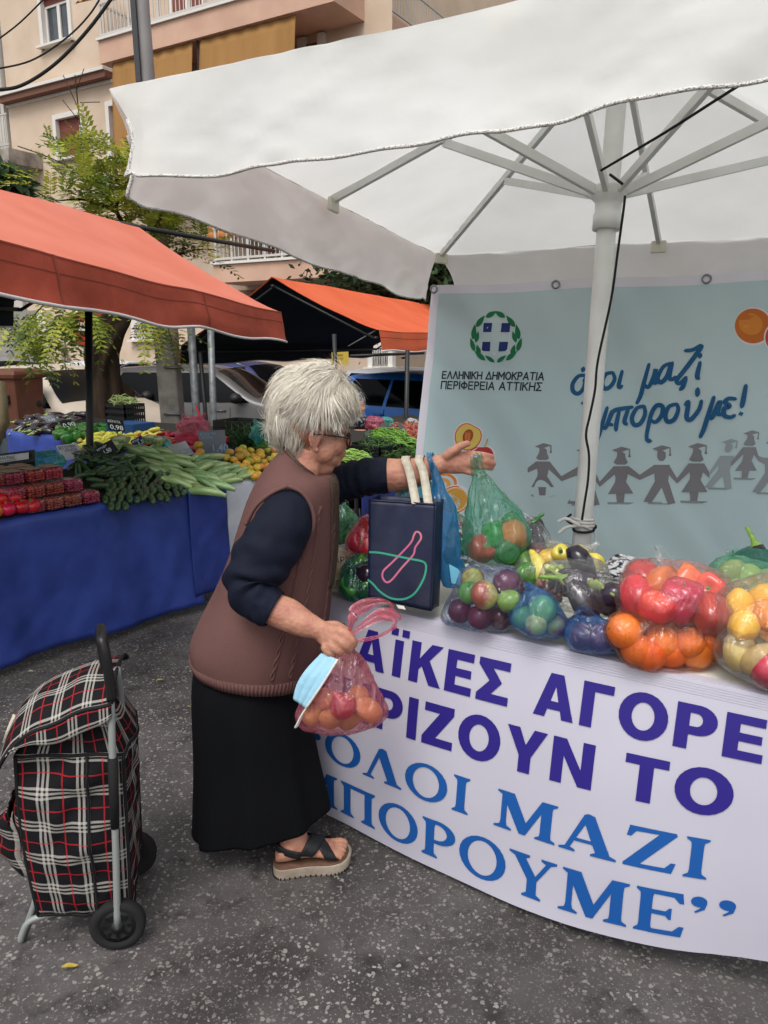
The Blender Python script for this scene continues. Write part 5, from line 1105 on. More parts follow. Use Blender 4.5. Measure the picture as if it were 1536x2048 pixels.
def stall_table(nm, label, O, D_, N_, s0, s1_, dep, z0, k, sheets, floor=.035, wav=.02, dep2=None):
    dep2 = dep2 or dep
    P_ = lambda s, t, z: O + D_ * s + N_ * t + Vector((0, 0, z))
    g0 = gz(*P_((s0 + s1_) / 2, .4, 0)[:2])
    t = thing('market_stall_table', P_((s0 + s1_) / 2, 0, g0), label, 'market stall')
    m = MB(); a, b = s0, s1_; zt = z0 + k * dep
    m.add([P_(a, 0, z0 - .03), P_(b, 0, z0 - .03), P_(b, dep2, z0 - .03), P_(a, dep, z0 - .03), P_(a, 0, z0), P_(b, 0, z0), P_(b, dep2, z0 + k * dep2 - .03), P_(a, dep, zt - .03)], [(0, 3, 2, 1), (4, 5, 6, 7), (0, 1, 5, 4), (1, 2, 6, 5), (2, 3, 7, 6), (3, 0, 4, 7)])
    m.build('display_board', M_board, t, smooth=False)
    for s in (s0 + .1, s1_ - .1):
        for tt in (.12, (dep if s < .5 else dep2) - .06): l = MB(); p = P_(s, tt, 0); l.tube([(p.x, p.y, gz(p.x, p.y)), (p.x, p.y, z0 - .02)], .018, 8); l.build('trestle_leg', M_board, t)
    for (a, b, mt, nm2, o, fl) in sheets:
        c = MB(); sd = rp.random() * 50
        def f(u, v):
            s = lerp(a, b, u); 
            if v < .12: return P_(s, lerp(.14, -.008 - o, v / .12), z0 + lerp(.014, .006, v / .12) + .006 * noise.noise(Vector((s * 9, sd, v * 9))))
            w_ = (v - .12) / .88; z = lerp(z0 + .006, fl + .03 * noise.noise(Vector((s * 1.7, sd, 3))), w_)
            q = -.01 - o - .02 * w_ - wav * (math.sin(s * 11 + sd) * .4 + noise.noise(Vector((s * 4.2, w_ * 1.4, sd))) + .5 * noise.noise(Vector((s * 12 + w_ * 4, w_ * 5, sd + 7)))) * (.25 + w_)
            return P_(s, q, z)
        c.grid(f, max(20, int((b - a) * 34)), 26); c.build(nm2, mt, t, solid=.003)
    return t
stall_table('a', 'long front stall table hung with a blue tarpaulin, heaped with tomatoes, cucumbers and zucchini', S1O, S1D, S1N, -1.3, 2.25, .95, .755, K1, dep2=.34, sheets=[(-1.3, 1.2, M_tarp, 'tarpaulin', 0, .05), (1.13, 1.42, M_tarp2, 'tarpaulin_end', .022, .1), (1.40, 2.2, M_sheet, 'white_sheet', .006, .2)])
stall_table('b', 'rear stall table with a blue cloth holding aubergines and peppers', S2O, S2D, S2N, -.1, 3.0, .8, Z2 - .02, K2, [(-.1, 3.0, M_tarp, 'tarpaulin', 0, -.1)])
stall_table('c', 'far stall table with blue cloth and heaped green beans behind the woman', S1O, S1D, S1N, 2.75, 4.7, .95, .755, .2, [(2.75, 4.7, M_tarp2, 'tarpaulin', 0, .0)])
def inside(p, poly):
    c = False; n = len(poly)
    for i in range(n):
        (x0, y0), (x1, y1) = poly[i], poly[(i + 1) % n]
        if (y0 > p[1]) != (y1 > p[1]) and p[0] < (x1 - x0) * (p[1] - y0) / (y1 - y0) + x0: c = not c
    return c
def heap(kind, poly, dx, dy, plane, label, group, rotf, lift=0.0, jit=.3, sc=(.9, 1.1), maxn=300):
    """fill the heap outline with single pieces lying on the display plane"""
    xs_ = [p[0] for p in poly]; ys_ = [p[1] for p in poly]; n = 0; y = min(ys_); r = MESH[kind][2]; row = 0
    while y < max(ys_) + dy:
        x = min(xs_) + (dx / 2 if row % 2 else 0)
        while x < max(xs_) + dx:
            q = (x + rp.uniform(-jit, jit) * dx, y + rp.uniform(-jit, jit) * dy)
            if inside(q, poly) and n < maxn:
                p = onplane(q[0], q[1], *plane); fruit_at(kind, p + Vector((0, 0, lift * .35 + rp.uniform(-.35, .25) * r)), rotf(), label, group, rp.uniform(*sc)); n += 1
            x += dx
        y += dy; row += 1
    return n
PL1 = (S1O, S1N, Z1, K1); PL2 = (S2O, S2N, Z2, K2); PL3 = (S1O, S1N, .78, .2)
a1 = math.atan2(S1D.y, S1D.x); a2 = math.atan2(S2D.y, S2D.x)
U = rp.uniform
G = 'heaped stall produce'
rnd3 = lambda: (U(-.5, .5), U(-.5, .5), U(0, 6.28))
# cucumbers: neat end-on stack in front, loose ones behind
heap('cucumber', [(205, 1000), (212, 965), (250, 945), (300, 938), (345, 950), (375, 975), (380, 988), (300, 1004), (215, 1018)], 15, 12, PL1, 'dark green cucumber stacked end-on in the front heap beside the berry punnets', 'cucumbers stacked end-on', lambda: (U(-.2, .2), U(-.15, .1), R(106) + U(-.2, .2)), .012, .2)
heap('cucumber', [(140, 925), (175, 900), (215, 895), (255, 905), (285, 925), (320, 938), (290, 955), (240, 962), (205, 985), (170, 960)], 18, 12, PL1, 'dark green cucumber lying loose on top of the cucumber heap', 'loose cucumbers', lambda: (U(-.3, .3), U(-.5, .7), U(-1.2, 1.8)), .03)
heap('zucchini', [(250, 905), (290, 892), (330, 905), (372, 915), (392, 945), (440, 965), (455, 975), (430, 990), (382, 995), (330, 965), (270, 930)], 26, 13, PL1, 'long pale green zucchini slanting down the left side of the zucchini heap', 'zucchini of the left side of the heap', lambda: (U(-.2, .2), U(.05, .35), U(-.5, .15)), .04, sc=(.85, 1.12))
heap('zucchini', [(378, 912), (440, 905), (452, 925), (500, 945), (512, 962), (455, 972), (400, 950)], 20, 14, PL1, 'long pale green zucchini pointing away on the right side of the zucchini heap', 'zucchini of the right side of the heap', lambda: (U(-.2, .2), U(-.3, .1), U(.5, 1.3)), .03, sc=(.85, 1.1))
heap('mandarin', [(388, 895), (405, 888), (412, 915), (395, 918)], 12, 10, PL1, 'yellow-green mandarin left of the leaning grey price card', 'mandarins left of the card', rnd3, .04)
heap('mandarin', [(440, 902), (470, 895), (505, 900), (550, 902), (560, 922), (530, 945), (505, 968), (490, 945), (455, 928)], 14, 11, PL1, 'yellow and green mandarin in the heap beside the woman', 'mandarins in the main heap', rnd3, .03)
heap('aubergine', [(35, 850), (60, 836), (110, 832), (168, 832), (170, 848), (118, 858), (85, 872), (40, 862)], 13, 8, PL2, 'glossy black aubergine with pale calyx on the rear table', 'aubergines on the rear table', lambda: (U(-.3, .3), U(-.3, .3), U(2.2, 4.2)), .03)
heap('green_pepper', [(108, 868), (125, 852), (165, 848), (215, 852), (245, 850), (215, 868), (170, 872), (150, 884), (110, 876)], 11, 8, PL2, 'green bell pepper in the heap beside the aubergines', 'green peppers on the rear table', rnd3, .03)
heap('yellow_pepper', [(145, 892), (175, 872), (215, 864), (262, 856), (312, 862), (316, 872), (262, 890), (235, 898), (190, 895), (150, 905)], 12, 7, PL2, 'waxy yellow pepper in the heap behind the stall pole', 'yellow peppers', lambda: (U(-.4, .4), U(-.3, .3), U(-1, 2.4)), .03)
heap('red_pepper', [(242, 885), (285, 868), (335, 866), (372, 872), (460, 876), (470, 890), (400, 898), (300, 898), (252, 900)], 11, 6, PL2, 'dark red pepper in the heap by the pink plastic bag', 'red peppers', lambda: (U(-.4, .4), U(-.3, .3), U(-1, 2.4)), .02)
# tomatoes by the stall's left end
tl = [(66, 1033, .04), (44, 1039, .04), (17, 1042, .04), (-8, 1046, .04), (49, 1017, .07), (19, 1022, .07), (-6, 1026, .07), (25, 996, .1), (0, 1000, .1), (-22, 1004, .1), (-32, 1050, .04), (-30, 1030, .07)]
for k, (x, y, tt) in enumerate(tl): tp_ = atP(x, y, s1(0, tt, 0), S1N); tp_.z = max(tp_.z, .812); fruit_at('tomato', tp_, (U(-.5, .3), U(-.4, .4), U(0, 6)), 'ripe red tomato stacked at the left end of the stall in front of the punnets', 'stacked tomatoes', U(1.0, 1.16))
# berry punnets
M_punnet = film('clear_punnet', (.96, .94, .94, 1), .05, .08, 25, (1, 1, 1), .15); M_lid = mat('punnet_card', rgb('8d7a66'), .7)
def punnet_meshes():
    b = MB()
    for k in range(4):
        for i in range(5):
            for j in range(6):
                if 0 < i < 4 and 0 < j < 5 and k < 3: continue
                b.ell((-.037 + i * .0185 + rp.uniform(-.004, .004), -.052 + j * .021 + rp.uniform(-.004, .004), .012 + k * .016 + rp.uniform(-.003, .003)), (rp.uniform(.009, .0115), rp.uniform(.009, .012), rp.uniform(.008, .011)), 8, 6)
    mb_ = bpy.data.meshes.new('berries'); mb_.from_pydata(b.v, [], b.f); mb_.materials.append(M_ber)
    for p in mb_.polygons: p.use_smooth = True
    c = MB(); ringf = lambda sx, sy, z: [Vector((sx * (abs(math.cos(a)) ** .35) * (1 if math.cos(a) >= 0 else -1), sy * (abs(math.sin(a)) ** .35) * (1 if math.sin(a) >= 0 else -1), z)) for a in [2 * math.pi * i / 28 for i in range(28)]]
    c.loft([ringf(.044, .06, 0), ringf(.047, .064, .004), ringf(.05, .068, .05), ringf(.053, .071, .053), ringf(.05, .068, .058), ringf(.048, .065, .074), ringf(.042, .058, .078)])
    mc = bpy.data.meshes.new('punnet'); mc.from_pydata([tuple(v) for v in c.v], [], c.f); mc.materials.append(M_punnet)
    for p in mc.polygons: p.use_smooth = True
    return mb_, mc
PB, PC = punnet_meshes()
def punnet(s, t, z, lab, lid=False):
    o = bpy.data.objects.new('berry_punnet', PC); col.objects.link(o); o.location = s1(s, t, z); o.rotation_euler = (0, 0, a1 + rp.uniform(-.07, .07)); o.scale = (1, 1, .82); tag(o, lab, 'punnet', 'stacked berry punnets')
    b = bpy.data.objects.new('berries', PB); col.objects.link(b); b.parent = o; b['kind'] = 'stuff'
    if lid: l = MB(); l.box((0, 0, .0805), (.07, .11, .003)); lo = l.build('paper_label', M_lid, None, smooth=False); lo.parent = o
PZ = .775
for i, s in enumerate((.545, .44, .335, .235)): punnet(s, .08, PZ, 'clear punnet of red berries in the bottom row of the stack')
for i, s in enumerate((.48, .375, .27, .165)): punnet(s, .13, PZ + .067, 'clear punnet of red berries in the middle row of the stack')
for i, s in enumerate((.42, .315, .21, .105)): punnet(s, .21, PZ + .134, 'clear punnet of red berries with a paper label in the top row of the stack', True)
for i, s in enumerate((.33, .225, .12, .015)): punnet(s, .335, PZ + .137, 'clear punnet of red berries at the back of the top row', True)
for s, t, z in ((.5, .225, PZ), (.395, .225, PZ), (.29, .225, PZ), (.435, .275, PZ + .067), (.33, .275, PZ + .067), (.225, .275, PZ + .067)): punnet(s, t, z, 'clear punnet of red berries in the second tier hidden behind the front punnets')
# cauliflower / pale leafy heads by the black card
M_cau = mat('pale_leaf', rgb('a9b878'), .6, rgb('d6d9b8'), 20, bump=.6, bscale=60)
def leafy(name, c, r, m, lab, cat, seed):
    rr = random.Random(seed); t = thing(name, c, lab, cat); b = MB(); C = Vector(c)
    b.grid(lambda u, v: C + Vector((math.cos(u * 6.283) * math.sin(v * 3.0), math.sin(u * 6.283) * math.sin(v * 3.0), -math.cos(v * 3.0) * .8)) * r * (.8 + .12 * noise.noise(Vector((u * 14, v * 9, seed)))), 24, 14); b.build('head', m, t)
    l = MB()
    for k in range(11):
        a = k * .57 + rr.uniform(-.2, .2); d = Vector((math.cos(a), math.sin(a), 0)); sd = Vector((-d.y, d.x, 0))
        l.grid(lambda u, v: C + d * r * (.5 + .55 * v) + sd * r * (u - .5) * 1.1 * math.sin(.3 + v * 2.4) + Vector((0, 0, r * (-.7 + 1.5 * v - .5 * v * v + .16 * noise.noise(Vector((u * 5, v * 5, k))) + .25 * (u - .5) ** 2))), 6, 6)
    l.build('outer_leaves', M_cau if m is not M_cau else M_zuc, t, solid=.002)
for k, (x, y, r) in enumerate(((242, 897, .06), (228, 908, .055), (318, 897, .045), (300, 893, .045))): leafy('cauliflower' if k < 2 else 'cabbage', onplane(x, y, *PL1) + Vector((0, 0, .05)), r, M_cau, ['pale leafy cauliflower right of the black price card', 'leafy cauliflower below the black price card', 'small round green cabbage above the zucchini', 'small cabbage behind the zucchini heap'][k], 'vegetable', k)
# beans and herbs (nobody could count them)
M_bean = mat('green_bean', rgb('6f9a3a'), .45, rgb('4f7a2b'), 12); M_beand = mat('dark_bean', rgb('3a5a26'), .5, rgb('24381a'), 10); M_herb = mat('herb_green', rgb('2f4d22'), .6, rgb('213a1a'), 14); M_rbean = mat('red_bean', rgb('8e3d33'), .5, rgb('b06a52'), 12)
def strands(name, lab, cat, pts_fn, n, L_, r, m, dirf, seed, stuff=True):
    rr = random.Random(seed); b = MB()
    for _ in range(n):
        p = pts_fn(rr); d = dirf(rr).normalized(); sag = rr.uniform(-.03, .05); k = rr.uniform(.7, 1.15) * L_
        b.tube([p - d * k / 2, p - d * k * .15 + Vector((0, 0, sag * .8)), p + d * k * .2 + Vector((0, 0, sag)), p + d * k / 2], [r * .6, r, r, r * .4], 5)
    o = b.build(name, m); return tag(o, lab, cat, kind='stuff')
def pick(poly, plane, h):
    xs_ = [p[0] for p in poly]; ys_ = [p[1] for p in poly]
    def f(rr):
        for _ in range(60):
            q = (rr.uniform(min(xs_), max(xs_)), rr.uniform(min(ys_), max(ys_)))
            if inside(q, poly): return onplane(q[0], q[1], *plane) + Vector((0, 0, rr.uniform(-.03, h)))
        return onplane(poly[0][0], poly[0][1], *plane)
    return f
strands('green_beans', 'bright green beans fanned over the far stall', 'beans', pick([(745, 872), (790, 868), (832, 890), (832, 912), (800, 905), (760, 888)], PL3, .05), 260, .18, .005, M_bean, lambda r: Vector((r.uniform(.5, 1), r.uniform(-.9, -.2), r.uniform(-.35, 0))), 3)
strands('dark_beans', 'dark green beans piled in the black crate on the far stall', 'beans', pick([(725, 885), (760, 885), (810, 905), (828, 915), (770, 915), (728, 905)], PL3, .03), 420, .12, .0045, M_beand, lambda r: Vector((r.uniform(-1, 1), r.uniform(-1, 1), r.uniform(-.3, .3))), 4)
strands('red_beans', 'reddish borlotti beans at the right end of the far stall', 'beans', pick([(785, 860), (835, 852), (835, 885), (800, 878)], PL3, .04), 240, .11, .005, M_rbean, lambda r: Vector((r.uniform(-1, 1), r.uniform(-1, 1), r.uniform(-.3, .2))), 5)
strands('leafy_herbs', 'dark green leafy herbs behind the mandarins', 'herbs', pick([(452, 882), (515, 880), (520, 900), (470, 900)], PL2, .12), 420, .08, .004, M_herb, lambda r: Vector((r.uniform(-1, 1), r.uniform(-1, 1), r.uniform(-.2, 1))), 6)
strands('green_beans', 'green beans in a pile left of the woman beside the mandarins', 'beans', pick([(518, 895), (560, 882), (562, 900), (530, 905)], PL2, .06), 160, .16, .005, M_bean, lambda r: Vector((r.uniform(.5, 1), r.uniform(-.4, .5), r.uniform(-.1, .4))), 7)
strands('green_beans', 'light green beans on the cloth edge below the woman\'s chin', 'beans', pick([(690, 908), (735, 915), (730, 922), (690, 918)], PL3, .02), 70, .13, .005, mat('light_bean', rgb('95b85a'), .45, rgb('78a03f'), 12), lambda r: Vector((r.uniform(.5, 1), r.uniform(-.5, .1), r.uniform(-.2, .1))), 8)
# crates
M_crate = mat('black_crate', rgb('1b1d1c'), .5, spec=.4)
def crate(lab, c, size, rz, m=M_crate):
    t = thing('produce_crate', c, lab, 'crate'); C = Vector(c); L_, W, Hh = size; b = MB(); Mz = Matrix.Rotation(rz, 3, 'Z')
    P_ = lambda x, y, z: C + Mz @ Vector((x, y, z))
    for sx, sy in ((1, 0), (-1, 0), (0, 1), (0, -1)):
        n = 9
        for k in range(n + 1):
            q = (k / n - .5); x0, y0 = (sx * L_ / 2, q * W) if sx else (q * L_, sy * W / 2); b.bar(P_(x0, y0, 0), P_(x0, y0, Hh), .012)
        for z in (.01, Hh * .35, Hh * .65, Hh - .015):
            e = [P_(sx * L_ / 2, -W / 2, z), P_(sx * L_ / 2, W / 2, z)] if sx else [P_(-L_ / 2, sy * W / 2, z), P_(L_ / 2, sy * W / 2, z)]; b.bar(e[0], e[1], .014, .03)
    b.build('side_frame', m, t, smooth=False); b = MB(); b.box(P_(0, 0, .012), (L_, W, .012), rz); b.build('base', m, t, smooth=False)
    return t
cc = atY(254, 868, 7.4); crate('black plastic crate of green beans standing behind the yellow peppers', (cc.x, cc.y, .86), (.25, .24, .2), a2)
strands('green_beans', 'pale green beans heaped in the raised black crate by the tree', 'beans', lambda r: Vector((cc.x + r.uniform(-.1, .1), cc.y + r.uniform(-.1, .1), 1.06 + r.uniform(0, .04))), 80, .13, .005, mat('pale_bean', rgb('a7b878'), .5), lambda r: Vector((r.uniform(-1, 1), r.uniform(-.6, .6), r.uniform(-.2, .2))), 9)
b = MB(); c2 = atY(262, 862, 7.0); b.box((c2.x, c2.y, .87), (.34, .26, .1), a2); tag(b.build('blue_box', mat('blue_card', rgb('234a7c'), .6), smooth=False, bevel=.006), 'flat blue cardboard box under the black crate behind the yellow peppers', 'box')
c3 = onplane(768, 900, *PL3); crate('black crate holding dark beans on the far stall', c3 + Vector((-.02, .1, -.02)), (.5, .36, .07), a1)
c4 = atY(490, 880, 6.6); crate('black crate behind the herbs beside the green plastic bag', (c4.x, c4.y, .86), (.42, .3, .12), a2)
# price cards
M_cardk = mat('black_card', rgb('15171a'), .6); M_cardw = mat('pale_card', rgb('c4c6c9'), .6); M_cardg = mat('grey_card', rgb('7d848c'), .4, rgb('737a82'), 4); M_cardb = mat('navy_card', rgb('1e2f57'), .6); M_cardy = mat('yellow_card', rgb('b59a3d'), .7); M_chw = mat('chalk_white', rgb('d5dbe0'), .8); M_chk = mat('ink_grey', rgb('3e4248'), .8); M_chb = mat('pale_blue_ink', rgb('9fb4cc'), .8)
def card(lab, corners, Y, m, lines, ink, stick=True, dY=(0, 0, 0, 0)):
    """corners: picture points TL TR BR BL"""
    P4 = [atY(c[0], c[1], Y + dY[i]) for i, c in enumerate(corners)]; ce_ = sum(P4, Vector()) / 4
    t = thing('price_card', ce_, lab, 'price card'); n = (P4[1] - P4[0]).cross(P4[3] - P4[0]).normalized()
    if n.dot(EYE - ce_) < 0: n = -n
    f = lambda x, y, o=0: P4[0].lerp(P4[1], x).lerp(P4[3].lerp(P4[2], x), y) + n * o
    b = MB(); b.add([f(0, 0), f(1, 0), f(1, 1), f(0, 1), f(0, 0, -.006), f(1, 0, -.006), f(1, 1, -.006), f(0, 1, -.006)], [(0, 1, 2, 3), (7, 6, 5, 4), (0, 4, 5, 1), (1, 5, 6, 2), (2, 6, 7, 3), (3, 7, 4, 0)]); b.build('board', m, t, smooth=False)
    W = (P4[1] - P4[0]).length; Hh = (P4[3] - P4[0]).length
    for (s, x0, y0, hh, sx) in lines: text_mesh('lettering', s, lambda x, y: f(x0 + x / W, y0 - y / Hh, .003), hh * Hh, ink, t, sx=sx, off=.012)
    if stick: b = MB(); b.tube([f(.5, .8, -.01), f(.5, 1.25, -.03) - Vector((0, 0, .04))], .004, 6); b.build('stick', M_board, t)
    return t
card('black price card with chalk 0,98 above the yellow peppers', [(212, 836), (246, 841), (250, 864), (217, 860)], 6.7, M_cardk, [('ΚΕΡΑΤΑ', .06, .3, .2, 1.0), ('0,98', .14, .86, .38, 1.25)], M_chw)
card('black price card reading 1,50 beside the cauliflower', [(188, 898), (222, 879), (236, 901), (200, 915)], 4.75, M_cardk, [('ΚΟΥΝΟΥ', .08, .36, .2, .95), ('1,50', .3, .84, .34, 1.1)], M_chw)
card('pale price card tilted behind the cucumbers with a sketched vegetable', [(111, 892), (152, 886), (170, 912), (128, 922)], 5.0, M_cardw, [('ΑΓΓΟΥΡΙΑ', .06, .28, .2, .78), ('ΝΤΟΠΙΑ', .3, .5, .17, .8), ('2', .5, .92, .34, 1.1)], M_chk)
card('navy price card in front of the red peppers', [(260, 882), (282, 871), (294, 884), (272, 897)], 6.1, M_cardb, [('ΦΛΩΡ', .1, .36, .22, .9), ('1,5', .35, .86, .42, 1.1)], M_chw)
card('pale grey price card above the zucchini', [(335, 892), (370, 882), (388, 908), (350, 920)], 5.3, M_cardw, [('1,20', .35, .82, .34, 1.0)], M_chb)
card('large grey price card leaning beside the mandarins', [(395, 862), (449, 860), (454, 906), (404, 908)], 5.6, M_cardg, [('ΚΟΛΟΚΥΘΙΑ', .06, .2, .12, .72), ('ΝΤΟΠΙΑ', .1, .36, .12, .8), ('1,40', .4, .9, .3, 1.1)], M_chb)
card('black price card standing among the aubergines', [(117, 842), (140, 838), (151, 853), (126, 858)], 7.2, M_cardk, [('0,90', .15, .86, .5, 1.1)], M_chw)
card('grey chalked price card at the back of the aubergines', [(83, 832), (106, 829), (114, 842), (94, 846)], 7.4, M_cardg, [('ΜΕΛΙΤΖ', .05, .4, .24, .8), ('0,90', .3, .86, .36, 1)], M_chw)
card('white printed trader sign on a black stand above the berry punnets', [(-40, 917), (57, 905), (57, 918), (-40, 932)], 4.5, mat('sign_white', rgb('b5b6b7'), .6), [('ΕΠΑΓΓΕΛΜΑΤΙΑΣ', .04, .62, .44, .88), ('ΟΝΟΜΑ ΚΑΙ ΠΡΟΪΟΝΤΑ ΠΑΡΑΓΩΓΟΥ', .05, .94, .2, .95)], M_chk, stick=False)
b = MB(); b.add([atY(-45, 913, 4.52), atY(70, 899, 4.52), atY(70, 922, 4.52), atY(-45, 937, 4.52), atY(-45, 913, 4.58), atY(70, 899, 4.58), atY(70, 955, 4.6), atY(-45, 968, 4.6)], [(0, 1, 2, 3), (4, 5, 6, 7), (0, 4, 5, 1), (1, 5, 6, 2), (3, 2, 6, 7), (0, 3, 7, 4)]); tag(b.build('sign_stand', M_crate, smooth=False), 'black plastic stand behind the white trader sign', 'stand')
for lab, cs in (('tilted grey card at the left of the far bean stall', [(727, 868), (738, 858), (747, 872), (738, 887)]), ('grey card leaning between the red and green bags on the far stall', [(760, 848), (771, 844), (784, 868), (774, 873)]), ('grey card at the right among the red beans', [(793, 848), (801, 845), (816, 866), (809, 872)])): card(lab, cs, 6.6, mat('slate_card', rgb('5a5f61'), .6, rgb('4c5153'), 8), [('2', .3, .8, .3, 1)], M_chb, stick=False)
card('small yellow paper notice hung on the far canopy pole', [(663, 705), (697, 703), (697, 729), (664, 732)], 7.2, M_cardy, [('ΑΝΑΚΟΙΝΩΣΗ', .08, .3, .12, .7), ('ΛΑΪΚΗ ΑΓΟΡΑ', .1, .56, .12, .7), ('ΩΡΕΣ', .2, .84, .12, .8)], M_chk, stick=False)
# ------------------------------------------------------------------ canopies
M_oran = mat('orange_canvas', rgb('dd826c'), .75, rgb('d5765f'), 2.2, bump=.35, bscale=10, transl=.18); M_oran2 = mat('orange_valance', rgb('b2503b'), .8, rgb('9a4431'), 3, bump=.5, bscale=12, transl=.1)
M_oranb = mat('bright_orange_canvas', rgb('df6a42'), .75, rgb('d55f39'), 2.2, bump=.3, bscale=10, transl=.18)
M_lin = mat('dark_lining', rgb('121b20'), .8, rgb('0d1418'), 3); M_wtrim = mat('white_binding', rgb('c9c6c4'), .7); M_bpole = mat('black_pole', rgb('1d1f20'), .5, spec=.4)
def canopy(nm, label, A_, B_, rA, rB, C_, D_, val, mtop, mval, nseg=30, near_gable=False, sag=.03):
    """A-B near eave, rA-rB ridge, C-D far eave (left to right)"""
    t = thing('stall_canopy', (A_ + B_) / 2 * .5 + (C_ + D_) / 2 * .5 - Vector((0, 0, 0)), label, 'canopy'); t.location.z = 0
    def slope(e0, e1, sd):
        def f(u, v, o=0):
            p = e0.lerp(e1, u).lerp(rA.lerp(rB, u), v); p.z -= sag * math.sin(math.pi * v) * (1 + .5 * math.sin(u * 9 + sd)) + .012 * noise.noise(Vector((u * 6, v * 4, sd))) + .008 * abs(math.sin(u * math.pi * 3)) * (1 - v) + o
            return p
        return f
    for k, (e0, e1) in enumerate(((A_, B_), (C_, D_))):
        f = slope(e0, e1, k * 3.1); m = MB(); m.grid(lambda u, v: f(u, v), nseg, 12); m.build('roof_panel', mtop, t)
        m = MB(); m.grid(lambda u, v: f(.002 + u * .996, .004 + v * .992, .012), nseg, 12); m.build('lining', M_lin, t)
        out = (e0 - rA); out.z = 0; out.normalize()
        def vf(u, v, o=0): p = e0.lerp(e1, u); return Vector((p.x, p.y, f(u, 0).z + .003)) + out * (.004 + .03 * v + .02 * v * noise.noise(Vector((u * 8, v * 2, k + 5))) + .008 * v * math.sin(u * 40)) - Vector((0, 0, 1)) * (v * val * (1 + .04 * math.sin(u * 25) + .06 * noise.noise(Vector((u * 6, 3, k))))) - out * o
        m = MB(); m.grid(lambda u, v: vf(u, v), nseg * 2, 6); m.build('valance', mval, t)
        m = MB(); m.grid(lambda u, v: vf(.002 + u * .996, v * .98, .006), nseg * 2, 6); m.build('valance_lining', M_lin, t)
        m = MB(); m.tube([vf(i / 60, 1) for i in range(61)], .008, 6); m.build('binding', M_wtrim, t)
        m = MB(); m.ribbon([vf(i / 60, .36, -.003) for i in range(61)], .004, (0, 0, 1)); m.ribbon([vf(i / 60, .04, -.003) for i in range(61)], .004, (0, 0, 1)); m.build('seam', mat('seam_thread', rgb('7d3a2c'), .8), t)
        if k == 0:
            for us_ in (.36, .7): m = MB(); m.ribbon([vf(us_, v / 8, -.004) for v in range(9)], .012, (B_ - A_).normalized()); m.build('seam', mat('seam_thread2', rgb('8a4434'), .8), t)
    for e in (rA, A_, C_): 
        q = {0: (rA, rB), 1: (A_, B_), 2: (C_, D_)}[(rA, A_, C_).index(e)]; m = MB(); m.tube([q[0].lerp(rA, .03) - Vector((0, 0, .09)), q[1].lerp(rB, .03) - Vector((0, 0, .09))], .016, 8); m.build('frame_bar', M_bpole, t)
    for (e0, e1, e2) in ((A_, rA, C_), (B_, rB, D_)): m = MB(); e1 = e1 + (rA.lerp(rB, .5) - e1) * .02; m.tube([e0.lerp(e1, .04) - Vector((0, 0, .1)), e1 - Vector((0, 0, .09)), e2.lerp(e1, .04) - Vector((0, 0, .1))], .014, 8); m.build('frame_rafter', M_bpole, t)
    return t
dC = Vector((.277, .96, 0)).normalized(); nC = Vector((-.96, .277, 0)).normalized()
Bf = Vector((-.715, 5.5, 1.825)); rB_ = Vector((-1.78, 5.83, 2.445)); Df = Bf + nC * 2.2 + Vector((0, 0, .12))
Lc = 3.6; Af = Bf - dC * Lc + Vector((0, 0, .06 * Lc)); rA_ = rB_ - dC * Lc + Vector((0, 0, .015)); Cf = Df - dC * Lc
c1 = canopy('c1', 'faded orange stall canopy in the left foreground with a dark red valance', Af, Bf, rA_, rB_, Cf, Df, .205, M_oran, M_oran2)
m = MB(); m.tube([rB_ - dC * .2 - Vector((0, 0, .02)), atY(548, 502, 7.85)], .018, 8); m.build('ridge_bar', M_bpole, c1)
def post(tp, px0, py0, px1, py1, Y, r, parent):
    a, b = atY(px0, py0, Y), atY(px1, py1, Y); b = b + (b - a) * ((gz(b.x, b.y) - b.z) / (b - a).z); m = MB(); m.tube([a, b], r, 10); return m.build(tp, M_bpole, parent)
post('canopy_post', 177, 600, 180, 905, 5.0, .024, c1)
dC2 = Vector((.345, 1, 0)).normalized(); pk = atY(543, 553, 7.9); rc = atY(757, 660, 7.5); lc = atY(362, 690, 8.3); LC2 = 6.0
c2_ = canopy('c2', 'bright orange gabled canopy with a black lining behind the woman', rc + dC2 * LC2, rc, pk + dC2 * LC2, pk, lc + dC2 * LC2, lc, .2, M_oranb, M_oranb, 40)
post('canopy_post', 668, 668, 671, 745, 7.2, .02, c2_); post('canopy_post', 815, 700, 812, 850, 7.6, .022, c2_); post('canopy_post', 400, 705, 413, 850, 8.2, .022, c2_)
m = MB(); m.tube([atY(700, 712, 7.5), atY(848, 706, 7.9)], .014, 8); m.build('frame_bar', M_bpole, c2_)
m = MB(); m.tube([atY(752, 660, 7.6), atY(697, 692, 8.0)], .006, 6); m.build('guy_line', M_wrope, c2_)
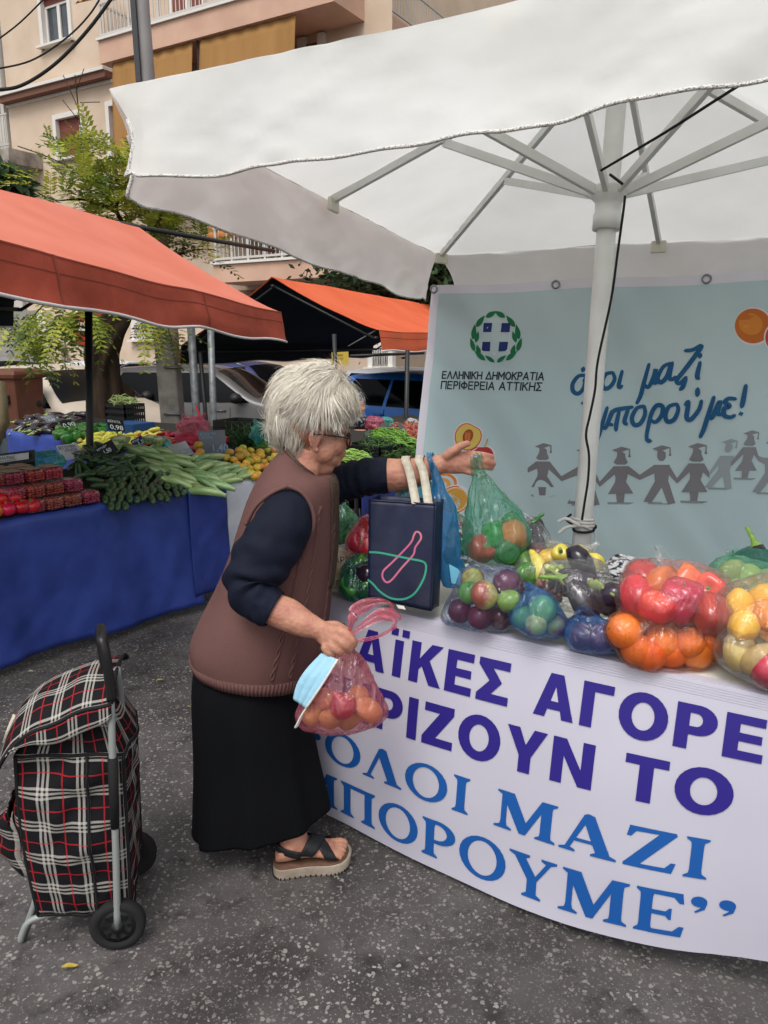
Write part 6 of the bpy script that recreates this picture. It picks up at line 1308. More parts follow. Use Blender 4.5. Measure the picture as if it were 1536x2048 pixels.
# ================================================================== the woman
import numpy as np
M_skin = mat('skin', rgb('b4846c'), .6, rgb('a06c5b'), 26, sub=.12, bump=.4, bscale=70, spec=.35)
M_lip = mat('lip', rgb('a55f58'), .5); M_hair1 = mat('white_hair', rgb('d3ccbe'), .65, rgb('c6beae'), 12, spec=.15); M_hair2 = mat('cream_hair', rgb('cdc5b5'), .65, spec=.15); M_hair3 = mat('grey_hair', rgb('aca598'), .65, spec=.15); M_hair4 = mat('bright_hair', rgb('dcd6ca'), .6, spec=.2)
M_vest = mat('brown_knit', rgb('664a46'), .95, rgb('5b413e'), 3, bump=.3, bscale=520, spec=.08, stretch=(1, 1, .25)); M_vestd = mat('brown_placket', rgb('4d4037'), .9, rgb('443830'), 5, bump=.6, bscale=150, spec=.15)
M_navy = mat('navy_jersey', rgb('0e1324'), .8, rgb('0a0f1e'), 3, bump=.2, bscale=260, spec=.2); M_black = mat('black_skirt', rgb('0e0f12'), .9, rgb('0a0b0d'), 4, bump=.2, bscale=260, spec=.1, stretch=(1, 1, .2))
YW = 2.25
wom = thing('person', (atZ(560, 1690, 0).x, 2.2, 0), 'woman with short white hair, brown knitted vest and long black skirt reaching over the table', 'person')
def ringLR(L, Rr, Y, dr, n=32, sq=1.0, YL=None, YR=None):
    """cross-section whose left and right ends sit under picture points L and R; dr = half thickness in depth"""
    a, b = atY(L[0], L[1], YL or Y), atY(Rr[0], Rr[1], YR or Y); c = (a + b) / 2; e1 = (b - a) / 2; e2 = Vector((0, 1, 0)); e2 = (e2 - e1 * e2.dot(e1) / e1.length_squared).normalized() * dr
    f = lambda x: math.copysign(abs(x) ** sq, x)
    return [c + e1 * f(math.cos(t)) + e2 * f(math.sin(t)) for t in [2 * math.pi * i / n for i in range(n)]]
def dense(rings, m=5):
    out = []; cols = list(zip(*rings)); cc = [crom(c_, m) for c_ in cols]
    return [list(r_) for r_ in zip(*cc)]
def limb(mb, st, n=18, m=4, flat=1.0):
    """st: (px, py, Y, radius px) joints; a smooth tapering limb"""
    C_ = crom([atY(a, b, c) for a, b, c, d in st], m); Rr = crom([Vector((d * depth(atY(a, b, c)) / FPX, 0, 0)) for a, b, c, d in st], m)
    mb.tube(C_, [r.x for r in Rr], n, flat=flat); mb.ell(C_[0], Rr[0].x, 12, 8); mb.ell(C_[-1], Rr[-1].x, 12, 8)
    return C_, [r.x for r in Rr]
# ---- head frame
HC = atY(620, 876, 2.28)
yaw, pit = R(18), R(6)
hf = Vector((math.cos(yaw) * math.cos(pit), math.sin(yaw) * math.cos(pit), -math.sin(pit))); hr = Vector((math.sin(yaw), -math.cos(yaw), 0)); hu = hr.cross(hf) * -1
if hu.z < 0: hu = -hu
HM = Matrix((hf, hr, hu)).transposed()
def hw(x, y, z): return HC + hf * x + hr * y + hu * z
B = MB()
def he(c, r, rot=None): B.ell(hw(*c), r, 20, 14, rot=HM @ rot if rot else HM)
he((-.012, 0, .055), (.098, .074, .085)); he((.042, 0, .0), (.058, .060, .085)); he((.048, 0, -.052), (.050, .050, .032)); he((.084, 0, -.066), (.018, .021, .016))
for s in (1, -1):
    he((.066, s * .034, -.014), (.034, .029, .032)); he((.088, s * .03, .034), (.018, .024, .010)); he((.106, s * .010, -.016), (.009, .008, .007)); he((.03, s * .052, -.035), (.035, .016, .03))
he((.092, 0, .03), (.018, .03, .022)); he((.106, 0, .008), (.012, .010, .026)); he((.116, 0, -.008), (.014, .012, .011)); he((.098, 0, -.038), (.016, .026, .018)); he((.101, 0, -.036), (.011, .021, .0065)); he((.098, 0, -.047), (.011, .019, .007))
he((.035, 0, -.085), (.045, .04, .03))
for s in (1, -1):   # ears
    helix = [(.006, .074, -.03), (-.006, .078, -.022), (-.016, .083, -.004), (-.020, .086, .014), (-.012, .086, .028), (.003, .083, .031), (.013, .078, .022), (.013, .075, .008)]
    B.tube([hw(x, s * y, z) for x, y, z in crom([Vector(p) for p in helix], 4)], .0052, 8)
    he((-.002, s * .0745, .004), (.016, .0045, .026)); he((.004, s * .077, -.026), (.008, .005, .009)); B.tube([hw(x, s * y, z) for x, y, z in ((-.010, .080, .016), (-.008, .081, .0), (0, .079, -.012), (.008, .077, -.008))], .004, 8)
# ---- neck, torso core
B.loft(dense([ringLR((585, 880), (658, 912), 2.28, .056), ringLR((580, 905), (645, 940), 2.27, .056), ringLR((570, 925), (632, 968), 2.26, .075), ringLR((545, 985), (640, 1010), 2.26, .12), ringLR((480, 1130), (640, 1120), 2.26, .14), ringLR((430, 1280), (610, 1300), 2.25, .14), ringLR((440, 1360), (580, 1370), 2.25, .12), ringLR((460, 1420), (560, 1420), 2.25, .1)]))
# legs (under the skirt)
limb(B, [(500, 1400, 2.24, 40), (515, 1480, 2.2, 38), (545, 1580, 2.14, 36), (585, 1660, 2.12, 27), (592, 1690, 2.115, 24)])
limb(B, [(510, 1390, 2.28, 40), (500, 1460, 2.32, 40), (490, 1540, 2.37, 38), (485, 1600, 2.38, 26), (485, 1622, 2.38, 23)])
# ---- right arm (near side)
limb(B, [(585, 1015, 2.14, 40), (555, 1080, 2.06, 42), (505, 1165, 2.02, 36), (540, 1212, 2.0, 33), (575, 1229, 1.99, 33.5), (604, 1245, 1.975, 28.5), (636, 1258, 1.965, 21)])
def fing(st, n=10):
    C_ = [atY(a, b, c) for a, b, c, d in st]; C_ = crom(C_, 4); Rr = [v.x for v in crom([Vector((d * depth(atY(a, b, c)) / FPX, 0, 0)) for a, b, c, d in st], 4)]
    B.tube(C_, Rr, n); B.ell(C_[-1], Rr[-1], 10, 8); B.ell(C_[0], Rr[0], 10, 8)
limb(B, [(636, 1258, 1.965, 20), (650, 1268, 1.955, 25), (666, 1276, 1.945, 27), (678, 1282, 1.945, 22)], flat=.62)
fing([(680, 1262, 1.935, 12.5), (697, 1274, 1.925, 10.5), (707, 1286, 1.93, 9.5), (698, 1294, 1.955, 8.5), (688, 1292, 1.975, 8)])
fing([(674, 1277, 1.93, 12.5), (690, 1288, 1.92, 10.5), (698, 1298, 1.93, 9.5), (689, 1302, 1.955, 8.5), (680, 1298, 1.975, 8)])
fing([(664, 1290, 1.93, 11.5), (677, 1299, 1.922, 10), (683, 1306, 1.935, 9), (675, 1308, 1.96, 8), (667, 1303, 1.98, 7.5)])
fing([(652, 1296, 1.935, 11), (660, 1306, 1.93, 9), (664, 1313, 1.94, 8), (657, 1314, 1.96, 7), (651, 1308, 1.975, 6.5)])
fing([(650, 1254, 1.975, 12), (672, 1252, 1.985, 11), (690, 1262, 1.985, 9.5), (704, 1276, 1.975, 8.5)])
# ---- left arm reaching out
limb(B, [(640, 985, 2.42, 40), (700, 962, 2.44, 36), (770, 951, 2.42, 34), (800, 950, 2.415, 33), (835, 944, 2.41, 29), (862, 934, 2.405, 23), (882, 928, 2.40, 19.5)])
limb(B, [(882, 928, 2.40, 19), (897, 926, 2.395, 22), (916, 925, 2.385, 23.5), (934, 924, 2.38, 22), (942, 923, 2.38, 18)], flat=.55)
fing([(938, 909, 2.375, 8.6), (960, 910, 2.365, 7.6), (974, 912, 2.375, 7.0), (984, 914, 2.39, 6.2)])
fing([(940, 920, 2.375, 8.6), (964, 922, 2.362, 7.8), (978, 925, 2.37, 7.0), (987, 928, 2.388, 6.2)])
fing([(938, 931, 2.375, 8.4), (961, 932, 2.363, 7.4), (975, 934, 2.375, 6.8), (983, 936, 2.392, 6)])
fing([(930, 941, 2.378, 8), (948, 946, 2.368, 6.8), (959, 949, 2.375, 6.2), (967, 951, 2.388, 5.6)])
fing([(894, 912, 2.385, 11), (908, 901, 2.37, 10), (922, 892, 2.36, 8.4), (935, 887, 2.355, 6.8)])
# ---- feet
def foot(heel, toe, thick, sandal=True, lab=None):
    h_, t_ = Vector(heel), Vector(toe); ax = (t_ - h_).normalized(); sd = Vector((ax.y, -ax.x, 0)); L_ = (t_ - h_).length; W_ = lambda x, y, z: h_ + ax * (x * L_) + sd * y + Vector((0, 0, z))
    prof = [(.03, .016, .012, .03), (.07, .026, .008, .06), (.16, .032, .006, .088), (.27, .033, .008, .098), (.4, .036, .012, .082), (.55, .042, .012, .062), (.68, .046, .006, .048), (.8, .047, .006, .034), (.86, .04, .008, .026)]
    B.loft(dense([[W_(x, hwd * math.cos(a), thick + lerp(lo_, hi_, .5) + (hi_ - lo_) / 2 * math.sin(a)) for a in [2 * math.pi * i / 20 for i in range(20)]] for x, hwd, lo_, hi_ in prof], 3))
    for k, (y, ln, r) in enumerate(((-.030, .97, .0135), (-.010, .955, .0105), (.008, .93, .0098), (.024, .90, .0092), (.037, .86, .0085))):
        B.tube([W_(.78, y * .95, thick + .022), W_(ln - .06, y, thick + .02), W_(ln - .02, y, thick + .014)], [r, r, r * .95], 10); B.ell(W_(ln - .015, y, thick + .013), r, 10, 8)
    outl = [(-.0, 0), (.02, .022), (.1, .036), (.3, .037), (.5, .04), (.7, .05), (.85, .05), (.95, .038), (1.01, .012), (1.02, -.01), (.99, -.036), (.9, -.05), (.72, -.05), (.5, -.036), (.3, -.035), (.1, -.036), (.02, -.022)]
    oc = crom([Vector((x * L_, y, 0)) for x, y in outl], 3, True); nO = len(oc)
    S_ = MB(); lay_ = []
    for zz, gs in ((0, .985), (.004, 1.0), (.012, 1.0), (.030, 1.01), (.0345, 1.0)):
        lay_.append([h_ + ax * (p.x * gs) + sd * (p.y * gs) + Vector((0, 0, zz + .012 * max(0, (p.x / L_ - .75) / .25) ** 2)) for p in oc])
    S_.loft(lay_)
    for i in range(0, nO, 2): p = lay_[1][i]; q = lay_[1][(i + 1) % nO]; 
    sn = S_.build('sandal', M_sole, wom)
    G_ = MB()
    for i in range(0, nO): 
        p, q = lay_[0][i], lay_[0][(i + 1) % nO]; n_ = (q - p).cross(Vector((0, 0, 1))).normalized(); m_0 = (p + q) / 2; G_.box(m_0 + n_ * .0012 + Vector((0, 0, .003)), (.0035, .004, .008), math.atan2(n_.y, n_.x))
    G_.build('sole_groove', M_blk, sn, smooth=False)
    F_ = MB(); F_.loft([[h_ + ax * (p.x * g) + sd * (p.y * g) + Vector((0, 0, zz + .012 * max(0, (p.x / L_ - .75) / .25) ** 2)) for p in oc] for zz, g in ((.034, .97), (.0372, .955))]); F_.build('footbed', M_cork, sn)
    def top(x, a):   # point on the foot surface at section x, angle a (0 = near side, pi = far side)
        i = 0
        while i < len(prof) - 2 and x > prof[i + 1][0]: i += 1
        t = (x - prof[i][0]) / (prof[i + 1][0] - prof[i][0]); hwd, lo_, hi_ = [lerp(prof[i][k], prof[i + 1][k], t) for k in (1, 2, 3)]
        return W_(x, (hwd + .003) * math.cos(a), thick + max(.0, (lo_ + hi_) / 2 + ((hi_ - lo_) / 2 + .003) * math.sin(a)) - (.0 if a > .2 and a < 2.9 else .0))
    K_ = MB()
    for xa, xb in ((.40, .74), (.74, .46)):
        def sf(u, v, xa=xa, xb=xb): 
            a = lerp(-.35, math.pi + .35, u); x = lerp(xa, xb, u) + (v - .5) * .17; return top(x, a) + Vector((0, 0, .001 + (.0025 if xa < .6 else 0)))
        K_.grid(sf, 24, 6)
    K_.build('strap', M_strap, sn, solid=.003, offset=1)
    K_ = MB()
    def hs2(u, v):
        a = lerp(-1.25, math.pi + 1.25 - math.pi, 0); th = lerp(-math.pi * .5, math.pi * .5, u); rx = .30; x = .34 - rx * math.cos(th) * 1.02; y = math.sin(th) * (.037 + .002); z = thick + .052 + (v - .5) * .024 - .02 * math.cos(th) * -.6 - .012 * (1 - math.cos(th))
        return W_(x, y, z)
    K_.grid(hs2, 24, 3); K_.build('strap', M_strap, sn, solid=.003)
    return sn
M_sole = mat('sandal_sole', rgb('9a8f80'), .8, rgb('877b6c'), 20, bump=.3, bscale=90); M_cork = mat('footbed_cork', rgb('5f4434'), .8, rgb('4e3729'), 30); M_strap = mat('black_leather', rgb('17181a'), .6, bump=.3, bscale=150)
foot(atZ(547, 1748, 0), atZ(699, 1724, 0), .036)
foot(atZ(450, 1640, 0), atZ(560, 1632, 0), .036)
body = B.build('body', M_skin, wom, remesh=.0042, smooth_it=3)
# lips, eyes, brows, glasses
m = MB(); m.ell(hw(.1055, 0, -.0372), (.0075, .019, .0042), 14, 10, HM); m.ell(hw(.1035, 0, -.0462), (.008, .017, .005), 14, 10, HM); m.build('lips', M_lip, wom)
M_eye = mat('eye_white', rgb('d9d4cf'), .2); M_iris = mat('iris', rgb('3a2f28'), .2)
for s in (1, -1):
    m = MB(); m.ell(hw(.083, s * .031, .014), .0125, 14, 10); e = m.build('eye', M_eye, wom); m = MB(); m.ell(hw(.0925, s * .032, .013), (.004, .0058, .0058), 12, 8, HM); m.build('iris', M_iris, e)
    m = MB(); m.tube([hw(.095, s * .014, .036), hw(.101, s * .03, .042), hw(.09, s * .05, .038)], [.002, .003, .0015], 6); m.build('eyebrow', M_hair3, wom)
M_frame = mat('tortoise_frame', rgb('2a1a14'), .25, spec=.5); M_lens = film('spectacle_lens', (.95, .95, .95, 1), .03, .03, 5, (1, 1, 1), .1)
m = MB()
for s in (1, -1):
    m.tube([hw(-.01, s * .082, .020), hw(.02, s * .079, .020), hw(.06, s * .073, .017), hw(.092, s * .068, .015), hw(.104, s * .058, .014)], .0026, 8)
    ring = [hw(.112 - .012 * abs(math.cos(a) + .9) * .25, s * (.034 + .0265 * math.cos(a)), .006 + .0215 * math.sin(a)) for a in [2 * math.pi * i / 28 for i in range(29)]]; m.tube(ring, .0024, 8)
m.tube([hw(.113, -.008, .012), hw(.118, 0, .015), hw(.113, .008, .012)], .0024, 8)
gl = m.build('glasses', M_frame, wom)
for s in (1, -1): m = MB(); m.add([hw(.112, s * (.034 + .026 * math.cos(a)), .006 + .021 * math.sin(a)) for a in [2 * math.pi * i / 28 for i in range(28)]], [tuple(range(28))]); m.build('lens', M_lens, gl)
# ---- hair: soft volume plus many fine locks
px_m = depth(HC) / FPX
hb = MB()
HE = [((622, 800), 2.285, 78, 66, .098), ((668, 795), 2.285, 38, 42, .082), ((580, 825), 2.285, 37, 52, .085), ((594, 862), 2.285, 30, 32, .072), ((640, 765), 2.285, 48, 34, .075), ((640, 826), 2.27, 30, 18, .07)]
for (c_, Y, rx, rz, ry) in HE: hb.ell(atY(c_[0], c_[1], Y), (rx * px_m, ry, rz * px_m), 24, 16)
hair = hb.build('hair', M_hair1, wom, remesh=.006, smooth_it=6)
bm = bmesh.new(); bm.from_mesh(hair.data); base_w = root_of(wom)
for v in bm.verts:
    q = v.co; v.co = q + v.normal * (.007 * noise.noise(q * 22) + .005 * noise.noise(q * 48))
bm.to_mesh(hair.data); bm.normal_update()
samp = [(f.calc_center_median() + base_w, f.normal.copy()) for f in bm.faces]; bm.free()
rh = random.Random(5); crown_p = atY(655, 772, 2.30)
locks = [MB(), MB(), MB(), MB()]
for _ in range(15000):
    p, n_ = rh.choice(samp)
    pr = p - EYE; zc = pr.dot(_fw); qx, qy = 768 + FPX * pr.x / zc, 1024 - FPX * pr.dot(_up) / zc
    t = (p - crown_p); t = t - n_ * t.dot(n_)
    if t.length < .01: continue
    if qx > 628 and qy > 838: continue
    t.normalize(); fwd = hf - n_ * hf.dot(n_)
    fl = Vector((noise.noise(p * 11), noise.noise(p * 11 + Vector((5, 0, 0))), noise.noise(p * 11 + Vector((0, 7, 0)))))
    t = t * .9 + Vector((0, 0, -1)) * .3 + fl * 1.1 + Vector((rh.gauss(0, .12), rh.gauss(0, .12), rh.gauss(0, .12)))
    t = (t - n_ * t.dot(n_) * .95).normalized(); L_ = rh.uniform(.035, .085); sd = t.cross(n_).normalized(); wv = 1.1 * noise.noise(p * 17 + Vector((3, 3, 0))) + rh.uniform(-.15, .15); pts = []; lf = rh.uniform(.5, 1)
    for i in range(7):
        s_ = i / 6; pts.append(p + t * L_ * s_ + n_ * (.002 + .010 * lf * math.sin(s_ * 2.7) - .012 * s_ * s_) + sd * (wv * L_ * .6 * s_ * s_) + Vector((0, 0, -.010 * s_ * s_)))
    k = rh.choices((0, 1, 2, 3), (.36, .30, .12 if qy > 800 else .06, .22))[0]; w0 = rh.uniform(.0008, .0019)
    locks[k].ribbon(pts, [w0 * q for q in (.6, .95, 1, 1, .8, .5, .1)], sd if rh.random() < .7 else (sd + n_ * .6).normalized())
for x0, y0, x1, y1, Y in [(672, 838, 680, 868, 2.22), (668, 838, 672, 864, 2.215), (660, 836, 662, 858, 2.21), (682, 835, 690, 856, 2.24), (676, 832, 683, 860, 2.22), (650, 838, 652, 856, 2.205), (690, 828, 699, 846, 2.25)]:
    for k in range(9):
        a, b = atY(x0 + rh.uniform(-6, 6), y0, Y), atY(x1 + rh.uniform(-5, 5), y1 + rh.uniform(-6, 4), Y - .004); mid = (a + b) / 2 + Vector((rh.uniform(-.006, .006), -.004, 0)); locks[rh.choice((0, 1, 3))].ribbon(crom([a, mid, b], 3), [.0022] * 5 + [.0012, .0004], (1, 0, 0))
for mb_, mt in zip(locks, (M_hair1, M_hair2, M_hair3, M_hair4)): mb_.build('lock', mt, hair, smooth=False)
# ---- skirt
def wrink(p, n_, a, sc, seed): return p + n_ * (a * noise.noise(Vector((p.x * sc + seed, p.y * sc, p.z * sc * .5))))
rs = dense([ringLR((396, 1300), (632, 1318), 2.25, .165, 72), ringLR((388, 1360), (612, 1362), 2.25, .185, 72), ringLR((388, 1430), (618, 1415), 2.24, .185, 72), ringLR((391, 1520), (630, 1490), 2.23, .18, 72), ringLR((389, 1600), (646, 1560), 2.21, .17, 72), ringLR((386, 1659), (659, 1610), 2.2, .16, 72)], 6)
nR = len(rs)
for i, r_ in enumerate(rs):
    t = i / (nR - 1); c_ = sum(r_, Vector()) / len(r_)
    for j, p in enumerate(r_):
        a = 2 * math.pi * j / len(r_); d = (p - c_); f = (.04 * math.sin(5 * a + .8) + .045 * math.sin(9 * a + 2 + t * 1.2) + .015 * math.sin(17 * a + 4 * t)) * t ** 1.1 + .01 * noise.noise(Vector((math.cos(a) * 2, math.sin(a) * 2, t * 4)))
        f *= .35 + .65 * abs(math.sin(a)); r_[j] = c_ + d * (1 + f)
m = MB(); m.loft(rs, cap=False); sk = m.build('skirt', M_black, wom, solid=.004)
# ---- vest
vr = dense([ringLR((390, 1322), (634, 1350), 2.25, .19, 64), ringLR((384, 1285), (650, 1296), 2.25, .205, 64), ringLR((402, 1236), (657, 1232), 2.25, .205, 64), ringLR((432, 1180), (664, 1165), 2.26, .2, 64), ringLR((461, 1110), (670, 1092), 2.26, .195, 64), ringLR((481, 1048), (673, 1028), 2.26, .19, 64), ringLR((503, 988), (674, 980), 2.265, .185, 64), ringLR((527, 945), (668, 955), 2.27, .165, 64), ringLR((548, 918), (655, 950), 2.27, .125, 64), ringLR((566, 900), (638, 952), 2.27, .085, 64), ringLR((573, 893), (632, 948), 2.272, .07, 64)], 5)
nV = len(vr)
for i, r_ in enumerate(vr):
    t = i / (nV - 1); c_ = sum(r_, Vector()) / len(r_)
    for j, p in enumerate(r_):
        a = 2 * math.pi * j / len(r_); d = p - c_; k = .024 * noise.noise(Vector((math.cos(a) * 2.2 + t * 2, math.sin(a) * 2.2, t * 4 + 3))) + .012 * noise.noise(Vector((math.cos(a) * 5 + t * 6, math.sin(a) * 5, t * 9))) + .012 * math.sin(t * 26 + math.cos(a) * 3) * math.exp(-((t - .5) / .25) ** 2) * max(0, math.cos(a - .2)) * .7
        r_[j] = c_ + d * (1 + k)
def vs_(t, a, o=0.0):
    """point on the vest: t 0 hem .. 1 neck, a angle (0 front, -pi/2 near side)"""
    i = min(nV - 2, int(t * (nV - 1))); f = t * (nV - 1) - i; ja = (a % (2 * math.pi)) / (2 * math.pi) * 64; j = int(ja) % 64; g = ja - int(ja)
    q = lambda r_: r_[j].lerp(r_[(j + 1) % 64], g); p = q(vr[i]).lerp(q(vr[i + 1]), f); c_ = (sum(vr[i], Vector()) / 64).lerp(sum(vr[i + 1], Vector()) / 64, f); return p + (p - c_).normalized() * o
m = MB(); m.loft(vr, cap=False); vest = m.build('vest', M_vest, wom, solid=.006, offset=0)
m = MB(); m.grid(lambda u, v: vs_(.0 + v * .055, u * 2 * math.pi, .004 + .0022 * math.sin(u * 2 * math.pi * 110)), 660, 2, closed=False); m.build('rib_hem', M_vest, vest, solid=.003)
m = MB()
for a0 in (-.95, -1.22, -.42):
    for ph in (0, math.pi): m.tube([vs_(.07 + .5 * i / 90, a0 + .14 * (i / 90) + .022 * math.sin(i / 90 * 42 + ph), .0025 + .0015 * math.cos(i / 90 * 42 + ph)) for i in range(91)], .0042, 6)
m.build('cable_stitch', M_vest, vest)
m = MB(); m.grid(lambda u, v: vs_(lerp(.99, .30, v), lerp(-.62, .15, u) + .25 * v, .005 + .002 * math.sin(u * 40)), 24, 40); m.build('placket', M_vestd, vest, solid=.003)
m = MB(); m.tube([vs_(.995, a, .004) for a in [2 * math.pi * i / 48 for i in range(49)]], .007, 8); m.build('neckband', M_vestd, vest)
# ---- navy sweater: two sleeves and the collar seen inside the neckline
def sleeve(st, seed, amp, cuffn):
    C_ = crom([atY(a, b, c) for a, b, c, d in st], 9); Rr = [v.x for v in crom([Vector((d * depth(atY(a, b, c)) / FPX, 0, 0)) for a, b, c, d in st], 9)]
    k = len(C_); rings = []; ref = Vector((0, -1, 0))
    for i in range(k):
        t = (C_[min(i + 1, k - 1)] - C_[max(i - 1, 0)]).normalized(); a = (ref - t * ref.dot(t)).normalized(); b = t.cross(a); u = i / (k - 1); rr = []
        for j in range(36):
            an = 2 * math.pi * j / 36; d = a * math.cos(an) + b * math.sin(an)
            fold = amp * (math.sin(u * 46 + 2.5 * math.sin(an + seed) + 2 * noise.noise(Vector((u * 5, seed, an)))) * math.exp(-((u - .62) / .22) ** 2) + 1.0 * noise.noise(Vector((math.cos(an) * 2.2 + u * 10, math.sin(an) * 2.2, seed + u * 14))))
            rr.append(C_[i] + d * (Rr[i] + fold))
        rings.append(rr)
    return rings
sw = MB(); r1 = sleeve([(592, 1000, 2.2, 22), (584, 1012, 2.135, 44), (570, 1042, 2.08, 55), (548, 1082, 2.055, 60), (522, 1122, 2.04, 60), (503, 1158, 2.03, 54), (506, 1186, 2.015, 47), (530, 1208, 2.0, 42), (549, 1219, 1.995, 37.5)], 3, .0062, 0); sw.loft(r1, cap=False)
r2 = sleeve([(630, 990, 2.40, 40), (665, 972, 2.43, 39), (700, 962, 2.435, 37), (740, 953, 2.425, 36), (777, 951, 2.418, 35)], 8, .0035, 0); sw.loft(r2, cap=False)
sw.loft(dense([ringLR((577, 905), (636, 957), 2.27, .066), ringLR((572, 920), (640, 985), 2.265, .08), ringLR((560, 960), (655, 1010), 2.265, .12)]), cap=False)
swo = sw.build('sweater', M_navy, wom, solid=.003)
m = MB(); cr_ = [sum([r1[4][j], r1[5][j]], Vector()) / 2 for j in range(36)]; c_ = sum(cr_, Vector()) / 36
ah = [(576, 972), (604, 985), (622, 1012), (628, 1045), (618, 1082), (602, 1118)]
arm = crom([atY(x, y, Y) for (x, y), Y in zip(ah, (2.08, 2.075, 2.075, 2.075, 2.078, 2.085))], 6); m.tube(arm, .006, 8)
m.tube(crom([atY(x, y, Y) for (x, y), Y in zip([(576, 972), (545, 985), (512, 1012), (492, 1050)], (2.08, 2.085, 2.09, 2.1))], 6), .006, 8); m.build('armhole_trim', M_vest, vest)
# ================================================================== plastic bags
FILM = {
 'clear': film('clear_film', (.93, .93, .93, 1), .07, .14, 38, tint=.1), 'blue': film('blue_film', (.12, .36, .9, 1), .26, .16, 38, tint=.4), 'green': film('green_film', (.12, .62, .42, 1), .22, .18, 38, tint=.28),
 'pink': film('pink_film', (.92, .2, .3, 1), .21, .16, 38, tint=.3), 'orange': film('orange_film', (.95, .36, .14, 1), .09, .15, 38, tint=.2), 'dkgreen': film('dark_green_film', (.04, .3, .22, 1), .4, .18, 38, tint=.65),
 'cyan': film('cyan_film', (.06, .36, .68, 1), .55, .2, 30, tint=.75), 'bluedark': film('blue_clear_film', (.35, .48, .8, 1), .08, .12, 38, tint=.28), 'white': film('white_film', (.88, .88, .86, 1), .5, .3, 40, tint=.4), 'teal': film('teal_film', (.12, .62, .55, 1), .6, .25, 40, tint=.6), 'black': film('black_film', (.02, .02, .022, 1), .9, .3, 40, tint=.9),
 'pinkh': film('pink_handle_film', (.95, .2, .28, 1), .85, .2, 40, tint=.5)}
rng_ = np.random.default_rng(3)
_E = rng_.normal(size=(420, 3)); _E /= np.linalg.norm(_E, axis=1, keepdims=True)
def bag_shell(pts, radii, seed, neck=None, flr=None, nu=84, nv=54, cling=.14, wr=.055):
    """plastic film drawn round its contents: hull of the pieces, sinking a little between them, with creases running to the knot"""
    P_ = np.array([list(p) for p in pts], float); r = np.array(radii, float); c = P_[:len(P_) - (1 if neck is not None else 0)].mean(0)
    Hs = ((P_ - c) @ _E.T + r[:, None]).max(0); rows = []
    nd = None if neck is None else (np.array(list(neck)) - c); nl = 0 if neck is None else np.linalg.norm(nd)
    ax = np.array([0, 0, 1.]) if neck is None else nd / nl; t0 = np.cross(ax, [0, 1., 0]); t0 /= np.linalg.norm(t0); b0 = np.cross(ax, t0)
    for j in range(nv + 1):
        th = math.pi * (j / nv) ** (1.0 if neck is None else .92); row = []
        th = math.pi - th
        for i in range(nu):
            ph = 2 * math.pi * i / nu; d = math.sin(th) * (math.cos(ph) * t0 + math.sin(ph) * b0) + math.cos(th) * ax
            den = _E @ d; ok = den > .12; hull = (Hs[ok] / den[ok]).min()
            q = P_ - c; bd = q @ d; disc = bd * bd - (q * q).sum(1) + r * r; hit = np.where(disc > 0, bd + np.sqrt(np.maximum(disc, 0)), 0).max()
            rr = hull * (1 - cling) + cling * max(hit, hull * .72)
            up_ = max(0, math.cos(th)); kf = .5 + 1.0 * up_
            w_ = abs(noise.noise(Vector((math.cos(ph) * 3.2 + seed, math.sin(ph) * 3.2, th * .6)))) + .7 * abs(noise.noise(Vector((math.cos(ph) * 9 + seed, math.sin(ph) * 9, th * 1.2)))) + .5 * abs(noise.noise(Vector((d[0] * 7 + seed, d[1] * 7, d[2] * 7)))) - .4
            rr *= 1 + wr * kf * w_ * math.sin(th) ** .5 * 1.6 + .02 * noise.noise(Vector((d[0] * 5 + seed, d[1] * 5, d[2] * 5)))
            p = c + d * (rr + .006)
            if flr is not None and p[2] < flr: p[2] = flr + .001
            row.append(Vector(p))
        rows.append(row)
    return rows
def strip(mb, pts, w0, w1, side, curl=.006, n=8):
    """gathered ribbon of film"""
    q = crom(pts, 5); k = len(q); V = []
    for i, p in enumerate(q):
        t = (q[min(i + 1, k - 1)] - q[max(i - 1, 0)]).normalized(); s = Vector(side); s = (s - t * s.dot(t)).normalized(); nn = t.cross(s); wd = lerp(w0, w1, i / (k - 1)) if not callable(w0) else w0(i / (k - 1))
        for j in range(n + 1): x = j / n - .5; V.append(p + s * wd * x + nn * curl * math.sin(x * 14 + i * .35))
    mb.add(V, [(i * (n + 1) + j, i * (n + 1) + j + 1, (i + 1) * (n + 1) + j + 1, (i + 1) * (n + 1) + j) for i in range(k - 1) for j in range(n)])
def R3(rr): return (rr.uniform(-1.2, 1.2), rr.uniform(-1.2, 1.2), rr.uniform(0, 6.28))
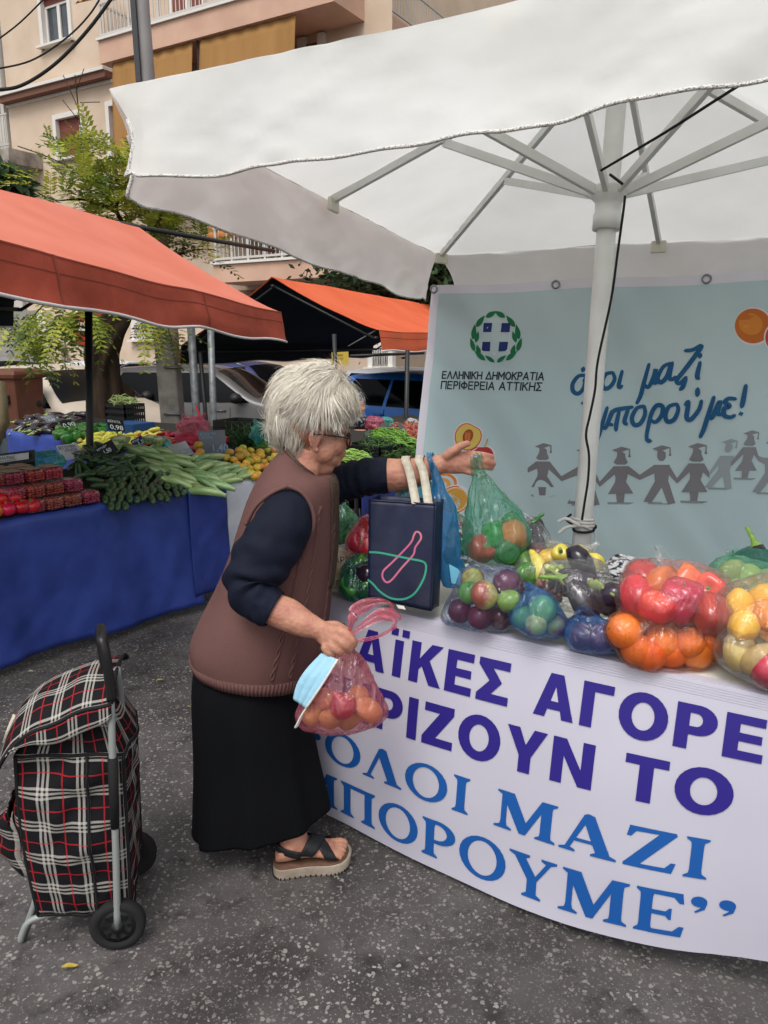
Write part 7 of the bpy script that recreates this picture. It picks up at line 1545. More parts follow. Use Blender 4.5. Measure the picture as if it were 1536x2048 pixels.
def bag(label, fm, items, neck=None, ears=(), seed=1, group=None, flr=None, desc='', cat='bag', cling=.14, wr=.055, extra=()):
    """items: (kind, px, py, Y, scale); neck: (px, py, Y); ears: lists of (px, py, Y) with widths"""
    rr = random.Random(seed); pts = []; rad = []
    for k, (kind, px, py, Y, sc) in enumerate(items):
        p = atY(px, py, Y); r = MESH[kind][2] * sc
        if flr is not None: p.z = max(p.z, flr + r * .95)
        fruit_at(kind, p, R3(rr), desc.format(CAT[kind]) if '{' in desc else desc, group, sc); 
        pts.append(p); rad.append(r * (1.0 if kind not in ('aubergine', 'dark_aubergine', 'cucumber') else 1.35))
    for (px, py, Y, r) in extra: pts.append(atY(px, py, Y)); rad.append(r)
    c = sum(pts, Vector()) / len(pts); nk = None
    t = thing('plastic_bag', (c.x, c.y, min(p.z - r for p, r in zip(pts, rad)) - .004), label, cat)
    if neck: nk = atY(*neck); pts2, rad2 = pts + [nk], rad + [.011]
    else: pts2, rad2 = pts, rad
    m = MB(); m.loft(bag_shell(pts2, rad2, seed * 3.7, nk, flr, cling=cling, wr=wr), cap=True); m.build('film', FILM[fm], t)
    if ears:
        m = MB()
        for e in ears: strip(m, [atY(*q) for q in e[0]], e[1], e[2], e[3] if len(e) > 3 else (.6, 0, .8))
        m.build('handle', FILM[fm], t)
    return t
TB_ = TZ + .002
TBL = ' on the front table'
# front row
bag('clear bluish bag of apples and plums tied with blue handles, right of the navy tote', 'bluedark', [('green_apple', 938, 1186, 2.16, .95), ('apple', 968, 1190, 2.10, 1.12), ('green_apple', 1020, 1203, 2.08, 1.0), ('plum', 920, 1222, 2.16, 1.1), ('plum', 960, 1235, 2.10, 1.1), ('plum', 1000, 1235, 2.12, 1.1), ('plum', 1012, 1165, 2.14, 1.2), ('plum', 1030, 1180, 2.2, 1.1), ('apple', 945, 1160, 2.22, 1), ('plum', 1035, 1225, 2.14, 1), ('plum', 975, 1215, 2.24, 1)], (987, 1142, 2.14), [([(987, 1142, 2.13), (955, 1135, 2.12), (930, 1122, 2.12), (923, 1114, 2.12), (935, 1117, 2.11), (965, 1132, 2.11), (987, 1142, 2.12)], .012, .012), ([(987, 1142, 2.13), (1010, 1136, 2.13), (1028, 1140, 2.13)], .012, .02)], 2, 'fruit in the bluish apple bag', TB_, '{} inside the clear bluish bag right of the navy tote', extra=[(905, 1230, 2.16, .03)])
bag('small blue bag of green apples at the table edge', 'blue', [('green_apple', 1086, 1218, 2.02, 1.08), ('green_apple', 1046, 1235, 2.05, .9), ('apple', 1072, 1250, 2.0, .85), ('apple', 1112, 1250, 2.02, .85), ('green_apple', 1100, 1235, 2.1, .9), ('green_apple', 1060, 1225, 2.12, .9)], (1062, 1180, 2.06), [([(1062, 1182, 2.06), (1052, 1172, 2.04), (1058, 1168, 2.03), (1066, 1178, 2.04)], .012, .012)], 4, 'apples in the small blue bag', TB_, '{} inside the small blue bag at the table edge')
bag('small blue bag of dark plums left of the oranges', 'blue', [('plum', 1165, 1272, 1.95, 1.15), ('plum', 1205, 1275, 1.93, 1.2), ('plum', 1185, 1262, 2.02, 1.1), ('plum', 1228, 1280, 1.96, 1.0), ('plum', 1150, 1262, 2.02, .9)], (1168, 1232, 1.96), [([(1170, 1238, 1.955), (1155, 1226, 1.95), (1165, 1218, 1.945), (1182, 1226, 1.945), (1195, 1240, 1.94)], .02, .02)], 5, 'plums in the small blue bag', TB_, '{} inside the small blue bag left of the oranges', extra=[(1180, 1285, 1.95, .025)])
# second tier
gr = [('grape', 1095 + (k % 4) * 9 + (k // 4 % 2) * 4, 1136 + (k // 4) * 8, 2.07 + (k % 3) * .008, 1.0) for k in range(16)]
gr2 = [('dark_grape', 1082 + (k % 5) * 9, 1168 + (k // 5) * 9 + (k % 5) * 3, 2.06 + (k % 3) * .008, 1.0) for k in range(18)]
bag('clear bag of grapes and black aubergines resting on the two small blue bags', 'clear', gr + gr2 + [('dark_aubergine', 1150, 1160, 2.04, .9), ('dark_aubergine', 1180, 1178, 2.02, .95), ('dark_aubergine', 1160, 1195, 1.99, .85), ('dark_aubergine', 1200, 1200, 2.0, .85), ('dark_aubergine', 1172, 1145, 2.12, .85), ('dark_aubergine', 1115, 1170, 2.13, .8)], (1205, 1135, 2.1), [([(1205, 1138, 2.1), (1215, 1128, 2.1), (1232, 1122, 2.1), (1248, 1110, 2.1)], .03, .01), ([(1205, 1138, 2.1), (1185, 1128, 2.1), (1172, 1124, 2.1)], .03, .05)], 6, 'fruit in the clear grape and aubergine bag', None, '{} inside the clear bag on top of the small blue bags')
# oranges and peppers
og = [(1262, 1250), (1308, 1250), (1360, 1252), (1418, 1256), (1275, 1300), (1325, 1285), (1378, 1285), (1425, 1275), (1340, 1318), (1300, 1320), (1392, 1310), (1248, 1262)]
bag('orange bag bulging with mandarins and oranges at the front edge of the table', 'orange', [('orange', x, y, 1.86 + (.07 if k < 4 else .0) + .01 * (k % 3), 1.0 + .06 * (k % 3)) for k, (x, y) in enumerate(og)] + [('orange', 1350, 1275, 1.97, 1.0), ('orange', 1290, 1285, 1.98, 1), ('orange', 1410, 1290, 1.97, 1)], None, (), 7, 'oranges in the orange bag', TB_, '{} inside the orange bag at the table edge', cling=.2)
pp = [('bell_pepper', 1275, 1190, 1.93, 1.0), ('orange_pepper', 1320, 1172, 1.95, 1.05), ('orange_pepper', 1312, 1215, 1.87, .85), ('bell_pepper', 1362, 1200, 1.88, 1.1), ('bell_pepper', 1422, 1228, 1.86, 1.0), ('orange_pepper', 1420, 1178, 1.93, .9), ('orange_pepper', 1375, 1165, 1.96, .95), ('bell_pepper', 1288, 1160, 2.0, 1), ('bell_pepper', 1340, 1190, 2.02, 1), ('orange_pepper', 1400, 1205, 1.99, 1), ('bell_pepper', 1380, 1225, 1.92, .9), ('bell_pepper', 1275, 1215, 1.96, .9)]
bag('large clear bag of red and orange peppers standing on the bag of oranges', 'clear', pp, (1365, 1140, 1.95), [([(1362, 1145, 1.95), (1345, 1122, 1.95), (1325, 1100, 1.95), (1312, 1096, 1.95), (1312, 1106, 1.95), (1330, 1124, 1.94), (1356, 1146, 1.94)], .016, .016)], 8, 'peppers in the large clear bag', None, '{} inside the large clear bag above the oranges', cling=.16)
# right edge
bag('clear bag of lemons and yellow fruit at the right edge of the table', 'clear', [('lemon', 1480, 1212, 1.84, 1.15), ('lemon', 1488, 1252, 1.80, 1.25), ('lemon', 1535, 1232, 1.80, 1.2), ('lemon', 1530, 1195, 1.86, 1.15), ('lemon', 1545, 1268, 1.79, 1.2), ('lemon', 1515, 1220, 1.9, 1.2), ('lemon', 1570, 1225, 1.84, 1.2), ('orange', 1575, 1262, 1.8, 1)], (1560, 1160, 1.85), (), 9, 'lemons in the right-hand clear bag', None, '{} inside the clear bag at the right edge')
bag('clear bag of potatoes and red peppers under the lemons at the right edge', 'clear', [('potato', 1478, 1300, 1.78, 1.15), ('potato', 1520, 1318, 1.74, 1.1), ('bell_pepper', 1545, 1335, 1.72, .95), ('potato', 1500, 1285, 1.84, 1.1), ('potato', 1550, 1300, 1.78, 1.1), ('cucumber', 1530, 1298, 1.76, 1.0), ('bell_pepper', 1580, 1330, 1.74, 1.0), ('potato', 1580, 1295, 1.82, 1.1)], None, (), 10, 'vegetables in the lower right clear bag', TB_, '{} inside the lower clear bag at the right edge')
bag('knotted green bag of kiwi-brown potatoes behind the lemons', 'green', [('potato', 1462, 1158, 2.05, 1.3), ('potato', 1495, 1165, 2.03, 1.2), ('potato', 1525, 1170, 2.02, 1.2), ('potato', 1470, 1188, 2.0, 1.2), ('potato', 1512, 1190, 1.98, 1.1), ('potato', 1455, 1180, 2.08, 1.1)], (1462, 1130, 2.05), [([(1462, 1134, 2.05), (1460, 1120, 2.05), (1463, 1104, 2.05), (1470, 1106, 2.05), (1464, 1122, 2.05)], .02, .03)], 11, 'potatoes in the knotted green bag', None, '{} inside the knotted green bag at the right')
bag('dark green bag at the far right edge behind the knotted green bag', 'dkgreen', [('dark_aubergine', 1500, 1130, 2.2, .9), ('dark_aubergine', 1530, 1135, 2.2, .9), ('dark_aubergine', 1560, 1140, 2.2, .9), ('dark_aubergine', 1520, 1145, 2.14, .8)], (1562, 1132, 2.15), (), 12, 'aubergines in the dark green bag', None, '{} inside the dark green bag at the far right')
# back row
bag('clear bag of green peppers tied with wide white ears behind the grapes', 'clear', [('green_pepper', 1055, 1130, 2.3, .95), ('lemon', 1095, 1118, 2.3, 1.0), ('yellow_pepper', 1120, 1115, 2.28, 1.1), ('yellow_pepper', 1160, 1110, 2.32, 1.1), ('yellow_pepper', 1175, 1120, 2.3, 1.0), ('green_pepper', 1050, 1150, 2.25, .9), ('yellow_pepper', 1085, 1145, 2.24, 1.1), ('plum', 1075, 1108, 2.34, .9), ('green_pepper', 1130, 1135, 2.34, 1.0), ('yellow_pepper', 1160, 1140, 2.36, 1)], (1133, 1098, 2.3), [([(1135, 1099, 2.3), (1115, 1090, 2.29), (1095, 1088, 2.28)], .01, .045), ([(1135, 1099, 2.3), (1160, 1096, 2.29), (1180, 1094, 2.28), (1200, 1086, 2.28)], .02, .012)], 13, 'peppers in the back clear bag', None, '{} inside the clear bag behind the grapes')
bag('clear bag of dark aubergines with one stalk sticking out behind the green hanging bag', 'clear', [('dark_aubergine', 1062, 1068, 2.45, .8), ('dark_aubergine', 1072, 1085, 2.43, .85), ('dark_aubergine', 1050, 1085, 2.46, .8), ('potato', 1040, 1100, 2.42, .9)], (1062, 1042, 2.45), [([(1062, 1044, 2.45), (1050, 1032, 2.45), (1040, 1018, 2.45)], .03, .008)], 14, 'aubergines in the back clear bag', None, '{} inside the clear bag behind the hanging green bag')
m = MB(); m.tube(crom([atY(1062, 1046, 2.43), atY(1072, 1042, 2.43), atY(1080, 1032, 2.43), atY(1088, 1028, 2.43)], 4), [.006] * 12 + [.004], 8); tag(m.build('vegetable_stalk', M_gpe), 'curved dark green stalk poking out of the clear aubergine bag', 'stalk')
bag('green bag of leafy greens behind the cyan bag', 'green', [('green_pepper', 918, 1075, 2.5, .9), ('green_pepper', 928, 1100, 2.46, .9), ('bell_pepper', 925, 1062, 2.5, .6), ('green_pepper', 912, 1110, 2.48, .9)], (912, 1032, 2.5), (), 15, 'greens in the green bag behind the cyan bag', None, '{} inside the green bag behind the cyan bag', cling=.2)
# left end of the table, behind the woman
bag('round green bag of leaves, topmost at the left end of the table', 'green', [('green_pepper', 690, 1050, 2.62, 1), ('green_pepper', 702, 1062, 2.6, 1), ('green_pepper', 680, 1070, 2.62, 1), ('green_pepper', 695, 1078, 2.58, .9), ('green_pepper', 668, 1055, 2.62, 1)], (684, 1012, 2.6), [([(684, 1014, 2.6), (690, 1006, 2.59), (698, 1004, 2.59)], .02, .04), ([(684, 1014, 2.59), (688, 1040, 2.56), (682, 1075, 2.56)], .02, .025)], 16, 'greens in the round green bag', None, '{} inside the round green bag at the left end')
bag('whitish pink bag of red fruit with a twisted white handle beside the navy tote', 'pink', [('tomato', 728, 1072, 2.5, 1.1), ('tomato', 715, 1085, 2.48, 1), ('tomato', 735, 1095, 2.46, 1), ('tomato', 745, 1078, 2.5, 1), ('bell_pepper', 738, 1055, 2.5, .7)], (728, 1048, 2.5), [([(730, 1052, 2.49), (724, 1044, 2.48), (724, 1036, 2.48), (731, 1037, 2.48), (733, 1048, 2.48)], .007, .007)], 17, 'tomatoes in the pink bag', None, '{} inside the whitish pink bag beside the tote')
bag('dark green glossy bag standing on the left end of the table', 'dkgreen', [('aubergine', 715, 1150, 2.42, 1), ('green_pepper', 705, 1175, 2.38, 1), ('green_pepper', 735, 1175, 2.38, 1), ('green_pepper', 725, 1135, 2.42, 1), ('green_pepper', 750, 1160, 2.42, 1)], None, [([(708, 1192, 2.34), (720, 1202, 2.33), (738, 1204, 2.33), (745, 1200, 2.33)], .012, .02)], 18, 'vegetables in the dark green bag', TB_, '{} inside the dark green bag at the left end')
wb = bag('white printed plastic bag half hidden behind the woman at the table\'s left end', 'white', [('potato', 676, 1140, 2.52, 1.2), ('potato', 686, 1165, 2.5, 1.1), ('potato', 668, 1175, 2.5, 1.1), ('potato', 690, 1120, 2.54, 1), ('potato', 660, 1125, 2.54, 1.2)], None, (), 19, 'potatoes in the white printed bag', TB_, '{} inside the white printed bag')
for s_, x, y, hh in (('ΑΡΝΑ ΓΑΡ', 668, 1127, .02), ('ΓΟΦΑ', 672, 1172, .02)): text_mesh('lettering', s_, lambda X, Y_: atY(x, y, 2.425) + Vector((1, .3, 0)).normalized() * X + Vector((0, 0, Y_)), hh, M_btxt, wb)
# crumpled printed paper and a bit of black cord behind the peppers
M_print = mat('printed_paper', rgb('c9c9cc'), .7, rgb('25262a'), 70, lo=.47, hi=.53, stretch=(.5, .5, 1.6))
m = MB(); q0 = tpx(1245, 1150); m.grid(lambda u, v: tw(q0[0] - .09 + .2 * u, q0[1] - .1 + .2 * v, TZ + .012 + .03 * abs(noise.noise(Vector((u * 5, v * 5, 1)))) + .05 * math.sin(u * 3.1) * math.sin(v * 3.1)), 22, 22); tag(m.build('crumpled_paper', M_print, solid=.001), 'crumpled black-and-white printed paper behind the pepper bag', 'paper')
m = MB(); pc_ = atZ(1290, 1130, TZ + .03); m.tube(crom([pc_ + Vector((-.02, 0, .0)), pc_ + Vector((-.012, 0, .02)), pc_ + Vector((.0, -.01, .008)), pc_ + Vector((.014, 0, .022)), pc_ + Vector((.02, .01, .012))], 5), .0032, 6); tag(m.build('cord_end', M_blk), 'short end of black cord curling behind the pepper bag', 'cord')
# ================================================================== what the woman carries
t = bag('translucent green bag of peppers hanging from the outstretched hand', 'green', [('bell_pepper', 962, 1100, 2.34, .95), ('green_pepper', 990, 1072, 2.35, 1.0), ('orange_pepper', 1028, 1070, 2.33, .85), ('green_pepper', 1012, 1106, 2.31, .95), ('green_pepper', 995, 1098, 2.4, 1.0), ('green_pepper', 1024, 1050, 2.41, .9)], (958, 945, 2.36), [([(951, 955, 2.362), (949, 930, 2.35), (949, 912, 2.345), (951, 908, 2.36), (952, 918, 2.385)], .03, .012), ([(964, 960, 2.36), (961, 930, 2.35), (958, 912, 2.345), (960, 908, 2.36), (962, 918, 2.385)], .035, .012)], 21, 'peppers in the hanging green bag', None, '{} inside the green bag hanging from the hand', cling=.08, wr=.09, extra=[(948, 1000, 2.35, .02), (985, 985, 2.36, .02), (942, 1060, 2.36, .02), (1045, 1075, 2.36, .012)])
# pink bag with its looped ears
t = bag('pink translucent bag of potatoes and a red onion hanging from the near hand', 'pink', [('potato', 626, 1430, 1.93, .92), ('potato', 650, 1398, 1.95, .92), ('onion', 686, 1412, 1.905, 1.0), ('potato', 736, 1420, 1.92, .95), ('potato', 660, 1438, 1.91, .8), ('potato', 716, 1392, 1.97, .9), ('potato', 700, 1435, 1.95, .85)], (692, 1292, 1.945), (), 22, 'vegetables in the pink bag', None, '{} inside the pink bag in the near hand', cling=.1, wr=.09, extra=[(608, 1445, 1.94, .012), (680, 1340, 1.94, .014), (712, 1340, 1.95, .014)])
m = MB()
for ear in ([(696, 1278, 1.935), (704, 1245, 1.93), (712, 1222, 1.93), (745, 1205, 1.93), (776, 1204, 1.93), (784, 1218, 1.935), (778, 1232, 1.94), (755, 1226, 1.945)], [(698, 1275, 1.925), (722, 1254, 1.915), (755, 1232, 1.91), (780, 1230, 1.91), (793, 1240, 1.912), (786, 1256, 1.918), (762, 1270, 1.922), (735, 1278, 1.925), (712, 1282, 1.928), (698, 1278, 1.93)]):
    strip(m, [atY(*q) for q in ear], lambda u: .008 + .03 * math.sin(min(1, u * 1.6) * math.pi) ** 2 if u < .6 else .010, 0, (.3, 0, .9), curl=.003)
m.build('handle', FILM['pinkh'], t)
# blue surgical mask pinched under the fingers
mk_ = thing('face_mask', atY(625, 1350, 1.9), 'light blue surgical face mask pinched in the hand against the pink bag', 'face mask')
Q4 = [atY(643, 1306, 1.935), atY(676, 1318, 1.915), atY(612, 1416, 1.885), atY(587, 1398, 1.895)]
m = MB()
def mkf(u, v):
    p = Q4[0].lerp(Q4[1], u).lerp(Q4[3].lerp(Q4[2], u), v); return p + Vector((-.018 * math.sin(v * 3.1) * (1 - u), -.008 * math.sin(v * 3.1) - .0022 * abs(math.sin(u * 9)), 0))
m.grid(mkf, 24, 20); m.build('cloth', mat('mask_blue', rgb('8fb9cb'), .8, rgb('84afc3'), 12, bump=.3, bscale=60), mk_, solid=.0015)
m = MB(); m.tube([mkf(1, v / 12) + Vector((0, -.001, 0)) for v in range(13)], .0035, 6, flat=.5); m.build('white_edge', M_trimw, mk_)
m = MB(); m.tube(crom([mkf(1, 1), atY(603, 1430, 1.885), atY(594, 1448, 1.887), atY(590, 1455, 1.89), atY(596, 1450, 1.892), atY(607, 1424, 1.89)], 5), .0022, 6); m.build('ear_loop', M_trimw, mk_)
# navy tote with cream handles
TT = thing('tote_bag', atZ(815, 1215, TZ), 'navy tote bag with cream handles and a pink and green line drawing', 'tote bag')
M_tote = mat('navy_tote', rgb('101834'), .5, rgb('0c132b'), 4, spec=.35, bump=.3, bscale=14); M_cream = mat('cream_webbing', rgb('bdb6a6'), .85, rgb('aca594'), 60, bump=.4, bscale=300)
tA, tB_, tC, tD = atY(738, 1000, 2.3), atY(872, 1009, 2.25), atY(862, 1222, 2.195), atY(737, 1196, 2.245); bk = Vector((.33, .9, 0)).normalized()
tn = (tB_ - tA).cross(tD - tA).normalized()
if tn.y > 0: tn = -tn
def tf(u, v, o=0): 
    p = tA.lerp(tB_, u).lerp(tD.lerp(tC, u), v); return p + tn * (o + .006 * noise.noise(Vector((u * 3, v * 2, 5))) * math.sin(min(1, v * 4) * 1.57) + .007 * math.sin(u * 9 + v * 2) * (1 - v) * .8)
gus = .085
def tside(v, w): p0, p1 = tf(1, v), tf(1, v) + bk * gus; return p0.lerp(p1, w) + Vector((.012 * math.sin(w * math.pi) * (v - .3), 0, .004 * math.sin(w * 6)))
m = MB(); m.grid(lambda u, v: tf(u, v), 24, 24); m.grid(lambda u, v: tside(v, u), 8, 24); m.grid(lambda u, v: tf(u, v) + bk * gus, 20, 20); m.grid(lambda u, v: tf(0, v).lerp(tf(0, v) + bk * gus, u), 6, 20); m.grid(lambda u, v: tf(u, 1).lerp(tf(u, 1) + bk * gus, v), 12, 4); m.build('bag_body', M_tote, TT, solid=.002)
m = MB(); m.tube([tf(u / 20, 0, .001) for u in range(21)], .003, 6); m.tube([tf(1, v / 20, .001) for v in range(21)], .0022, 6); m.build('seam', M_tote, TT)
def tp(px, py, o=.0025):
    """picture point -> place on the tote's front face"""
    p = atP(px, py, tA, tn); d = p - tA; u = d.dot((tB_ - tA).normalized()) / (tB_ - tA).length; v = d.dot((tD - tA).normalized()) / (tD - tA).length
    for _ in range(3): q = tf(u, v); e = p - q; u += e.dot((tB_ - tA).normalized()) / (tB_ - tA).length; v += e.dot((tD - tA).normalized()) / (tD - tA).length
    return tf(u, v, o)
c3_ = lambda x, y: (640 + x / 3.657, 960 + y / 3.657)
def line_art(name, pts, m_, w_=.0058, closed=False):
    q = crom([Vector((*p, 0)) for p in pts], 5, closed); q = [tp(*c3_(p.x, p.y)) for p in q]
    if closed: q.append(q[0])
    mb = MB(); mb.ribbon(q, w_, lambda i: (q[min(i + 1, len(q) - 1)] - q[max(i - 1, 0)]).normalized().cross(tn)); mb.build(name, m_, TT)
line_art('pink_line', [(690, 400), (668, 455), (600, 530), (520, 610), (465, 665), (460, 715), (490, 748), (530, 725), (600, 640), (665, 570), (690, 535), (700, 490), (740, 430), (735, 390), (708, 378)], mat('pink_ink', rgb('b0567a'), .5, rgb('bf7f7a'), 6), closed=True)
line_art('green_line', [(362, 527), (430, 530), (520, 548), (640, 572), (735, 590), (772, 612), (775, 660), (755, 730), (705, 815), (650, 858), (585, 874), (510, 860), (440, 815), (390, 760), (352, 728)], mat('green_ink', rgb('2f8f76'), .5, rgb('2a8068'), 6), .0062)
m = MB(); m.add([tp(*c3_(x, y), .002) for x, y in ((556, 912), (612, 922), (628, 948), (574, 940))], [(0, 1, 2, 3)]); m.build('label_tab', M_trimw, TT, smooth=False)
def strap(pts, w_, mt, par, nm='handle', side=(1, .1, 0)): q = crom([atY(*p) for p in pts], 6); mb = MB(); mb.ribbon(q, w_, side); return mb.build(nm, mt, par, solid=.002)
strap([(832, 1008, 2.262), (826, 975, 2.315), (818, 940, 2.345), (811, 921, 2.36), (812, 913, 2.40), (815, 917, 2.44), (812, 950, 2.455), (800, 985, 2.43), (797, 1004, 2.40)], .026, M_cream, TT)
strap([(857, 1010, 2.256), (852, 975, 2.31), (846, 942, 2.34), (838, 922, 2.355), (840, 911, 2.40), (842, 915, 2.44), (835, 950, 2.45), (820, 985, 2.42), (814, 1004, 2.39)], .026, M_cream, TT)
# cyan carrier bag hanging beside the tote
CB = thing('carrier_bag', atY(920, 1160, 2.3), 'bright blue carrier bag hanging from the wrist behind the navy tote', 'bag')
m = MB()
sec = [(924, 860, 868, 2.37, .008), (938, 862, 876, 2.365, .010), (975, 866, 892, 2.36, .02), (1010, 850, 912, 2.35, .03), (1060, 860, 918, 2.34, .035), (1110, 872, 926, 2.33, .035), (1150, 880, 934, 2.33, .03), (1172, 886, 930, 2.33, .02)]
m.loft(dense([ringLR((xa, y), (xb, y + (xb - xa) * .05), Y, dr, 26) for y, xa, xb, Y, dr in sec], 4)); 
V2 = []
for p in m.v: q = Vector(p); V2.append(tuple(q + Vector((.006 * noise.noise(q * 30), .008 * noise.noise(Vector((q.x * 60, q.y * 40, q.z * 9))), 0))))
m.v = V2; m.build('film', FILM['cyan'], CB)
m = MB(); strip(m, [atY(866, 945, 2.36), atY(861, 922, 2.355), atY(858, 910, 2.37), atY(861, 906, 2.40), atY(864, 915, 2.43), atY(868, 950, 2.44), atY(872, 1000, 2.42)], .016, .02, (1, 0, 0), .003); m.build('handle', FILM['cyan'], CB)
m = MB(); cbp = [(898, 1128), (916, 1138), (933, 1160), (930, 1173), (903, 1166)]; m.add([atY(x, y, 2.29) for x, y in cbp], [tuple(range(5))]); m.build('pale_print', mat('pale_cyan', rgb('6fb4cf'), .4), CB, smooth=False, solid=.002)
cy2 = thing('carrier_bag', atY(830, 1000, 2.45), 'pale cyan plastic showing behind the tote handles', 'bag'); m = MB(); m.loft(dense([ringLR((xa, y), (xb, y), 2.42, .02, 20) for y, xa, xb in ((962, 842, 862), (985, 800, 872), (1010, 785, 880), (1060, 780, 880), (1150, 790, 880))], 4)); m.build('film', FILM['teal'] if False else film('pale_cyan_film', (.2, .6, .72, 1), .6, .2, 30, tint=.7), cy2)
# ================================================================== tartan shopping trolley
def tartan():
    m = bpy.data.materials.new('tartan_cloth'); m.use_nodes = True; nt = m.node_tree; N = nt.nodes; L = nt.links; b = N['Principled BSDF']; b.inputs['Roughness'].default_value = .8; b.inputs['Specular IOR Level'].default_value = .15
    uv = N.new('ShaderNodeUVMap'); uv.uv_map = 'UVMap'; sp = N.new('ShaderNodeSeparateXYZ'); L.new(uv.outputs[0], sp.inputs[0])
    def M(op, a, c=None, d=None):
        n = N.new('ShaderNodeMath'); n.operation = op
        for k, q in enumerate((a, c, d)):
            if q is None: continue
            if isinstance(q, (int, float)): n.inputs[k].default_value = q
            else: L.new(q, n.inputs[k])
        return n.outputs[0]
    def stripes(c, per, offs, hw_):
        ph = M('FRACT', M('DIVIDE', c, per)); r = None
        for o in offs: k = M('LESS_THAN', M('ABSOLUTE', M('SUBTRACT', ph, o)), hw_ / per); r = k if r is None else M('MAXIMUM', r, k)
        return r
    PER = .088
    wx = stripes(sp.outputs[0], PER, (.13, .25, .37), .0028); wy = stripes(sp.outputs[1], PER, (.13, .25, .37), .0028); rx = stripes(sp.outputs[0], PER, (.75,), .0016); ry = stripes(sp.outputs[1], PER, (.75,), .0016)
    tw_ = M('GREATER_THAN', M('FRACT', M('MULTIPLY', M('ADD', sp.outputs[0], sp.outputs[1]), 260)), .5)
    white = M('MAXIMUM', M('MULTIPLY', wx, M('ADD', M('MULTIPLY', tw_, .35), .45)), M('MULTIPLY', wy, M('SUBTRACT', .8, M('MULTIPLY', tw_, .35)))); white = M('MAXIMUM', white, M('MULTIPLY', wx, wy)); red = M('MULTIPLY', M('MAXIMUM', rx, ry), .62)
    a = N.new('ShaderNodeMix'); a.data_type = 'RGBA'; L.new(white, a.inputs[0]); a.inputs[6].default_value = rgb('121114'); a.inputs[7].default_value = rgb('a39f98')
    c = N.new('ShaderNodeMix'); c.data_type = 'RGBA'; L.new(red, c.inputs[0]); L.new(a.outputs[2], c.inputs[6]); c.inputs[7].default_value = rgb('a8202a'); L.new(c.outputs[2], b.inputs['Base Color'])
    no = N.new('ShaderNodeTexNoise'); no.inputs['Scale'].default_value = 18; tc = N.new('ShaderNodeTexCoord'); L.new(tc.outputs['Object'], no.inputs['Vector']); bp = N.new('ShaderNodeBump'); bp.inputs['Strength'].default_value = .35; bp.inputs['Distance'].default_value = .01; L.new(no.outputs[0], bp.inputs['Height']); L.new(bp.outputs[0], b.inputs['Normal'])
    return m
M_tart = tartan(); M_pip = mat('black_piping', rgb('121213'), .8); M_tube = mat('grey_painted_tube', rgb('8f9390'), .4, metal=.2); M_grip = mat('black_grip', rgb('141415'), .4, spec=.4)
WN = atZ(240, 1893, 0); WF = atZ(268, 1748, 0); ty = (WF - WN); ty.z = 0; axl = ty.length; ty.normalize(); tx = Vector((-ty.y, ty.x, 0))
if tx.x > 0: tx = -tx
TR = thing('shopping_trolley', (WN + WF) / 2, 'black, white and red tartan shopping trolley standing on the asphalt left of the woman', 'shopping trolley')
def tr(x, y, z): return WN + tx * x + ty * y + Vector((0, 0, z))
def uv_grid(fn, nu, nv, sx, sy, ox, oy, name, par, solid=.003):
    mb = MB(); mb.grid(fn, nu, nv); base = root_of(par); me = bpy.data.meshes.new(name); me.from_pydata([tuple(Vector(p) - base) for p in mb.v], [], mb.f); me.materials.append(M_tart); ul = me.uv_layers.new(name='UVMap')
    for lp in me.loops: i, j = lp.vertex_index % (nu + 1), lp.vertex_index // (nu + 1); ul.data[lp.index].uv = (ox + sx * i / nu, oy + sy * j / nv)
    for p in me.polygons: p.use_smooth = True
    o = bpy.data.objects.new(name, me); col.objects.link(o); o.parent = par
    if solid: md = o.modifiers.new('t', 'SOLIDIFY'); md.thickness = solid; md.offset = 0
    return o
BD, BW, Y0 = .235, .25, .018   # bag depth (x), width (y)
zb_, zt_b = .115, .56
def bagpt(side, u, v):
    """near side / front / far side / back panels; v 0 bottom .. 1 top"""
    z = lerp(zb_, zt_b, v) ; bul = .030 * math.sin(math.pi * min(1, v * 1.05)) ; x0, x1 = -.032 - .012 * v, -.032 + BD * (1 + .05 * math.sin(v * 3)) + .012 * v; y0, y1 = Y0, Y0 + BW
    cr = .018 * noise.noise(Vector((u * 3 + side * 7, v * 5, 2))) + .010 * noise.noise(Vector((u * 7, v * 12, side * 3))) + .008 * math.sin(v * 21 + u * 5 + side) * math.exp(-((v - .85) / .2) ** 2)
    e = math.sin(math.pi * u) ** .6
    if side == 0: return tr(lerp(x0, x1, u), y0 - (bul * e + cr * e), z - .03 * (1 - v) * (1 - u) + .02 * u * v)
    if side == 1: return tr(x1 + (bul * e * 1.0 + cr * e), lerp(y0, y1, u), z + .02 * v)
    if side == 2: return tr(lerp(x1, x0, u), y1 + (bul * e + cr * e), z + .02 * (1 - u) * v)
    return tr(x0 - (.015 * e * (v) + cr * .5 * e), lerp(y1, y0, u), z - .03 * (1 - v) * u)
Hb = zt_b - zb_
for k, (wd, ox) in enumerate(((BD, .02), (BW, .05), (BD, .0), (BW, .03))): uv_grid(lambda u, v, k=k: bagpt(k, u, v), 26, 34, wd, Hb, ox, .02, 'bag_panel', TR)
m = MB(); m.add([bagpt(0, 0, 0), bagpt(0, 1, 0), bagpt(2, 0, 0), bagpt(2, 1, 0)], [(0, 1, 2, 3)]); m.build('bag_base', M_pip, TR, smooth=False, solid=.01)
m = MB()
for k in range(4): m.tube([bagpt(k, 0, v / 24) for v in range(25)], .0055, 6)
for k in range(4): m.tube([bagpt(k, u / 16, 0) for u in range(17)], .006, 6); m.tube([bagpt(k, u / 16, 1) for u in range(17)], .005, 6)
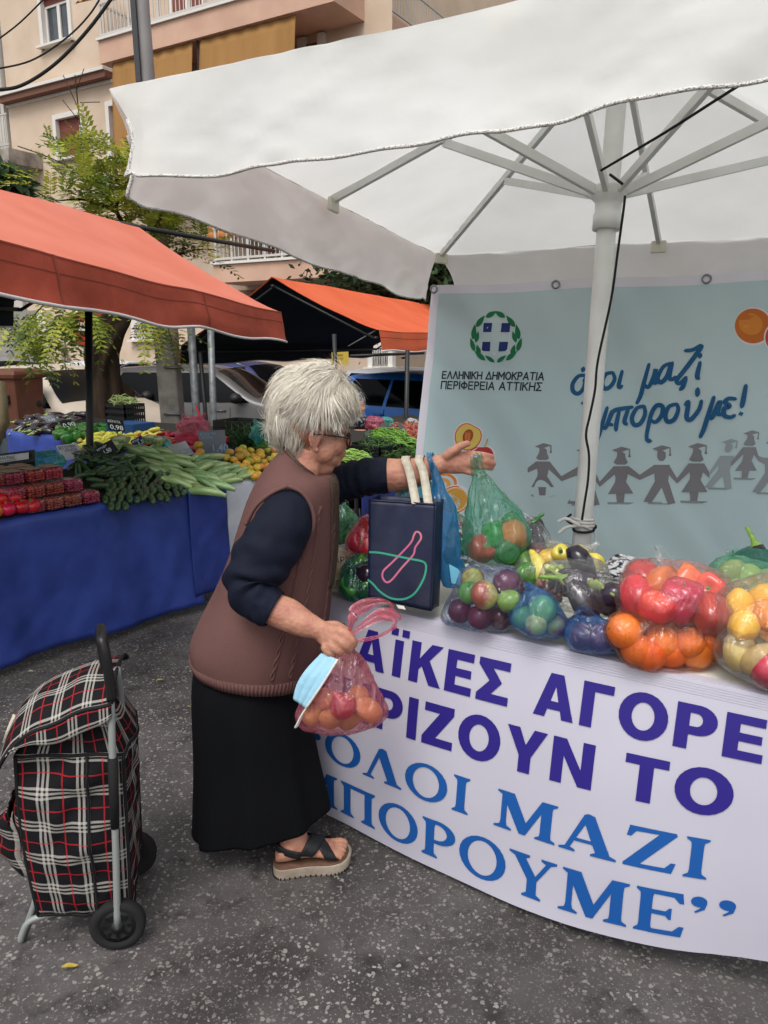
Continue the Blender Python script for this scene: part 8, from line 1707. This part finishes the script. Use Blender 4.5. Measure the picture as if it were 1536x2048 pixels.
m.tube([bagpt(0, .34, v / 24) - ty * .003 for v in range(25)], .004, 6); m.build('piping', M_pip, TR)
# front pocket bulging at the left
def pk_(u, v): e = math.sin(math.pi * u) ** .5 * math.sin(math.pi * min(1, .12 + v * .95)) ** .6; q = bagpt(1, .08 + .84 * u, .22 + .42 * v); return q + tx * (.005 + .075 * e + .01 * noise.noise(Vector((u * 4, v * 5, 8))))
uv_grid(pk_, 20, 20, .22, .2, .03, .07, 'front_pocket', TR)
def pf_(u, v): q = pk_(u, .98 - .0 * v); return q + tx * (.004 + .012 * math.sin(v * 3)) + Vector((0, 0, .035 - .085 * v)) + ty * .0
uv_grid(pf_, 16, 8, .22, .1, .0, .0, 'pocket_flap', TR)
m = MB(); m.tube([pf_(u / 16, 1) for u in range(17)], .004, 6); m.build('piping', M_pip, TR)
# gathered shoulder of cloth rising to the flap
def sh_(u, v):
    a = u * 4; k = int(a) % 4; q = bagpt(k, a - int(a), 1) if u < 1 else bagpt(0, 0, 1); c_ = tr(-.03 + BD * .45, Y0 + BW / 2, zt_b + .13); return q.lerp(Vector((c_.x, c_.y, q.z + .1)), .38 * v) + Vector((0, 0, .075 * v + .012 * math.sin(u * 60) * v * (1 - v) * 2))
uv_grid(sh_, 72, 8, 1.04, .12, 0, .03, 'gathered_top', TR)
# lid flap: domed over the top, falling forward
def lid_(u, v):
    y = lerp(Y0 - .03, Y0 + BW + .02, u); x = lerp(-.03, BD + .045, v); dome = .055 * math.sin(math.pi * (.15 + .8 * v)) * (1 - .5 * (2 * u - 1) ** 2) - .03 * abs(2 * u - 1) ** 3
    z = lerp(.735, .615, v) + dome - .095 * max(0, (v - .78) / .22) ** 1.6 + .008 * noise.noise(Vector((u * 4, v * 4, 3))) - .004 * math.sin(v * 18) * (1 - u)
    return tr(x, y, z)
uv_grid(lid_, 30, 36, .3, .36, .02, .04, 'lid_flap', TR)
m = MB(); m.tube([lid_(0, v / 30) for v in range(31)], .0055, 6); m.tube([lid_(1, v / 30) for v in range(31)], .0055, 6); m.tube([lid_(u / 20, 1) for u in range(21)], .0055, 6); m.tube([lid_(u / 20, 0) for u in range(21)], .0055, 6); m.build('piping', M_pip, TR)
uv_grid(lambda u, v: lid_(0, u) - ty * .002 + Vector((0, 0, -.055 * v * math.sin(math.pi * min(1, .2 + u)) - .002)) - ty * .006 * v, 30, 5, .36, .055, .0, .06, 'lid_skirt', TR)
m = MB(); z_ = [lid_(.38, .84), lid_(.38, .9), lid_(.38, .95)]; m.tube([p + Vector((0, -.002, .006)) for p in z_], .006, 6, flat=.4); m.build('zip_pull', M_cream, TR)
# frame
m = MB()
for y in (-.012, .215):
    m.tube(crom([tr(.0, y, .07), tr(-.012, y, .3), tr(-.024, y * .8, .6), tr(-.03, y * (.5 if y > 0 else -.1), .76)], 4), .0095, 10)
m.tube([tr(-.002, -.01, .1), tr(-.002, .215, .1)], .008, 8); m.build('frame', M_tube, TR)
m = MB(); m.tube([tr(-.015, -.012, .37), tr(-.018, -.012, .45), tr(-.023, -.009, .57)], [.011, .0125, .0135], 12); m.build('frame_sleeve', M_pip, TR)
m = MB(); gp = crom([tr(-.03, .0, .72), tr(-.026, .002, .82), tr(-.02, .008, .865), tr(-.014, .02, .88), tr(-.008, .06, .882), tr(.0, .10, .88), tr(.006, .112, .865), tr(.006, .12, .82), tr(.0, .128, .72)], 6); m.tube(gp, .0125, 12); m.build('handle', M_grip, TR)
m = MB(); m.tube([tr(.0, -.012, .072), tr(.0, axl + .012, .072)], .007, 10); m.build('axle', M_tube, TR)
m = MB(); st_ = crom([tr(.02, .06, .10), tr(.15, .06, .085), tr(.235, .06, .07), tr(.262, .06, .03), tr(.268, .065, .008), tr(.268, .1, .006), tr(.268, .18, .006), tr(.268, .215, .008), tr(.262, .22, .03), tr(.235, .22, .07), tr(.15, .22, .085), tr(.02, .22, .10)], 5); m.tube(st_, .0085, 10); m.build('stand', M_tube, TR)
for yy, sg in ((0, -1), (axl, 1)):
    wc = tr(0, yy, .072); a = ty * sg; w_ = MB(); w_.lathe([(.048, -.014), (.066, -.017), (.072, -.011), (.072, .011), (.066, .017), (.052, .017), (.048, .012)], wc, 40, axis=a); wo = w_.build('wheel', M_tyre, TR)
    r_ = MB(); r_.lathe([(.05, .010), (.047, .013), (.018, .010), (.016, .02), (.0, .021)], wc, 30, axis=a); r_.build('rim', M_grip, wo)
    sp = MB(); e1 = Vector((0, 0, 1)); e2 = a.cross(e1)
    for k in range(8):
        an = k * math.pi / 4; d = e1 * math.cos(an) + e2 * math.sin(an); s_ = d.cross(a); ctr = wc + a * .0125 + d * .033; sp.add([ctr + (d * .010 * math.cos(q) + s_ * .006 * math.sin(q)) for q in [2 * math.pi * i / 12 for i in range(12)]], [tuple(range(12))])
    sp.build('rim_hole', mat('hole_dark', rgb('050506'), .9), wo, smooth=False)
# ================================================================== vendors half hidden behind the woman and at the left edge
def scarf_mat():
    return mat('patterned_scarf', rgb('8d8d97'), .8, rgb('17171c'), 26, lo=.44, hi=.5)
hp_ = atY(712, 812, 6.9)
vd = thing('person', (hp_.x, hp_.y, gz(hp_.x, hp_.y)), 'stallholder in a grey and black headscarf half hidden behind the white-haired woman', 'person')
m = MB(); m.ell(hp_, (.085, .1, .115), 16, 12); m.ell(hp_ + Vector((.05, -.06, -.03)), (.03, .03, .03), 10, 8); m.tube([hp_, hp_ - Vector((0, 0, .22))], [.06, .065], 12)
for s in (-.16, .16): m.tube([hp_ + Vector((s, 0, -.28)), hp_ + Vector((s * 1.3, -.12, -.52)), hp_ + Vector((s * 1.1, -.35, -.6))], [.055, .045, .035], 10); m.ell(hp_ + Vector((s * 1.1, -.4, -.61)), (.04, .06, .02), 10, 8)
for s in (-.09, .09): m.tube([(hp_.x + s, hp_.y, hp_.z - .75), (hp_.x + s, hp_.y, vd.location.z + .03)], [.08, .05], 10)
m.tube([hp_ - Vector((0, 0, .2)), hp_ - Vector((0, 0, .8))], [.12, .16], 14); m.build('body', M_skin, vd, remesh=.014, smooth_it=3)
m = MB(); m.ell(hp_ + Vector((-.012, .02, .025)), (.1, .115, .12), 20, 14); m.ell(hp_ + Vector((-.01, .0, -.13)), (.11, .1, .08), 16, 12); m.build('headscarf', scarf_mat(), vd, remesh=.012, smooth_it=3)
m = MB(); m.loft([[Vector((hp_.x + rx * math.cos(a), hp_.y + ry * math.sin(a), z)) for a in [2 * math.pi * i / 24 for i in range(24)]] for rx, ry, z in ((.09, .08, hp_.z - .18), (.2, .14, hp_.z - .26), (.24, .17, hp_.z - .5), (.25, .19, hp_.z - .8), (.28, .2, vd.location.z + .25))]); m.build('black_coat', M_black, vd)
m = MB()
for s in (-.17, .17): m.tube([hp_ + Vector((s, 0, -.27)), hp_ + Vector((s * 1.3, -.12, -.52)), hp_ + Vector((s * 1.12, -.32, -.59))], [.075, .065, .055], 12)
m.build('sleeves', M_black, vd)
sk_ = atY(553, 872, 6.2); m = MB(); m.ell(sk_, (.075, .1, .15), 16, 14)
V2 = [tuple(Vector(p) + Vector((.02 * noise.noise(Vector(p) * 9), .02 * noise.noise(Vector(p) * 9 + Vector((4, 0, 0))), 0))) for p in m.v]; m.v = V2
m.ell(sk_ + Vector((0, 0, .16)), (.025, .025, .04), 10, 8); tag(m.build('sack_standin', FILM['black']), 'black plastic sack behind the green bag, left of the woman\'s head', 'sack')  # simple sack form stands in for unclear black clothing
lp = atY(-52, 760, 6.0); ld = thing('person', (lp.x, lp.y, gz(lp.x, lp.y)), 'person in a khaki shirt and pale jeans cut off at the left edge', 'person')
m = MB(); hd_ = Vector((lp.x, lp.y, 1.55)); m.ell(hd_, (.08, .1, .12), 16, 12); m.tube([hd_, hd_ - Vector((0, 0, .2))], .055, 12); m.tube([hd_ - Vector((0, 0, .2)), hd_ - Vector((0, 0, .7))], [.12, .15], 14)
for s in (-1, 1):
    m.tube([hd_ + Vector((s * .17, 0, -.25)), hd_ + Vector((s * .2, -.05, -.55)), hd_ + Vector((s * .17, -.2, -.75))], [.05, .042, .03], 10); m.ell(hd_ + Vector((s * .165, -.24, -.79)), (.035, .05, .045), 10, 8)
    m.tube([hd_ + Vector((s * .09, 0, -.7)), Vector((lp.x + s * .1, lp.y, ld.location.z + .06))], [.09, .05], 12); m.ell((lp.x + s * .1, lp.y - .06, ld.location.z + .035), (.045, .12, .035), 12, 8)
m.build('body', M_skin, ld, remesh=.014, smooth_it=3)
m = MB(); m.ell(hd_ + Vector((0, .03, .035)), (.092, .1, .11), 16, 12); m.build('hair', M_bark, ld)
m = MB(); m.loft([[hd_ + Vector((rx * math.cos(a), ry * math.sin(a), z)) for a in [2 * math.pi * i / 24 for i in range(24)]] for rx, ry, z in ((.08, .07, -.16), (.19, .12, -.22), (.2, .14, -.45), (.19, .14, -.72))]); m.build('shirt', mat('khaki', rgb('8a7d5f'), .85, rgb('786c50'), 6), ld)
m = MB()
for s in (-1, 1): m.tube([hd_ + Vector((s * .16, 0, -.23)), hd_ + Vector((s * .2, -.05, -.53)), hd_ + Vector((s * .17, -.19, -.72))], [.072, .06, .05], 12)
m.build('sleeves', ld.children[-1].data.materials[0], ld)
m = MB()
for s in (-1, 1): m.tube([hd_ + Vector((s * .09, 0, -.66)), Vector((lp.x + s * .1, lp.y, ld.location.z + .1))], [.11, .08], 14)
m.build('jeans', mat('pale_denim', rgb('9aa6b2'), .85, rgb('8894a2'), 14), ld)
# loose stall bags
def crumple(lab, px, py, Y, rx, rz, fm, seed, ears=True):
    c = atY(px, py, Y); t = thing('plastic_bag', c - Vector((0, 0, rz)), lab, 'bag'); m = MB()
    def f(u, v):
        d = Vector((math.cos(u * 6.283) * math.sin(v * 3.14), math.sin(u * 6.283) * math.sin(v * 3.14), -math.cos(v * 3.14))); k = 1 + .35 * noise.noise(d * 2.2 + Vector((seed, 0, 0))) + .18 * abs(noise.noise(d * 6 + Vector((seed, 3, 0)))); return c + Vector((d.x * rx, d.y * rx * .7, d.z * rz)) * k
    m.grid(f, 34, 20); m.build('film', FILM[fm], t)
    if ears: m = MB(); strip(m, [c + Vector((-rx * .2, 0, rz * .7)), c + Vector((-rx * .5, 0, rz * 1.2)), c + Vector((-rx * .6, 0, rz * 1.5))], .06, .015, (1, 0, 0)); strip(m, [c + Vector((rx * .3, 0, rz * .7)), c + Vector((rx * .5, 0, rz * 1.1)), c + Vector((rx * .9, 0, rz * 1.4))], .06, .02, (1, 0, 0)); m.build('handle', FILM[fm], t)
FILM['rose'] = film('rose_film', (.78, .16, .26, 1), .6, .25, 40, tint=.7)
crumple('crumpled green bag behind the berry punnets', 92, 922, 4.7, .115, .06, 'teal', 1, False)
crumple('pink plastic bag heaped on the red peppers in front of the concrete pole', 386, 862, 6.3, .14, .1, 'rose', 2)
crumple('green plastic bag beside the crate left of the woman', 522, 868, 6.0, .085, .08, 'teal', 3)
crumple('small teal bag tucked behind the pale price card', 322, 888, 5.5, .06, .05, 'teal', 4, False)
crumple('dark red plastic bag on the far stall', 748, 850, 6.9, .1, .07, 'rose', 5, False)
crumple('shiny green bag at the back of the far stall', 772, 848, 7.2, .08, .06, 'teal', 6, False)
crumple('white plastic bag at the right of the far stall near the banner', 824, 850, 7.2, .06, .06, 'white', 7, False)
m = MB(); m.tube([atY(392, 812, 6.6), atY(412, 862, 6.3)], .008, 6); tag(m.build('red_strap', mat('red_plastic', rgb('c02a38'), .5)), 'thin red plastic strip stretched up from the pink bag to the grey post', 'strap')
# fallen leaves
M_fall = mat('fallen_leaf', rgb('8a8a2c'), .6, rgb('9d8f3a'), 60, rnd=.3); M_fallb = mat('brown_leaf', rgb('7a5a35'), .7)
for k, (px, py, L_, rz, mt, lab) in enumerate(((140, 1937, .04, .3, M_fall, 'yellow-green leaf lying in front of the trolley wheel'), (320, 1362, .035, .7, M_fall, 'pale leaf on the asphalt between the trolley and the woman'), (342, 1312, .03, 1.4, M_fallb, 'curled brown leaf farther up the road by the blue tarpaulin'), (458, 1703, .022, .2, M_fallb, 'tiny orange-brown leaf by the skirt hem'), (378, 1415, .02, .1, M_fall, 'small leaf on the asphalt left of the skirt'), (62, 1344, .02, .4, M_trimw, 'scrap of white paper on the road by the blue tarpaulin'))):
    c = atZ(px, py, .008); d = Vector((math.cos(rz), math.sin(rz), 0)); s_ = Vector((-d.y, d.x, 0)); m = MB(); m.grid(lambda u, v: c + d * (u - .5) * L_ + s_ * (v - .5) * L_ * .42 * math.sin(.15 + u * 2.85) + Vector((0, 0, .004 + .25 * L_ * (abs(v - .5)) + .08 * L_ * math.sin(u * 5))), 8, 4); tag(m.build('fallen_leaf' if k != 5 else 'paper_scrap', mt), lab, 'leaf' if k != 5 else 'paper')
